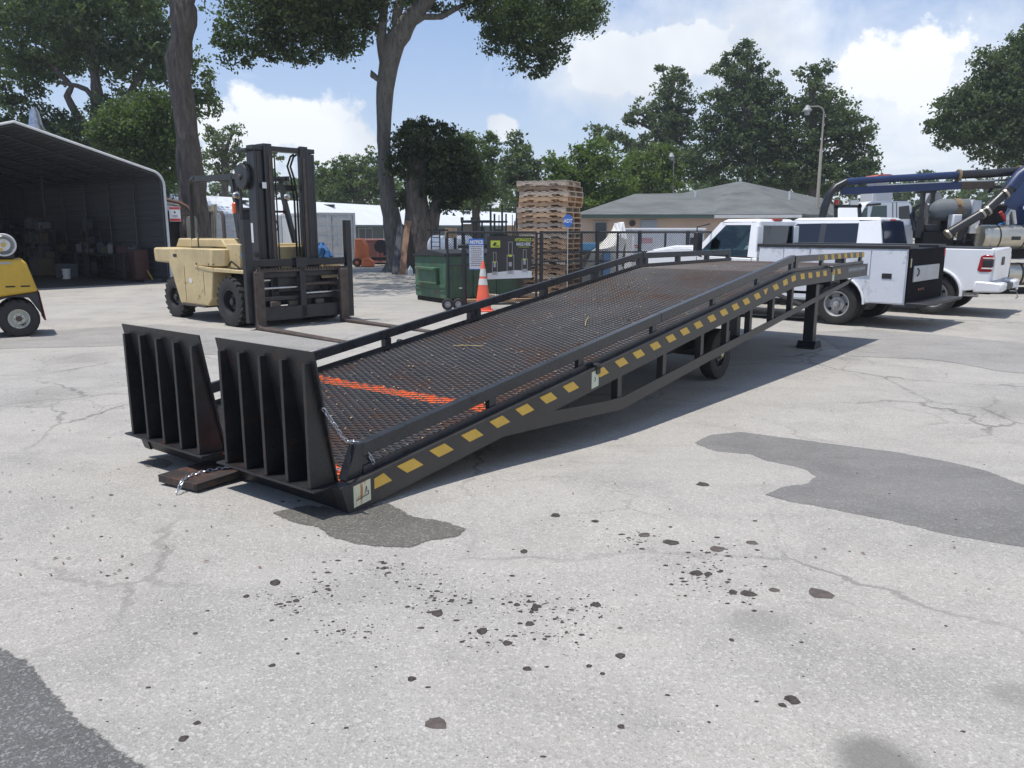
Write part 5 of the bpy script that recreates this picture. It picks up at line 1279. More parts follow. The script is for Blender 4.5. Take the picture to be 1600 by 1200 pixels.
def tree(name, label, base, Y, limbs, lobes, leaf, dens, lm, bark=BARK, clump=None, group='trees around the yard'):
    if base is None: bx = A(lobes[0][0], 357, Y).x; by = Y
    else: bx, by = base[0], base[1]
    t = thing(name, label, 'tree', (bx, by, GZ), 0, group); org = (bx, by, GZ)
    if limbs:
        for i, lm_ in enumerate(limbs):
            mb = MB(); limb(mb, lm_, Y, org, i * 7.1); put('trunk' if i == 0 or lm_[0][1] > 400 else 'limb', mb, bark, t, smooth=60)
    else:
        mb = MB(); px, py = lobes[0][:2]; row0 = 357 + (CAM_H - GZ) * FPX / Y; limb(mb, [(px, row0, 16), (px + 2, (row0 + py) / 2, 12), (px, py, 8)], Y, org, 3, 8); put('trunk', mb, bark, t, smooth=60)
        for q in lobes[1:7]:
            mb = MB(); limb(mb, [(px, max(py, q[1]) + 22, 7), ((px + q[0]) / 2, q[1] + 14, 5), (q[0], q[1], 3, q[4] if len(q) > 4 else 0)], Y, org, 5, 6); put('limb', mb, bark, t, smooth=60)
    foliage('crown', lobes, Y, leaf, dens, lm, t, org, clump)
    return t
# central oak
bo = G(622, 424); YO = bo[1]
tree('oak_tree', 'tall spreading oak with a slim leaning trunk in the middle of the yard', bo, YO,
     [[(619, 430, 66), (619, 424, 46), (620, 410, 33), (617, 370, 29), (608, 320, 26), (602, 270, 22), (599, 220, 20), (600, 180, 22), (602, 140, 25), (608, 100, 30), (618, 66, 32), (634, 38, 28), (655, 14, 24), (690, -25, 18), (740, -70, 12)],
      [(604, 96, 22), (596, 62, 15), (598, 30, 12), (603, -10, 12), (600, -60, 8)], [(622, 60, 14), (618, 30, 14), (626, 0, 14), (632, -50, 10)],
      [(640, 40, 10), (662, 26, 9), (690, 26, 8), (712, 14, 7), (740, 0, 6), (790, -5, 5)], [(598, 52, 8), (570, 34, 7), (520, 10, 6), (470, -10, 5)],
      [(600, 130, 7), (588, 122, 8), (580, 114, 10), (583, 122, 4)], [(690, -20, 9), (760, -30, 8), (830, -10, 6), (860, 20, 4)]],
     [(395, 40, 58, 42), (372, 85, 26, 18), (450, 25, 60, 45), (500, 45, 42, 42), (545, 40, 34, 46), (575, 20, 30, 30), (430, 80, 34, 16), (470, 88, 36, 14), (530, 78, 20, 12), (350, 60, 18, 16), (600, -20, 60, 30),
      (480, -35, 110, 45), (600, -90, 150, 50), (780, -40, 130, 32), (745, 14, 25, 18), (790, 30, 42, 34), (838, 42, 48, 40), (890, 22, 46, 34), (830, 90, 34, 22), (775, 62, 22, 26), (862, 80, 24, 20), (920, 20, 24, 22), (690, 12, 22, 10, 2),
      (660, 2, 28, 12, 2), (840, 112, 16, 10), (500, 10, 90, 40, 3), (850, 10, 90, 40, 3), (520, -90, 130, 40, -5), (680, -130, 170, 44, -7), (560, -190, 190, 50, -9), (820, -130, 120, 40, -5)],
     .13, 2.4, LD, BARK2)
# thick trunk with dense dark bush crown
b2 = G(660, 426)
tree('oak_tree', 'stout double trunk with a dense dark rounded crown right of the tall oak', b2, b2[1],
     [[(661, 431, 84), (661, 424, 64), (659, 405, 50), (656, 370, 44), (652, 330, 38), (649, 290, 34), (655, 250, 26)], [(668, 400, 24), (676, 350, 20), (684, 305, 15), (695, 270, 10)]],
     [(655, 238, 30, 28), (692, 245, 30, 32), (672, 262, 36, 22), (648, 218, 20, 20), (690, 216, 24, 20), (640, 262, 22, 22), (700, 262, 34, 30), (676, 288, 34, 20), (718, 250, 26, 34), (660, 205, 16, 14), (645, 300, 14, 14), (705, 290, 26, 18), (675, 250, 40, 30, 1), (630, 318, 9, 16), (690, 325, 12, 14), (712, 318, 12, 12), (745, 290, 12, 22), (700, 203, 12, 9), (668, 198, 9, 8), (640, 196, 8, 7), (622, 235, 12, 22), (612, 262, 10, 20), (738, 268, 16, 30), (728, 232, 12, 14), (632, 206, 14, 12), (690, 196, 10, 10), (655, 190, 10, 8), (720, 300, 20, 14), (688, 305, 20, 10)], .12, 2.8, LK)
# tall left trunk, crown mostly above the picture
b3 = G(312, 432)
tree('oak_tree', 'tall knobbly left trunk rising out of the picture beside the carport', b3, b3[1],
     [[(313, 436, 56), (310, 400, 46), (305, 350, 42), (300, 290, 40), (295, 230, 36), (289, 170, 32), (281, 120, 32), (279, 92, 40), (284, 60, 30), (288, 36, 38), (286, 16, 36), (278, -5, 26), (270, -50, 22), (262, -110, 16)], [(290, 20, 16), (300, -10, 13), (320, -60, 10)], [(262, 96, 6), (268, 106, 10), (276, 118, 12)]],
     [(270, -110, 120, 50), (180, -90, 100, 50), (350, -120, 80, 40), (240, -190, 160, 50, -6), (330, -230, 140, 50, -8)], .14, 1.3, LD)
# dark mass upper left
tree('oak_tree', 'big dark oak filling the upper left corner behind the carport', None, 44,
     [[(150, 402, 30), (152, 300, 26), (150, 210, 22), (152, 150, 16), (146, 100, 12), (150, 50, 8)], [(150, 215, 14), (120, 180, 12), (105, 150, 10), (112, 135, 9), (70, 90, 6)], [(152, 160, 9), (135, 140, 8), (120, 134, 7), (90, 128, 5)], [(154, 190, 12), (200, 150, 9), (222, 110, 7), (240, 60, 5)]],
     [(60, 50, 80, 50), (20, 120, 50, 40), (150, 40, 60, 50), (215, 40, 46, 46), (225, 95, 44, 32), (170, 100, 34, 24), (80, 105, 42, 18), (30, 180, 50, 28), (90, 195, 60, 26), (200, 165, 60, 26), (250, 120, 22, 40), (60, 0, 100, 40), (180, -20, 90, 40), (310, 120, 22, 40, 3), (318, 165, 24, 26, 3), (40, 215, 90, 30), (150, 225, 80, 36), (262, 60, 14, 24), (40, 60, 110, 70, 4), (190, 60, 80, 60, 4), (60, 270, 100, 40, 3), (200, 270, 80, 50, 3), (20, 250, 60, 30)], .19, 2.1, LD)
tree('broadleaf_tree', 'lighter green bushy tree just behind the carport roof', None, 36, None,
     [(222, 200, 50, 40), (182, 212, 40, 26), (250, 165, 34, 30), (262, 220, 36, 36), (200, 178, 34, 22), (160, 205, 20, 14), (232, 245, 44, 22), (262, 262, 22, 30), (225, 205, 60, 50, 1)], .13, 2.6, LM)
tree('broadleaf_tree', 'small sparse tree seen over the forklift overhead guard', None, 62, None, [(350, 225, 24, 24), (366, 205, 12, 14), (335, 255, 20, 26), (358, 262, 22, 24), (378, 245, 10, 14), (330, 215, 14, 18), (432, 243, 12, 9), (398, 262, 14, 12)], .2, 1.5, LG)
tree('broadleaf_tree', 'rounded tree behind the long white roof, left of the tall oak', None, 80, None, [(560, 285, 40, 32), (585, 262, 24, 26), (520, 290, 34, 28), (500, 270, 12, 18), (540, 262, 20, 18), (495, 300, 16, 20), (605, 290, 30, 30)], .26, 2.6, LM)
tree('broadleaf_tree', 'mid green tree showing right of the dark rounded crown', None, 64, None, [(742, 250, 36, 40), (765, 230, 16, 22), (730, 290, 46, 34), (770, 285, 24, 34), (720, 222, 20, 16)], .22, 2.6, LM)
tree('broadleaf_tree', 'narrow tree behind the pallets with a cloud above it', None, 58, None, [(810, 250, 26, 32), (806, 218, 13, 14), (820, 290, 32, 40), (790, 275, 16, 26), (835, 262, 12, 16)], .2, 2.4, LG)
tree('broadleaf_tree', 'bright yellow-green tree behind the pallets', None, 60, None, [(905, 262, 38, 30), (935, 244, 34, 26), (875, 268, 22, 20), (890, 296, 44, 26), (950, 285, 46, 32), (862, 250, 14, 14), (912, 238, 14, 12), (920, 320, 60, 24)], .21, 2.8, LB)
tree('broadleaf_tree', 'yellow-green tree behind the peach house roof', None, 63, None, [(1010, 262, 36, 30), (1035, 245, 22, 20), (985, 270, 30, 28), (1020, 290, 50, 24), (1050, 270, 18, 22), (1010, 320, 60, 20)], .21, 2.8, leafmat('yellow_green_leaves', (.105, .15, .05), .35))
tree('oak_tree', 'feathery oak rising left of the biggest oak over the house', None, 72, None, [(1040, 190, 36, 32), (1052, 140, 26, 24), (1060, 118, 12, 16), (1068, 165, 18, 20), (1000, 178, 22, 16), (982, 184, 12, 9), (950, 214, 26, 14), (1065, 205, 22, 20), (1045, 175, 30, 40, 2), (1050, 245, 46, 34, 1), (925, 206, 18, 9), (1020, 225, 50, 18), (970, 225, 30, 14), (1032, 108, 8, 9)], .24, 2.1, LG)
tree('oak_tree', 'biggest dark oak towering over the peach house', None, 66, None,
     [(1170, 180, 46, 44), (1160, 112, 28, 26), (1166, 82, 20, 16), (1130, 110, 18, 14), (1118, 160, 26, 22), (1200, 140, 24, 26), (1105, 200, 24, 20), (1130, 210, 40, 30), (1215, 195, 36, 34), (1180, 230, 60, 26), (1110, 245, 44, 24), (1140, 85, 12, 10), (1186, 100, 14, 12), (1230, 250, 40, 20), (1080, 262, 26, 22), (1150, 275, 60, 28), (1165, 165, 40, 48, 3), (1190, 230, 50, 36, 3), (1220, 285, 50, 22)], .22, 2.3, LD)
tree('oak_tree', 'dark oak with a ragged right edge behind the tall street lamp', None, 64, None,
     [(1268, 150, 32, 26), (1262, 116, 20, 14), (1282, 108, 16, 14), (1240, 165, 22, 22), (1300, 190, 30, 28), (1330, 205, 28, 26), (1352, 210, 18, 14), (1330, 180, 16, 14), (1290, 230, 46, 30), (1345, 245, 26, 20), (1250, 225, 36, 26), (1320, 262, 44, 22), (1362, 262, 18, 10), (1250, 268, 50, 24), (1285, 180, 36, 40, 3), (1300, 280, 60, 26)], .22, 2.3, LD)
tree('oak_tree', 'dark oak crown at the right edge above the blue boom', None, 50, None,
     [(1590, 110, 46, 40), (1545, 100, 24, 22), (1620, 70, 40, 30), (1530, 145, 32, 26), (1490, 165, 26, 22), (1560, 175, 50, 36), (1620, 180, 60, 60), (1470, 192, 18, 12), (1500, 205, 34, 24), (1555, 225, 46, 28), (1478, 225, 16, 10), (1600, 245, 50, 24), (1455, 200, 10, 7), (1600, 60, 20, 10), (1580, 160, 70, 70, 3), (1520, 180, 50, 40, 2)], .17, 2.6, LD)
tree('broadleaf_tree', 'tiny far tree top over the vacuum truck boom', None, 95, None, [(1442, 272, 12, 8), (1432, 284, 12, 10), (1452, 284, 12, 10)], .3, 3, LG)
lobes = []
rt = random.Random(5)
for i in range(46):
    px = -60 + i * 38; lobes.append((px, 318 - rt.uniform(0, 20), 34, 30 + rt.uniform(0, 8), rt.uniform(-5, 5))); lobes.append((px + 19, 345, 34, 28, rt.uniform(-5, 5)))
o = foliage('far_tree_line', lobes, 120, .5, 2.2, LM, None); tag(o, 'far line of trees closing the horizon behind the yard', kind='stuff')

print('LEAVES', sum(len(o.data.polygons) for o in C.objects if o.type=='MESH' and (o.name.startswith('crown') or o.name.startswith('far'))), C.objects['far_tree_line'].data.vertices[0].co, len(C.objects['far_tree_line'].data.vertices))
# ================================================================== VEHICLES
VS = 1.083
def veh(name, label, cat, x, y, rz):
    t = thing(name, label, cat, (x * VS, y * VS, GZ), rz); t.scale = (VS, VS, VS); return t
def P_(name, pts, y0, y1, m, par, bevel=.012, **k):
    mb = MB(); mb.prism(pts, y0, y1); return put(name, mb, m, par, bevel=bevel, **k)
def B_(name, a, b_, m, par, bevel=.008):
    mb = MB(); mb.span(a, b_); return put(name, mb, m, par, bevel=bevel)
def T_(name, pts, r, m, par, n=10):
    mb = MB(); mb.tube(pts, r, n); return put(name, mb, m, par, smooth=50)
# ---- the cream forklift
FL = veh('forklift', 'large cream forklift with a tall black mast and forks lowered to the ground', 'forklift', -4.12, 14.775, -.733)
body = [(-2.32, 1.03), (-2.30, 1.32), (-1.28, 1.335), (-1.30, 1.02), (-.66, .94), (-.74, .44), (-.92, .30), (-1.96, .30)]
P_('side_body', body, -1.10, -.72, CREAM, FL, .02); P_('side_body', body, .55, .93, CREAM, FL, .02)
P_('counterweight', [(-3.02, 1.05), (-3.05, 1.29), (-2.98, 1.325), (-2.335, 1.32), (-2.335, 1.04), (-2.6, 1.04)], -1.06, .90, CREAM, FL, .035)
P_('lower_counterweight', [(-2.95, .62), (-2.98, 1.03), (-2.0, 1.03), (-2.0, .5), (-2.75, .5)], -.66, .50, mat('dirty_cream', (.22, .18, .10), .6, 0, .3, 3), FL, .03)
P_('hood', [(-3.0, 1.325), (-2.86, 1.50), (-1.16, 1.50), (-1.0, 1.34)], -.62, .46, CREAM, FL, .025)
B_('hood_gap', (-2.06, -.63, 1.33), (-2.03, .47, 1.507), DARK, FL, 0)
mb = MB(); mb.prismz([(-1.36, -1.09), (-.66, -1.09), (-.50, -.93), (-.50, -.63), (-1.36, -.63)], 1.025, 1.325); put('fuel_tank', mb, CREAM, FL, bevel=.015)
for x in (-1.25, -.80, -.62): mb = MB(); mb.cyl((x, -1.091, 1.06), (x, -1.10, 1.06), .018, n=8); put('bolt', mb, RUSTY, FL)
B_('cowl', (-.58, -.85, .97), (-.12, .70, 1.42), CREAM, FL, .02)
B_('front_cowl', (-.12, -.70, .97), (.12, .56, 1.38), CREAM, FL, .02)
P_('platform', [(-1.29, .985), (-.66, .93), (.42, .93), (.42, .985), (-.66, 1.0), (-1.29, 1.03)], -1.11, -.60, CREAM, FL, .008)
P_('fender', [(-.66, .94), (.44, .94), (.52, .80), (.49, .80), (.42, .90), (-.62, .90), (-.72, .5), (-.76, .5)], .40, .98, CREAM, FL, .008)
B_('fender_box', (-.55, .62, .95), (.30, .97, 1.12), CREAM, FL, .015)
for k in range(7):
    x = -.62 + k * .13; mb = MB(); mb.bar((x, -1.06, .993), (x + .0, -.66, .993), .045, .012); put('grille_slot', mb, VDARK, FL, smooth=0)
B_('step', (-1.88, -1.13, .27), (-.95, -.80, .31), RUSTY, FL, .004)
B_('chassis', (-2.1, -.6, .35), (.35, .45, .95), DARK, FL, .02)
LFR = mat('dull_black_rim', (.03, .03, .032), .45, .1, .2, 8)
for y, sd in ((-.99, -1), (-.66, -1), (.52, 1), (.85, 1)):
    wheel(FL, (-.07, y, .43), .43, .30, .23, LFR, 22, sd, .09, hub=DARK)
for y, sd in ((-.93, -1), (.76, 1)):
    wheel(FL, (-2.30, y, .385), .385, .27, .21, LFR, 20, sd, .07, hub=DARK)
# overhead guard
for y in (-.58, .42):
    T_('guard_leg', [(-2.33, y, 1.33), (-2.28, y, 2.50), (-2.22, y, 2.60), (-2.08, y, 2.63)], .042, BLK, FL, 8)
    mb = MB(); mb.bar((-.33, y, 1.40), (-.66, y, 2.30), .07, .09); mb.bar((-.66, y, 2.30), (-.72, y, 2.62), .06, .08); put('guard_leg', mb, BLK, FL, smooth=0)
    mb = MB(); mb.bar((-2.2, y, 2.63), (-.45, y, 2.60), .05, .09); put('guard_side_rail', mb, BLK, FL, smooth=0)
for k in range(8): mb = MB(); x = -2.15 + k * .235; mb.bar((x, -.55, 2.62), (x, .39, 2.61), .05, .035); put('guard_bar', mb, BLK, FL, smooth=0)
for y in (-.60, .44):
    mb = MB(); mb.lathe([(0, 0), (.055, 0), (.055, .17), (.035, .19), (0, .19)], (-.62, y, 1.96), axis='z', n=12); put('beacon', mb, mat('amber_lens', (.85, .14, .03), .3), FL)
    mb = MB(); mb.lathe([(0, -.02), (.04, -.01), (.075, .06), (.075, .075), (0, .08)], (-.60, y - .03, 2.27), axis='y', n=14); put('work_lamp', mb, STEEL, FL)
mb = MB(); mb.bar((-.60, -.58, 2.0), (-.60, .42, 2.0), .04, .04); put('lamp_bar', mb, BLK, FL, smooth=0)
P_('seat', [(-1.2, 1.5), (-.72, 1.5), (-.70, 1.62), (-1.05, 1.64), (-1.16, 2.08), (-1.30, 2.08)], -.30, .16, DARK, FL, .04)
mb = MB(); ring = [(-.45 + .0, 0, 0)]
ring = [(-.42 - .10 * math.sin(a), -.07 + .19 * math.cos(a), 1.78 + .15 * math.sin(a)) for a in [k * math.pi / 8 for k in range(17)]]
mb.tube(ring, .016, 6, caps=False); put('steering_wheel', mb, DARK, FL); T_('steering_column', [(-.42, -.07, 1.78), (-.2, -.07, 1.40)], .03, DARK, FL)
for i, (y, m_) in enumerate(((-.42, mat('yellow_knob', (.7, .5, .05), .4)), (-.36, DARK), (-.30, DARK))): T_('lever', [(-.2, y, 1.40), (-.30, y, 1.62)], .012, DARK, FL, 6)
# seams, hoses and labels on the flank
for x, z0, z1 in ((-1.72, .34, 1.0), (-1.0, .5, .93)): B_('panel_seam', (x, -1.1035, z0), (x + .008, -1.1005, z1), DARK, FL, 0)
B_('decal', (-2.12, -1.1035, 1.16), (-1.98, -1.1005, 1.22), INK, FL, 0); B_('decal', (-1.55, -1.1035, .70), (-1.45, -1.1005, .78), SGW, FL, 0)
T_('hydraulic_hose', [(-.5, -.86, 1.05), (-.3, -.92, 1.12), (-.02, -.92, 1.0), (.15, -.86, .8)], .016, VDARK, FL, 6); T_('hydraulic_hose', [(-2.5, -.7, 1.0), (-2.35, -.8, .85), (-2.2, -.72, .6)], .016, VDARK, FL, 6)
T_('exhaust_pipe', [(-2.55, .2, 1.45), (-2.55, .2, 1.95), (-2.62, .2, 2.02)], .035, RUSTY, FL, 10)
# mast
MC = -.19
for sg in (-1, 1):
    yo = MC + sg * .60
    for nm, x0, x1, ya, yb, z0, z1 in (('outer_mast_rail', .18, .42, yo, yo - sg * .05, .22, 2.98), ('outer_mast_rail', .36, .42, yo - sg * .051, yo - sg * .16, .22, 2.98),
                                       ('inner_mast_rail', .20, .47, yo - sg * .165, yo - sg * .21, .25, 3.10), ('inner_mast_rail', .41, .47, yo - sg * .211, yo - sg * .32, .25, 3.10)):
        B_(nm, (x0, min(ya, yb), z0), (x1, max(ya, yb), z1), BLK, FL, .006)
    B_('rust_guide', (.475, min(yo - sg * .24, yo - sg * .29), .6), (.482, max(yo - sg * .24, yo - sg * .29), 2.9), RUSTY, FL, 0)
    T_('lift_cylinder', [(.12, yo - sg * .10, .4), (.12, yo - sg * .10, 2.2)], .055, DARK, FL)
    T_('tilt_cylinder', [(.18, yo - sg * .08, 1.35), (-.45, yo - sg * .08, .95)], .05, DARK, FL)
B_('mast_crosshead', (.22, MC - .62, 2.99), (.44, MC + .60, 3.07), BLK, FL, .01)
B_('crosshead_plate', (-.18, MC - .68, 2.98), (.30, MC - .40, 3.02), mat('green_black_plate', (.03, .045, .04), .5), FL, .006)
B_('mast_tie', (.20, MC - .28, 2.34), (.32, MC + .28, 2.44), BLK, FL, .006)
B_('mast_tie', (.20, MC - .40, .45), (.34, MC + .40, .60), DARK, FL, .006)
for y in (MC - .22, MC - .17): T_('lift_chain', [(.36, y, .7), (.36, y, 2.9)], .014, DARK, FL, 6)
for q in ((MC + .22, .0), (MC + .16, .05)):
    T_('hose', [(.40, q[0], 1.2), (.40, q[0], 2.2), (.41, q[0] - .05, 2.55), (.42, q[0] - .12, 2.75), (.41, q[0] - .04, 2.92), (.38, q[0] + .04, 2.96)], .018, VDARK, FL, 8)
for k in range(3): T_('hose', [(.15, -.85 + k * .05, 1.0), (-.05 - .06 * k, -.80, 1.35), (-.02 - .05 * k, -.80, 1.9), (.02, -.84, 2.4)], .014, mat('hose_grey', (.09, .09, .09), .5) if k else BLK, FL, 6)
mb = MB(); mb.lathe([(0, -.05), (.04, -.05), (.045, -.03), (.20, -.025), (.215, -.01), (.215, .05), (.20, .06), (.05, .055), (0, .055)], (.12, -.86, 2.56), axis='y', n=32); rl = put('hose_reel', mb, BLK, FL)
mb = MB(); mb.lathe([(0, -.065), (.035, -.06), (.04, -.05)], (.12, -.86, 2.56), axis='y', n=12)
for k in range(4): a = k * 1.57; mb.cyl((.12 + .05 * math.cos(a), -.91, 2.56 + .05 * math.sin(a)), (.12 + .05 * math.cos(a), -.885, 2.56 + .05 * math.sin(a)), .01, n=6)
put('reel_hub', mb, RUSTY, rl)
B_('reel_bracket', (-.05, -.80, 2.40), (.30, -.76, 2.62), BLK, FL, .004)
for z, zz in ((2.40, 2.50), (1.45, 1.78)): B_('decal', (.19, MC - .6035, z), (.27, MC - .6012, zz), SGW, FL, 0)
B_('decal', (.4705, MC - .50, 2.36), (.4725, MC - .42, 2.46), SGW, FL, 0)
T_('blue_cap', [(.20, -.98, 1.24), (.20, -.86, 1.24)], .055, mat('blue_plastic', (.03, .13, .35), .4), FL)
# carriage and forks
CC = -.14
B_('carriage_bar', (.56, CC - 1.03, 1.05), (.66, CC + 1.03, 1.17), BLK, FL, .008); B_('carriage_bar', (.56, CC - .98, .13), (.70, CC + .98, .36), DARK, FL, .008)
B_('carriage_bar', (.58, CC - 1.0, .86), (.64, CC + 1.0, .95), DARK, FL, .008); B_('carriage_bar', (.58, CC - 1.0, .46), (.62, CC + 1.0, .53), DARK, FL, .008)
mb = MB()
for k in range(34): mb.span((.665, CC - .98 + k * .058, .985), (.70, CC - .98 + k * .058 + .03, 1.02))
tag(put('tooth_rack', mb, RUSTY, FL, smooth=0), kind='stuff'); B_('rack_bar', (.64, CC - 1.0, .955), (.70, CC + 1.0, .985), RUSTY, FL, 0)
B_('centre_plate', (.665, CC - .05, .15), (.70, CC + .07, 1.17), DARK, FL, .005); B_('centre_head', (.56, CC - .12, 1.02), (.72, CC + .10, 1.19), DARK, FL, .008)
B_('side_post', (.60, CC - 1.08, .12), (.70, CC - .94, 1.82), DARK, FL, .006); B_('side_post', (.60, CC + .97, .08), (.70, CC + 1.09, 1.84), DARK, FL, .006)
T_('shift_rod', [(.62, CC - .85, .68), (.62, CC - .05, .68)], .022, STEEL, FL); T_('shift_rod', [(.62, CC + .08, .56), (.62, CC + .88, .56)], .022, STEEL, FL)
T_('shift_rod', [(.62, CC - .90, .82), (.62, CC - .60, .82)], .02, STEEL, FL); T_('rod_sleeve', [(.62, CC + .08, .72), (.62, CC + .9, .72)], .03, RUSTY, FL)
for y in (CC - .90, CC + .82):
    mb = MB(); mb.prism([(.72, .015), (.73, .96), (.78, .99), (.80, .96), (.80, .10), (.86, .055), (3.1, .022), (3.12, .012), (.74, .010)], y - .085, y + .085); put('fork', mb, RUSTY, FL, bevel=.004)
B_('backrest_box', (.45, CC - .4, .60), (.55, CC + .3, .86), DARK, FL, .01)
for k, x in enumerate((-.55, -.2, .35)): B_('block', (.50, CC + x, .30), (.56, CC + x + .18, .44), mat('worn_block', (.13, .11, .09), .6), FL, .01)
# blue tarp bundle on the fender
mb = MB()
for i in range(7):
    a = i * .9; mb.tube([(.16 * math.cos(a), .10 * math.sin(a), .0), (.12 * math.cos(a + .5), .10 * math.sin(a + .5), .12 + .03 * (i % 3)), (.05 * math.cos(a), .04, .25 + .06 * (i % 2))], [.09, .07, .02], 6)
o = put('blue_tarp', mb, mat('blue_cloth', (.02, .10, .26), .6, 0, .3, 9), smooth=0)
cs, sn = math.cos(-.733), math.sin(-.733); fx_, fy_ = -.05, .80
o.location = ((-4.12 + fx_ * cs - fy_ * sn) * VS, (14.775 + fx_ * sn + fy_ * cs) * VS, GZ + 1.125 * VS + .02); tag(o, 'crumpled blue tarp bundle lying on the far fender of the cream forklift', 'tarp')

# ---- small yellow forklift at the left edge
YP = mat('yellow_paint', (.52, .33, .035), .4, 0, .12, 3, .05, 30, rust=.15, rcol=(.12, .08, .04)); REDP = mat('dark_red_paint', (.12, .015, .015), .45, 0, .2, 5)
x, y = G(33, 526)
YF = thing('forklift', 'small yellow forklift cut by the left picture edge with a gas bottle on its back', 'forklift', (x, y, GZ), math.pi + R(33))
P_('counterweight', [(-.33, .76), (-.20, 1.27), (-.14, 1.31), (.33, 1.32), (.36, 1.25), (.30, .68)], -.95, .0, YP, YF, .04)
P_('chassis', [(-.37, .32), (-.33, .755), (.30, .675), (1.7, .70), (1.7, .25), (.45, .25), (.36, .60), (.10, .68), (-.18, .66), (-.30, .45)], -.93, -.03, DARK, YF, .01)
P_('red_edge', [(-.405, .26), (-.345, .76), (-.335, .76), (-.375, .28), (-.375, .26)], -.93, .0, REDP, YF, .004)
for zz, w in ((.86, .0), (.86, .22)): B_('slot', (-.22 + w, -.005, zz - .012), (-.22 + w + .14, .004, zz + .012), VDARK, YF, 0)
B_('name_plate', (.02, -.002, 1.24), (.22, .004, 1.275), GREYW, YF, 0)
P_('red_body', [(.37, .5), (.37, 1.45), (.6, 1.5), (1.6, 1.3), (1.7, .72)], -.9, -.05, REDP, YF, .04)
wheel(YF, (0, -.06, .31), .31, .22, .165, mat('cream_rim', (.55, .56, .50), .5, 0, .15, 9, rust=.35), 16, 1, .05, hub=RUSTY); wheel(YF, (0, -.88, .31), .31, .22, .165, LFR, 16, -1, .05)
wheel(YF, (1.5, -.02, .36), .36, .26, .2, LFR, 18, 1, .05)
mb = MB(); mb.lathe([(0, .02), (.10, .025), (.155, -.02), (.175, -.08), (.175, -.85), (.12, -.95), (0, -.96)], (.10, 0, 1.56), axis='y', n=26); gb = put('gas_bottle', mb, STEEL, YF)
mb = MB(); mb.lathe([(.176, -.01), (.19, .06), (.18, .075), (.165, .06), (.16, -.01)], (.10, 0, 1.56), axis='y', n=26); put('bottle_collar', mb, PLW, gb)
mb = MB(); mb.cyl((.10, .0, 1.56), (.10, .07, 1.56), .035, n=10); mb.cyl((.14, .02, 1.48), (.14, .06, 1.48), .03, n=8); put('valve', mb, mat('brass', (.5, .35, .1), .35, .8), gb)
B_('bottle_bracket', (-.04, -.8, 1.325), (.26, -.1, 1.40), DARK, YF, .005)
for yy in (-.12, -.82): T_('guard_leg', [(.42, yy, 1.45), (.30, yy, 1.9), (.34, yy, 2.15), (.55, yy, 2.3), (1.5, yy, 2.32)], .035, BLK, YF, 8)

# ---- pickups
GLS = glass('cab_glass', (.70, .80, .76)); TINT = mat('tinted_glass', (.012, .016, .022), .06, 0, spec=.8); BTRIM = mat('black_plastic', (.02, .02, .022), .5)
CHR = mat('chrome', (.7, .72, .75), .15, 1.0)
def arch(cx, r, z0, a0=0, a1=180, n=10):
    """points of a wheel opening from front to back, over the top"""
    return [(cx + r * math.cos(R(a0 + (a1 - a0) * k / n)), z0 + r * math.sin(R(a0 + (a1 - a0) * k / n))) for k in range(n + 1)]
def cab(root, m, xs, zb, zt, yb, yt, glassm, interior=True):
    """xs = rear bottom, rear top, front top, front bottom; yb = (near, far) at the belt, yt at the roof"""
    rb, rtp, ft, fb = xs
    def Sd(side, x, z):
        f = (z - zb) / (zt - zb); a, b_ = yb[side], yt[side]; return (x, a + (b_ - a) * f, z)
    def xr(z): f = (z - zb) / (zt - zb); return rb + (rtp - rb) * f
    def xf(z): f = (z - zb) / (zt - zb); return fb + (ft - fb) * f
    mb = MB(); zz = zt
    mb.add([Sd(0, rtp - .02, zz), Sd(0, ft + .03, zz), Sd(1, ft + .03, zz), Sd(1, rtp - .02, zz),
            (rtp + .06, yt[0] - .08, zz + .055), (ft - .05, yt[0] - .08, zz + .05), (ft - .05, yt[1] + .08, zz + .05), (rtp + .06, yt[1] + .08, zz + .055)],
           [(0, 1, 2, 3), (4, 5, 6, 7), (0, 1, 5, 4), (1, 2, 6, 5), (2, 3, 7, 6), (3, 0, 4, 7)])
    put('cab_roof', mb, m, root, bevel=.025, seg=3)
    return Sd, xr, xf
def quad_part(name, Sd, side, pts, m, root, t=.03):
    v = [Vector(Sd(side, x, z)) for x, z in pts]; mb = MB(); n_ = len(v)
    sgn = -1 if side == 0 else 1
    w = [p + Vector((0, sgn * t, 0)) for p in v]
    mb.add(v + w, [tuple(range(n_)), tuple(range(2 * n_ - 1, n_ - 1, -1))] + [(i, i + n_, (i + 1) % n_ + n_, (i + 1) % n_) for i in range(n_)])
    return put(name, mb, m, root, smooth=0)
WORN = mat('patchy_white_paint', (.66, .68, .72), .45, 0, .06, 2, rust=.5, rcol=(.40, .42, .41), rscale=1.9)
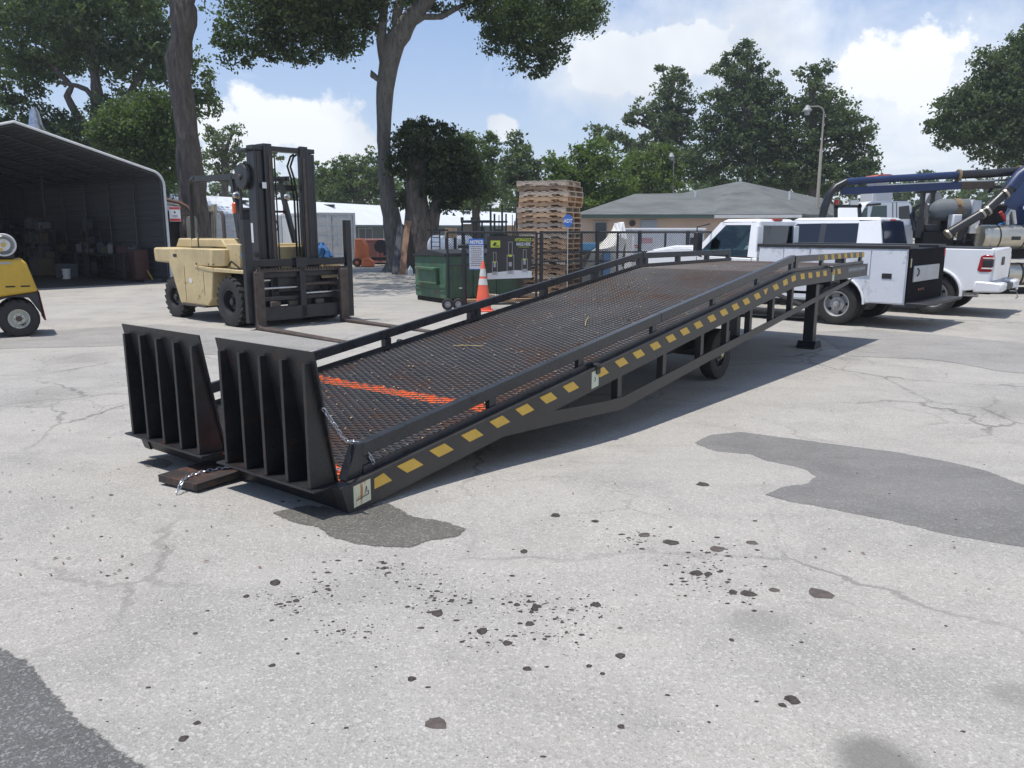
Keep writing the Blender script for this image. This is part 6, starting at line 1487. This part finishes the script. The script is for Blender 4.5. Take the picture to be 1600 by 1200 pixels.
# white service truck
FT = veh('service_truck', 'white single cab service truck with patchy toolbox body and black tail end', 'pickup truck', 5.73, 14.19, math.pi - R(43))
front = [(1.56, .48), (1.56, 1.13), (2.78, 1.16), (2.95, 1.30), (3.5, 1.285), (4.0, 1.22), (4.14, 1.12), (4.18, .62), (4.12, .45), (3.92, .45)] + arch(3.47, .45, .42, 5, 175)[0:] + [(3.0, .45), (2.98, .42), (1.6, .42)]
P_('cab_body', front, -.04, -1.93, WHITE, FT, .03)
P_('hood', [(2.9, 1.30), (3.5, 1.29), (4.0, 1.225), (4.05, 1.25), (3.5, 1.345), (2.95, 1.345)], -.28, -1.69, WHITE, FT, .03)
B_('grille', (4.18, -.35, .75), (4.22, -1.6, 1.1), CHR, FT); B_('bumper', (4.1, .0, .42), (4.32, -1.95, .62), CHR, FT, .03)
Sd, xr, xf = cab(FT, WHITE, (1.57, 1.62, 2.38, 2.98), 1.14, 1.815, (-.06, -1.91), (-.20, -1.77), GLS)
for sd in (0, 1):
    quad_part('rear_pillar', Sd, sd, [(1.57, 1.14), (1.76, 1.16), (1.78, 1.80), (1.62, 1.815)], WHITE, FT, .10)
    quad_part('window_header', Sd, sd, [(1.78, 1.755), (2.36, 1.755), (2.40, 1.80), (1.78, 1.812)], WHITE, FT)
    quad_part('front_pillar', Sd, sd, [(2.86, 1.16), (2.99, 1.15), (2.42, 1.81), (2.30, 1.76)], WHITE, FT, .06)
    quad_part('side_window', Sd, sd, [(1.77, 1.165), (2.85, 1.165), (2.31, 1.752), (1.785, 1.752)], GLS, FT, .006)
    quad_part('window_frame', Sd, sd, [(1.76, 1.14), (2.9, 1.14), (2.88, 1.175), (1.76, 1.175)], BTRIM, FT, .035)
B_('rear_panel', (1.555, -.10, 1.14), (1.60, -1.87, 1.26), WHITE, FT, .005); B_('rear_panel', (1.60, -.20, 1.74), (1.64, -1.77, 1.82), WHITE, FT, .005)
for y0, y1 in ((-.08, -.30), (-1.67, -1.89)): B_('rear_panel', (1.575, y0, 1.26), (1.61, y1, 1.74), WHITE, FT, .01)
mb = MB(); mb.slab([(1.585, -.29, 1.25), (1.585, -1.68, 1.25), (1.605, -1.68, 1.75), (1.605, -.29, 1.75)], .006); put('rear_window', mb, GLS, FT, smooth=0)
mb = MB(); mb.slab([(2.96, -.10, 1.18), (2.96, -1.87, 1.18), (2.41, -1.77, 1.80), (2.41, -.20, 1.80)], .006); put('windscreen', mb, GLS, FT, smooth=0)
B_('interior', (1.62, -.12, 1.05), (2.8, -1.85, 1.15), BTRIM, FT); B_('seat_back', (1.72, -.25, 1.1), (1.84, -1.72, 1.36), mat('grey_seat', (.20, .20, .19), .8), FT, .05)
for y in (-.5, -1.4): B_('headrest', (1.74, y - .12, 1.36), (1.82, y + .12, 1.52), mat('grey_seat', (.2, .2, .19)), FT, .03)
P_('dashboard', [(2.5, 1.14), (2.5, 1.26), (2.9, 1.20), (2.9, 1.14)], -.15, -1.82, BTRIM, FT)
mb = MB(); mb.tube([(2.42 + .05 * math.sin(a), -.5 + .18 * math.cos(a), 1.32 + .15 * math.sin(a)) for a in [k * math.pi / 8 for k in range(17)]], .014, 6, caps=False); put('steering_wheel', mb, BTRIM, FT)
B_('mirror_glass', (2.50, -.85, 1.62), (2.53, -1.1, 1.69), BTRIM, FT)
B_('door_handle', (1.72, -.045, .96), (1.98, -.015, 1.06), BTRIM, FT, .01)
for x in (1.66, 2.83): B_('door_seam', (x, -.042, .5), (x + .012, -.0385, 1.14), DARK, FT, 0)
B_('brake_lamp', (1.60, -.80, 1.835), (1.66, -1.15, 1.875), SGR, FT, .005)
T_('mirror_frame', [(2.70, .0, 1.14), (2.70, .22, 1.18), (2.70, .22, 1.72), (2.62, -.12, 1.78)], .014, BTRIM, FT, 6); B_('side_mirror', (2.62, .12, 1.22), (2.72, .32, 1.62), BTRIM, FT, .02)
T_('mirror_frame', [(2.70, -1.97, 1.14), (2.70, -2.19, 1.18), (2.70, -2.19, 1.72), (2.62, -1.85, 1.78)], .014, BTRIM, FT, 6)
# toolbox body, left and right banks
for (ya, yb, sg) in ((0.0, -.42, 1), (-2.02, -1.60, -1)):
    lo, hi = sorted((ya, yb))
    P_('toolbox_bank', [(-1.14, .43), (-1.14, 1.355), (1.50, 1.355), (1.50, .42), (.52, .42)] + arch(0, .47, .40, 0, 180) + [(-.50, .43)], lo + .012, hi - .012, WORN, FT, .008)
    yf = ya + sg * .002
    for x0, x1, z0, z1 in ((-1.12, -.56, .45, 1.33), (-.54, .50, .90, 1.33), (.53, 1.0, .45, 1.33), (1.02, 1.48, .45, 1.33)):
        B_('toolbox_door', (x0, yf - sg * .012, z0), (x1, yf + sg * .004, z1), WORN, FT, .005)
    mb = MB(); ps_ = arch(0, .48, .40, 0, 180, 14); mb.tube([(a, yf + sg * .005, b_) for a, b_ in ps_], .02, 6); put('arch_lip', mb, WHITE, FT)
    B_('top_rail', (-1.16, lo - .015, 1.356), (1.53, hi + .015, 1.41), BTRIM, FT, .005)
for x, z in ((-.84, .90), (-.03, 1.14)): B_('latch', (x - .07, .005, z - .045), (x + .09, .014, z + .045), BTRIM, FT, .004)
B_('bed_floor', (-1.1, -1.6, .75), (1.5, -.42, .80), BTRIM, FT); B_('front_wall', (1.44, -1.6, .8), (1.5, -.42, 1.36), WORN, FT)
B_('tail_panel', (-1.165, -2.0, .44), (-1.141, -.012, 1.354), mat('gloss_black', (.007, .007, .009), .75, 0, .2, 4, spec=.08), FT, .004)
B_('drawer_face', (-1.195, -1.62, .80), (-1.166, -.22, 1.07), mat('dull_aluminium', (.42, .43, .43), .5, .2, .12, 4), FT, .01)
T_('drawer_handle', [(-1.20, -.36, .90), (-1.225, -.36, .93), (-1.225, -.36, 1.0), (-1.20, -.36, 1.03)], .012, BTRIM, FT, 6)
B_('cargo_box', (-1.0, -1.5, .8), (.6, -.6, 1.30), BTRIM, FT, .02)
for y in (-.62, -.74, -.86): mb = MB(); mb.cyl((-1.166, y, .66), (-1.174, y, .66), .022, n=10); put('marker_lamp', mb, mat('dim_orange_lens', (.35, .07, .03), .4), FT)
B_('reflector', (-1.18, -.10, 1.05), (-1.166, -.05, 1.2), mat('pale_lens', (.4, .38, .2), .3), FT); B_('reflector', (-1.18, -1.97, 1.2), (-1.166, -1.9, 1.32), SGR, FT)
P_('step_bumper', [(-1.50, .42), (-1.52, .47), (-1.17, .47), (-1.17, .38)], .03, -2.05, BTRIM, FT, .01)
for (y, sd) in ((-.14, -1), (-.38, -1), (-1.64, 1), (-1.88, 1)):
    wheel(FT, (0, y, .375), .375, .21, .225, mat('steel_wheel', (.34, .34, .34), .45, .2, .15, 7, rust=.3), 0, -sd, .085 if sd > 0 else .05, hub=STEEL, holes=5)
for (y, sd) in ((-.16, 1), (-1.80, -1)): wheel(FT, (3.47, y, .375), .375, .22, .225, STEEL, 0, sd, .04, holes=5)
B_('frame', (-1.1, -1.4, .40), (4.0, -.55, .55), VDARK, FT)
# white crew cab pickup
RT = veh('pickup_truck', 'clean white crew cab pickup with dark tinted windows and red tail light', 'pickup truck', 8.35, 15.91, math.pi - R(40))
side = [(-.93, .56), (-.955, 1.30), (1.02, 1.315), (1.03, 1.345), (3.35, 1.335), (3.9, 1.30), (4.6, 1.20), (4.78, 1.05), (4.80, .5), (4.2, .45)] + arch(3.66, .46, .42, 5, 175) + [(3.15, .42), (.55, .42)] + arch(0, .46, .43, 0, 180) + [(-.5, .5)]
P_('body', side, .0, -1.98, WHITE, RT, .035, seg=3)
P_('bed_liner', [(-.87, 1.318), (.95, 1.33), (.95, 1.322), (-.87, 1.31)], -.10, -1.88, BTRIM, RT, 0)
mb = MB(); mb.tube([(a, .012, b_) for a, b_ in arch(0, .485, .43, -8, 188, 18)], .03, 8); put('wheel_flare', mb, WHITE, RT)
mb = MB(); mb.tube([(a, .005, b_) for a, b_ in arch(0, .45, .43, -5, 185, 18)], .03, 8); put('arch_lining', mb, VDARK, RT)
Sd, xr, xf = cab(RT, WHITE, (1.05, 1.16, 2.95, 3.65), 1.335, 1.865, (-.05, -1.93), (-.20, -1.78), TINT)
for sd in (0, 1):
    quad_part('rear_pillar', Sd, sd, [(1.05, 1.335), (1.56, 1.335), (1.58, 1.84), (1.16, 1.865)], WHITE, RT, .09)
    quad_part('window_header', Sd, sd, [(1.58, 1.80), (2.88, 1.79), (2.96, 1.86), (1.58, 1.862)], WHITE, RT)
    quad_part('front_pillar', Sd, sd, [(3.52, 1.335), (3.66, 1.335), (2.97, 1.86), (2.86, 1.80)], WHITE, RT, .06)
    quad_part('side_window', Sd, sd, [(1.57, 1.36), (2.24, 1.36), (2.24, 1.797), (1.585, 1.80)], TINT, RT, .012)
    quad_part('door_pillar', Sd, sd, [(2.241, 1.34), (2.36, 1.34), (2.36, 1.80), (2.241, 1.80)], mat('dark_pillar', (.05, .05, .055), .3), RT, .03)
    quad_part('side_window', Sd, sd, [(2.361, 1.36), (3.50, 1.36), (2.86, 1.79), (2.361, 1.797)], TINT, RT, .012)
    quad_part('sill_trim', Sd, sd, [(1.56, 1.335), (3.55, 1.335), (3.52, 1.36), (1.56, 1.36)], WHITE, RT, .03)
mb = MB(); mb.slab([(1.03, -.13, 1.345), (1.03, -1.85, 1.345), (1.13, -1.74, 1.84), (1.13, -.24, 1.84)], .01); put('rear_window', mb, TINT, RT, smooth=0)
B_('cab_back', (1.12, -.2, 1.34), (1.6, -1.8, 1.80), BTRIM, RT, 0)
mb = MB(); mb.slab([(3.62, -.10, 1.35), (3.62, -1.88, 1.35), (2.99, -1.77, 1.85), (2.99, -.22, 1.85)], .006); put('windscreen', mb, TINT, RT, smooth=0)
B_('brake_lamp', (1.10, -.88, 1.85), (1.17, -1.10, 1.885), SGR, RT, .005)
for x in (1.03, 2.3, 3.4): B_('panel_gap', (x, -.004, .6), (x + .012, .0015, 1.31), DARK, RT, 0)
P_('tail_light', [(-.965, .88), (-.97, 1.19), (-.83, 1.20), (-.76, 1.17), (-.72, .90), (-.78, .87)], -.14, .012, mat('red_lens', (.33, .015, .02), .15, coat=.5), RT, .015)
B_('light_inset', (-.975, -.10, .97), (-.80, .018, 1.11), BTRIM, RT, .01); B_('light_bar', (-.978, -.105, .93), (-.79, .020, .955), PLW, RT, .004); B_('light_bar', (-.978, -.105, 1.125), (-.80, .020, 1.145), PLW, RT, .004)
P_('tail_light', [(-.965, .88), (-.97, 1.19), (-.83, 1.20), (-.76, 1.17), (-.72, .90), (-.78, .87)], -1.99, -1.84, mat('red_lens', (.33, .015, .02)), RT, .015)
P_('tailgate', [(-.975, .70), (-.985, 1.29), (-.93, 1.325), (-.90, 1.32), (-.93, .70)], -.165, -1.82, WHITE, RT, .012)
B_('emblem', (-.995, -1.10, .98), (-.984, -.85, 1.14), BTRIM, RT, .02)
P_('rear_bumper', [(-1.16, .50), (-1.17, .66), (-.95, .69), (-.70, .70), (-.68, .48)], .02, -.55, WHITE, RT, .03); P_('rear_bumper', [(-1.16, .50), (-1.17, .66), (-.95, .69), (-.70, .70), (-.68, .48)], -1.42, -2.0, WHITE, RT, .03)
P_('bumper_step', [(-1.13, .50), (-1.14, .62), (-.98, .63), (-.98, .50)], -.551, -1.419, BTRIM, RT, .01)
T_('exhaust', [(-.2, -.25, .42), (-.75, -.22, .42)], .045, STEEL, RT)
T_('hitch', [(-1.0, -.98, .46), (-1.28, -.98, .46)], .035, BTRIM, RT); mb = MB(); mb.lathe([(0, .0), (.025, .01), (.035, .035), (.025, .06), (0, .07)], (-1.26, -.98, .50), axis='z', n=12); put('hitch_ball', mb, CHR, RT); T_('hitch_chain', [(-1.26, -1.02, .46), (-1.30, -1.05, .36), (-1.26, -1.08, .33)], .012, STEEL, RT, 6)
for (y, sd) in ((-.15, 1), (-1.83, -1)):
    wheel(RT, (0, y, .40), .40, .27, .25, mat('alloy_wheel', (.25, .26, .27), .3, .6), 0, sd, .05, hub=CHR, holes=8); wheel(RT, (3.66, y, .40), .40, .27, .25, mat('alloy_wheel', (.25, .26, .27)), 0, sd, .05, hub=CHR, holes=8)
B_('frame', (-.9, -1.5, .42), (4.5, -.5, .56), VDARK, RT)

# ---- vacuum truck behind the pickups
YV = 23.2
NAVY = mat('navy_paint', (.010, .028, .095), .42, 0, .2, 3, rust=.08, rcol=(.08, .07, .05))
VT = thing('vacuum_truck', 'vacuum truck with navy boom pipe, white cab and steel side tanks at right edge', 'truck', (A(1480, 400, YV).x, YV, GZ)); VX = VT.location.x
def V(px, row, dy=0.0):
    v = A(px, row, YV + dy); return (v.x - VX, dy, v.z - GZ)
k_ = YV / 1250
T_('boom_pipe', [V(1322, 284), V(1380, 280), V(1500, 273)], 5.4 * k_, NAVY, VT, 14)
T_('boom_hose', [V(1500, 273), V(1550, 271), V(1596, 267)], 6.4 * k_, BLK, VT, 14)
T_('drop_hose', [V(1284, 345), V(1289, 322), V(1296, 305), V(1307, 292), V(1323, 284)], [6 * k_, 6 * k_, 5.8 * k_, 5.6 * k_, 5.4 * k_], BLK, VT, 14)
mb = MB(); mb.bar(V(1314, 299), V(1500, 290), 8 * k_, 11 * k_); put('boom_beam', mb, NAVY, VT, bevel=.01)
mb = MB(); mb.bar(V(1500, 290), V(1552, 289), 8 * k_, 11 * k_); put('boom_joint', mb, mat('brown_dirty', (.07, .05, .035), .6, 0, .4, 6), VT, bevel=.01)
mb = MB(); mb.bar(V(1385, 289.5, .1), V(1580, 281, .1), .05, 3.2 * k_); put('hydraulic_rod', mb, STEEL, VT)
for px_, r_, rr in ((1498, 273, 8), (1592, 267, 8)): mb = MB(); mb.cyl(V(px_ - 2, r_), V(px_ + 2, r_), rr * k_, n=14); put('clamp', mb, mat('worn_brass', (.30, .22, .12), .4, .5), VT)
for px_, r0, r1 in ((1345, 286, 296), (1495, 278, 290)): mb = MB(); mb.bar(V(px_, r0), V(px_, r1), .07, .07, (1, 0, 0)); put('boom_bracket', mb, BLK, VT)
T_('elbow_pipe', [V(1612, 262, -.3), V(1592, 276, -.3), V(1578, 294, -.3)], 9.5 * k_, NAVY, VT, 14)
T_('elbow_joint', [V(1580, 290, -.3), V(1570, 302, -.3)], 8.5 * k_, BLK, VT, 14)
T_('suction_pipe', [V(1573, 299, -.3), V(1540, 330, -.35), V(1483, 364, -.4)], 7 * k_, BLK, VT, 14)
for px_, r_ in ((1571, 303), (1543, 329), (1534, 334), (1489, 361), (1481, 366)):
    d = Vector(V(1573, 299)) - Vector(V(1483, 364)); d.normalize(); c_ = Vector(V(px_, r_, -.36)); mb = MB(); mb.cyl(c_ - d * .03, c_ + d * .03, 8 * k_, n=14); put('clamp', mb, mat('pale_clamp', (.38, .34, .28), .4, .6), VT)
mb = MB(); c_ = Vector(V(1598, 322, .6)); mb.lathe([(0, -1.0), (.9, -.9), (1.0, -.6), (1.0, 2.6), (.9, 2.9), (0, 3.0)], (c_.x + 1.0, c_.y + .2, c_.z), axis='x', n=30); tk = put('debris_tank', mb, NAVY, VT)
tb = V(1592, 305, -.42)
text('lettering', 'VA', .20, SGW, tk, (tb[0] - .02, -.82 + .0, tb[2] - .05), FRONT, .002)
mb = MB(); ov = V(1598, 325, -.5); mb.lathe([(0, 0), (.22, .0), (.22, .012), (0, .012)], (0, 0, 0), axis='y', n=24)
for i_, v in enumerate(mb.v): mb.v[i_] = (v[0] * 1.1 + ov[0] + .05, -.83 + v[1], v[2] * .5 + ov[2])
put('oval_badge', mb, SGW, tk)
# steel tanks
mb = MB(); c_ = V(1530, 370, -.2); r_ = 18 * k_; mb.lathe([(0, 0), (r_ * .9, .0), (r_, .06), (r_, 1.7), (0, 1.7)], (c_[0], c_[1], c_[2]), axis='x', n=30)
st1 = put('steel_tank', mb, mat('brushed_steel', (.55, .51, .42), .3, .85, .15, 3, stretch=(1, 4, 1)), VT)
for px_ in (1541, 1553, 1591): mb = MB(); q = V(px_, 370, -.2); mb.lathe([(r_ * 1.002, -.02), (r_ * 1.02, -.02), (r_ * 1.02, .02), (r_ * 1.002, .02)], (q[0], q[1], q[2]), axis='x', n=30); put('strap', mb, BLK if px_ != 1541 else STEEL, st1)
q = V(1575, 372, -.2); B_('plate', (q[0] - .10, q[1] - r_ - .02, q[2] - .05), (q[0] + .14, q[1] - r_ + .01, q[2] + .05), DARK, st1, 0)
mb = MB(); c_ = V(1568, 428, -.2); r2 = 17 * k_; mb.lathe([(0, 0), (r2 * .9, 0), (r2, .06), (r2, 1.2), (0, 1.2)], (c_[0], c_[1], c_[2]), axis='x', n=30); st2 = put('steel_tank', mb, MATS['brushed_steel'], VT)
for px_ in (1588,): mb = MB(); q = V(px_, 428, -.2); mb.lathe([(r2 * 1.002, -.03), (r2 * 1.03, -.03), (r2 * 1.03, .03), (r2 * 1.002, .03)], q, axis='x', n=30); put('strap', mb, BLK, st2)
a, b_ = V(1335, 400, .3), V(1700, 390, .3); B_('frame_rail', (a[0], .15, a[2]), (b_[0], .35, b_[2]), VDARK, VT, 0); B_('frame_rail', (a[0], 1.2, a[2]), (b_[0], 1.4, b_[2]), VDARK, VT, 0)
a, b_ = V(1520, 449, -.2), V(1700, 446, -.2); B_('side_step', (a[0], -.3, a[2] - .15), (b_[0], 0, a[2]), VDARK, VT, 0)
# cab
def cabx(px, row, dy=0): return V(px, row, dy)
prof = [V(*q)[0::2] for q in ((1335, 420), (1343, 372), (1343, 345), (1358, 318), (1366, 314), (1424, 314), (1429, 322), (1429, 420))]
P_('cab_body', prof, .1, 2.1, WHITE, VT, .05)
w_ = [V(*q)[0::2] for q in ((1361, 344), (1366, 322), (1388, 321), (1388, 344))]; P_('side_window', w_, .085, .098, mat('teal_glass', (.03, .07, .075), .06, spec=.8), VT, 0)
w_ = [V(*q)[0::2] for q in ((1345, 343), (1352, 326), (1358, 323), (1357, 343))]; P_('side_window', w_, .085, .098, MATS['teal_glass'], VT, 0)
w_ = [V(*q)[0::2] for q in ((1407, 342), (1407, 323), (1423, 321), (1425, 342))]; P_('rear_side_window', w_, .085, .098, TINT, VT, .01)
w_ = [V(*q)[0::2] for q in ((1356, 319), (1378, 317), (1378, 320), (1356, 322))]; P_('visor', w_, .06, .099, BTRIM, VT, 0)
w_ = [V(*q)[0::2] for q in ((1412, 384), (1412, 352), (1427, 352), (1427, 384))]; P_('grey_locker', w_, .02, .095, mat('grey_locker_paint', (.33, .34, .35), .5), VT, .01)
for px_ in (1397, 1403): w_ = [V(*q)[0::2] for q in ((px_, 390), (px_, 316), (px_ + 1, 316), (px_ + 1, 390))]; P_('panel_seam', w_, .09, .098, DARK, VT, 0)
a, b_ = V(1305, 395), V(1345, 372); B_('hood', (a[0], .4, a[2] - .3), (b_[0] + .1, 1.9, b_[2]), WHITE, VT, .08)
mb = MB()
for p, q in (((1303, 322), (1346, 322)), ((1306, 322), (1306, 345)), ((1303, 345), (1346, 343)), ((1342, 318), (1344, 345))): mb.bar(V(*p), V(*q), .06, .09)
put('front_rack', mb, BLK, VT, smooth=0)
mb = MB(); q = V(1307, 317); mb.cyl((q[0], 0, q[2] - .04), (q[0], 0, q[2] + .08), .07, n=10); put('red_beacon', mb, SGR, VT)
q = V(1334, 317); B_('white_light', (q[0] - .12, -.06, q[2] - .06), (q[0] + .12, .06, q[2] + .08), PLW, VT)
# middle machinery
for px_ in (1437, 1452): a, b_ = V(px_, 392, .5), V(px_ + 4, 300, .5); B_('black_upright', (a[0], .45, a[2]), (b_[0] + .02, .6, b_[2]), BLK, VT, .01)
mb = MB(); mb.bar(V(1430, 298, .5), V(1462, 297, .5), .14, .16); put('boom_pedestal', mb, DARK, VT, bevel=.01)
q = V(1472, 328, .5); mb = MB(); mb.lathe([(0, -.42), (.16, -.36), (.27, -.24), (.31, -.05), (.31, .85), (.26, .98), (0, 1.05)], (q[0], .5, q[2]), axis='x', n=28); fl_ = put('grey_filter_tank', mb, mat('grey_tank', (.14, .155, .165), .5, 0, .15, 3), VT)
mb = MB(); mb.lathe([(.312, .28), (.325, .28), (.325, .46), (.312, .46)], (q[0], .5, q[2]), axis='x', n=28); put('rust_band', mb, mat('rusty_band', (.20, .14, .08), .6, 0, .3, 8), fl_)
for (p0, p1, r0, r1, y0, m_, nm) in ((1488, 1504, 360, 335, -.1, WHITE, 'white_box'), (1519, 1535, 350, 313, .1, WHITE, 'white_box'), (1515, 1530, 365, 348, .0, WHITE, 'white_box'), (1470, 1486, 348, 342, 1.0, PLW, 'bracket_plate')):
    a, b_ = V(p0, r0, y0), V(p1, r1, y0); B_(nm, (a[0], y0, a[2]), (b_[0], y0 + .3, b_[2]), m_, VT, .02)
w_ = [V(*q)[0::2] for q in ((1464, 316), (1474, 297), (1488, 297), (1498, 316))]; P_('grey_bracket', w_, .7, .9, mat('light_grey_paint', (.36, .38, .40), .5), VT, .01)
for (p0, p1, r0, r1, y0, m_) in ((1440, 1492, 398, 362, .1, VDARK), (1446, 1470, 362, 350, .3, DARK), (1466, 1492, 395, 340, .9, VDARK), (1495, 1530, 398, 375, .4, DARK), (1428, 1446, 372, 340, .2, DARK), (1500, 1532, 398, 388, .0, DARK), (1536, 1575, 352, 320, .9, VDARK), (1505, 1600, 400, 352, 1.1, VDARK)):
    a, b_ = V(p0, r0, y0), V(p1, r1, y0); B_('pump_housing', (a[0], y0, a[2]), (b_[0], y0 + .5, b_[2]), m_, VT, .03)
for pts in (((1505, 380), (1512, 350), (1525, 340)), ((1525, 395), (1518, 360), (1535, 352)), ((1430, 345), (1428, 325), (1438, 320)), ((1428, 360), (1424, 335), (1434, 322)), ((1545, 300), (1552, 292), (1565, 292), (1572, 288))):
    T_('hose', [V(px_, r_, .0 + .1 * i) for i, (px_, r_) in enumerate(pts)], .045, BLK, VT, 8)
T_('red_lever', [V(1563, 331, -.1), V(1572, 345, -.1)], .05, mat('bright_red', (.5, .03, .03), .4), VT); T_('blue_hose', [V(1560, 351, -.1), V(1570, 348, -.1), V(1578, 342, -.1)], .025, mat('bright_blue_hose', (.03, .2, .5), .4), VT, 6)
T_('silver_pipe', [V(1573, 352, -.1), V(1573, 336, -.1), V(1577, 329, -.1), V(1583, 330, -.1), V(1585, 350, -.1)], .07, STEEL, VT)
mb = MB(); mb.bar(V(1300 + 130, 400, .6), V(1600, 395, .6), 1.2, .25); put('chassis', mb, VDARK, VT, smooth=0)
for px_, dy in ((1365, .0), (1500, .1), (1560, .1), (1640, .1)): q = V(px_, 420); wheel(VT, (q[0], dy + .15, .52), .52, .28, .29, PLW if px_ < 1400 else STEEL, 0, -1, .05, holes=6)
# white hopper with an orange cover, far behind
Yh = 34; a, b_ = A(1360, 345, Yh), A(1396, 292, Yh)
t = thing('white_hopper', 'white boxy hopper with an orange cover sticking up behind the blue boom', 'hopper', (a.x, Yh, GZ)); w = b_.x - a.x; h = b_.z - GZ
B_('box', (0, 0, .6), (w, 1.2, h), mat('greyish_white', (.5, .52, .54), .5), t, .03)
for x_ in (.05, w - .15): B_('leg', (x_, .05, 0), (x_ + .1, 1.1, .6), DARK, t)
B_('neck', (w * .2, .2, h), (w * .8, 1.0, A(1370, 277, Yh).z - GZ), mat('greyish_white', (.5, .52, .54)), t, .02)
zc = A(1370, 277, Yh).z - GZ; mb = MB(); mb.prism([(-.05, zc), (w + .1, zc), (w * .75, zc + .12), (w * .3, zc + .12)], -.1, 1.3); put('orange_cover', mb, mat('orange_cover', (.50, .10, .045), .5, 0, .15, 4), t)

# ---- dark forklift parked behind the gate
YG = 25.0; GF = thing('forklift', 'dark green-black forklift parked behind the fence beside the pallets', 'forklift', (A(765, 400, YG).x, YG, GZ)); gx0 = GF.location.x
def W(px, row, dy=0.0): v = A(px, row, YG + dy); return (v.x - gx0, dy, v.z - GZ)
GFM = mat('green_black_paint', (.018, .028, .026), .45, 0, .2, 4)
for px_ in (768.5, 786.5):
    for dd in (0, 6): a, b_ = W(px_ + dd - 3, 440), W(px_ + dd - .5, 320 + (14 if dd else 0)); B_('mast_rail', (a[0], 0, .1), (b_[0], .12, b_[2]), GFM, GF, 0)
for r_ in (345, 366, 396): a, b_ = W(765, r_ + 3), W(793, r_); B_('mast_tie', (a[0], .13, a[2]), (b_[0], .2, b_[2]), GFM, GF, 0)
for px_, r_ in ((779, 336), (783, 330), (800, 335), (803, 345)): a, b_ = W(px_, 395, .1), W(px_ + 1.2, r_, .1); B_('backrest_bar', (a[0], .25, a[2]), (b_[0], .3, b_[2]), GFM, GF, 0)
a, b_ = W(720, 348, .3), W(768, 344, .3); B_('guard_roof', (a[0], .3, a[2]), (b_[0], 1.3, b_[2]), GFM, GF, .01)
for px_ in (721, 739, 743, 752): 
    for dy in (.32, 1.2): a, b_ = W(px_, 385, dy), W(px_ + 2.4, 347, dy); B_('guard_leg', (a[0], dy, a[2]), (b_[0], dy + .08, b_[2]), GFM, GF, 0)
a, b_ = W(723, 363, .5), W(738, 350, .5); B_('tan_panel', (a[0], .5, a[2]), (b_[0], .55, b_[2]), mat('tan_panel', (.30, .26, .2), .6), GF, .01)
a, b_ = W(716, 440, .3), W(766, 382, .3); B_('body', (a[0], .25, .25), (b_[0], 1.35, b_[2]), GFM, GF, .04)
for px_ in (724, 762): q = W(px_, 430); wheel(GF, (q[0], .3, .3), .3, .2, .16, LFR, 0, -1, .04)
for px_ in (722, 738): q = W(px_, 342, .4); mb = MB(); mb.cyl((q[0], .4, q[2] - .1), (q[0], .4, q[2] + .05), .05, n=8); put('lamp', mb, GFM, GF)
a, b_ = W(756, 345, 2.0), W(798, 372, 2.0); B_('carriage', (W(764, 392)[0], -.02, W(764, 400)[2]), (W(806, 392)[0], .10, W(764, 380)[2]), GFM, GF, 0)
# pale crates seen through the gate
for i, (p0, p1, r0, r1, yy, lb) in enumerate(((695, 712, 372, 356, 27, 'tan wooden crate on the rack behind the black ladder'), (792, 806, 368, 352, 27.5, 'pale crate beside the dark forklift mast'))):
    a, b_ = A(p0, r0, yy), A(p1, r1, yy); t = thing('crate', lb, 'crate', (a.x, yy, GZ)); w = b_.x - a.x
    B_('box', (0, 0, a.z - GZ), (w, .5, b_.z - GZ), WD[0], t, .01)
    for x_ in (.0, w - .08): B_('leg', (x_, .05, 0), (x_ + .08, .45, a.z - GZ), DARK, t, 0)
# ---- thin summer haze over the yard
mb = MB(); mb.span((-160, -14, GZ - 1.0), (160, 190, 24))
hz_ = put('haze', mb, None, smooth=0)
hm = bpy.data.materials.new('haze'); hm.use_nodes = True
HN, HL = hm.node_tree.nodes, hm.node_tree.links
HN.remove(HN['Principled BSDF'])
pv = HN.new('ShaderNodeVolumePrincipled'); pv.inputs['Color'].default_value = (.86, .92, 1, 1); pv.inputs['Density'].default_value = 0.00058; pv.inputs['Anisotropy'].default_value = 0.2
HL.new(pv.outputs[0], HN['Material Output'].inputs['Volume'])
hz_.data.materials.append(hm)
tag(hz_, 'thin pale haze in the air over the yard', kind='stuff')
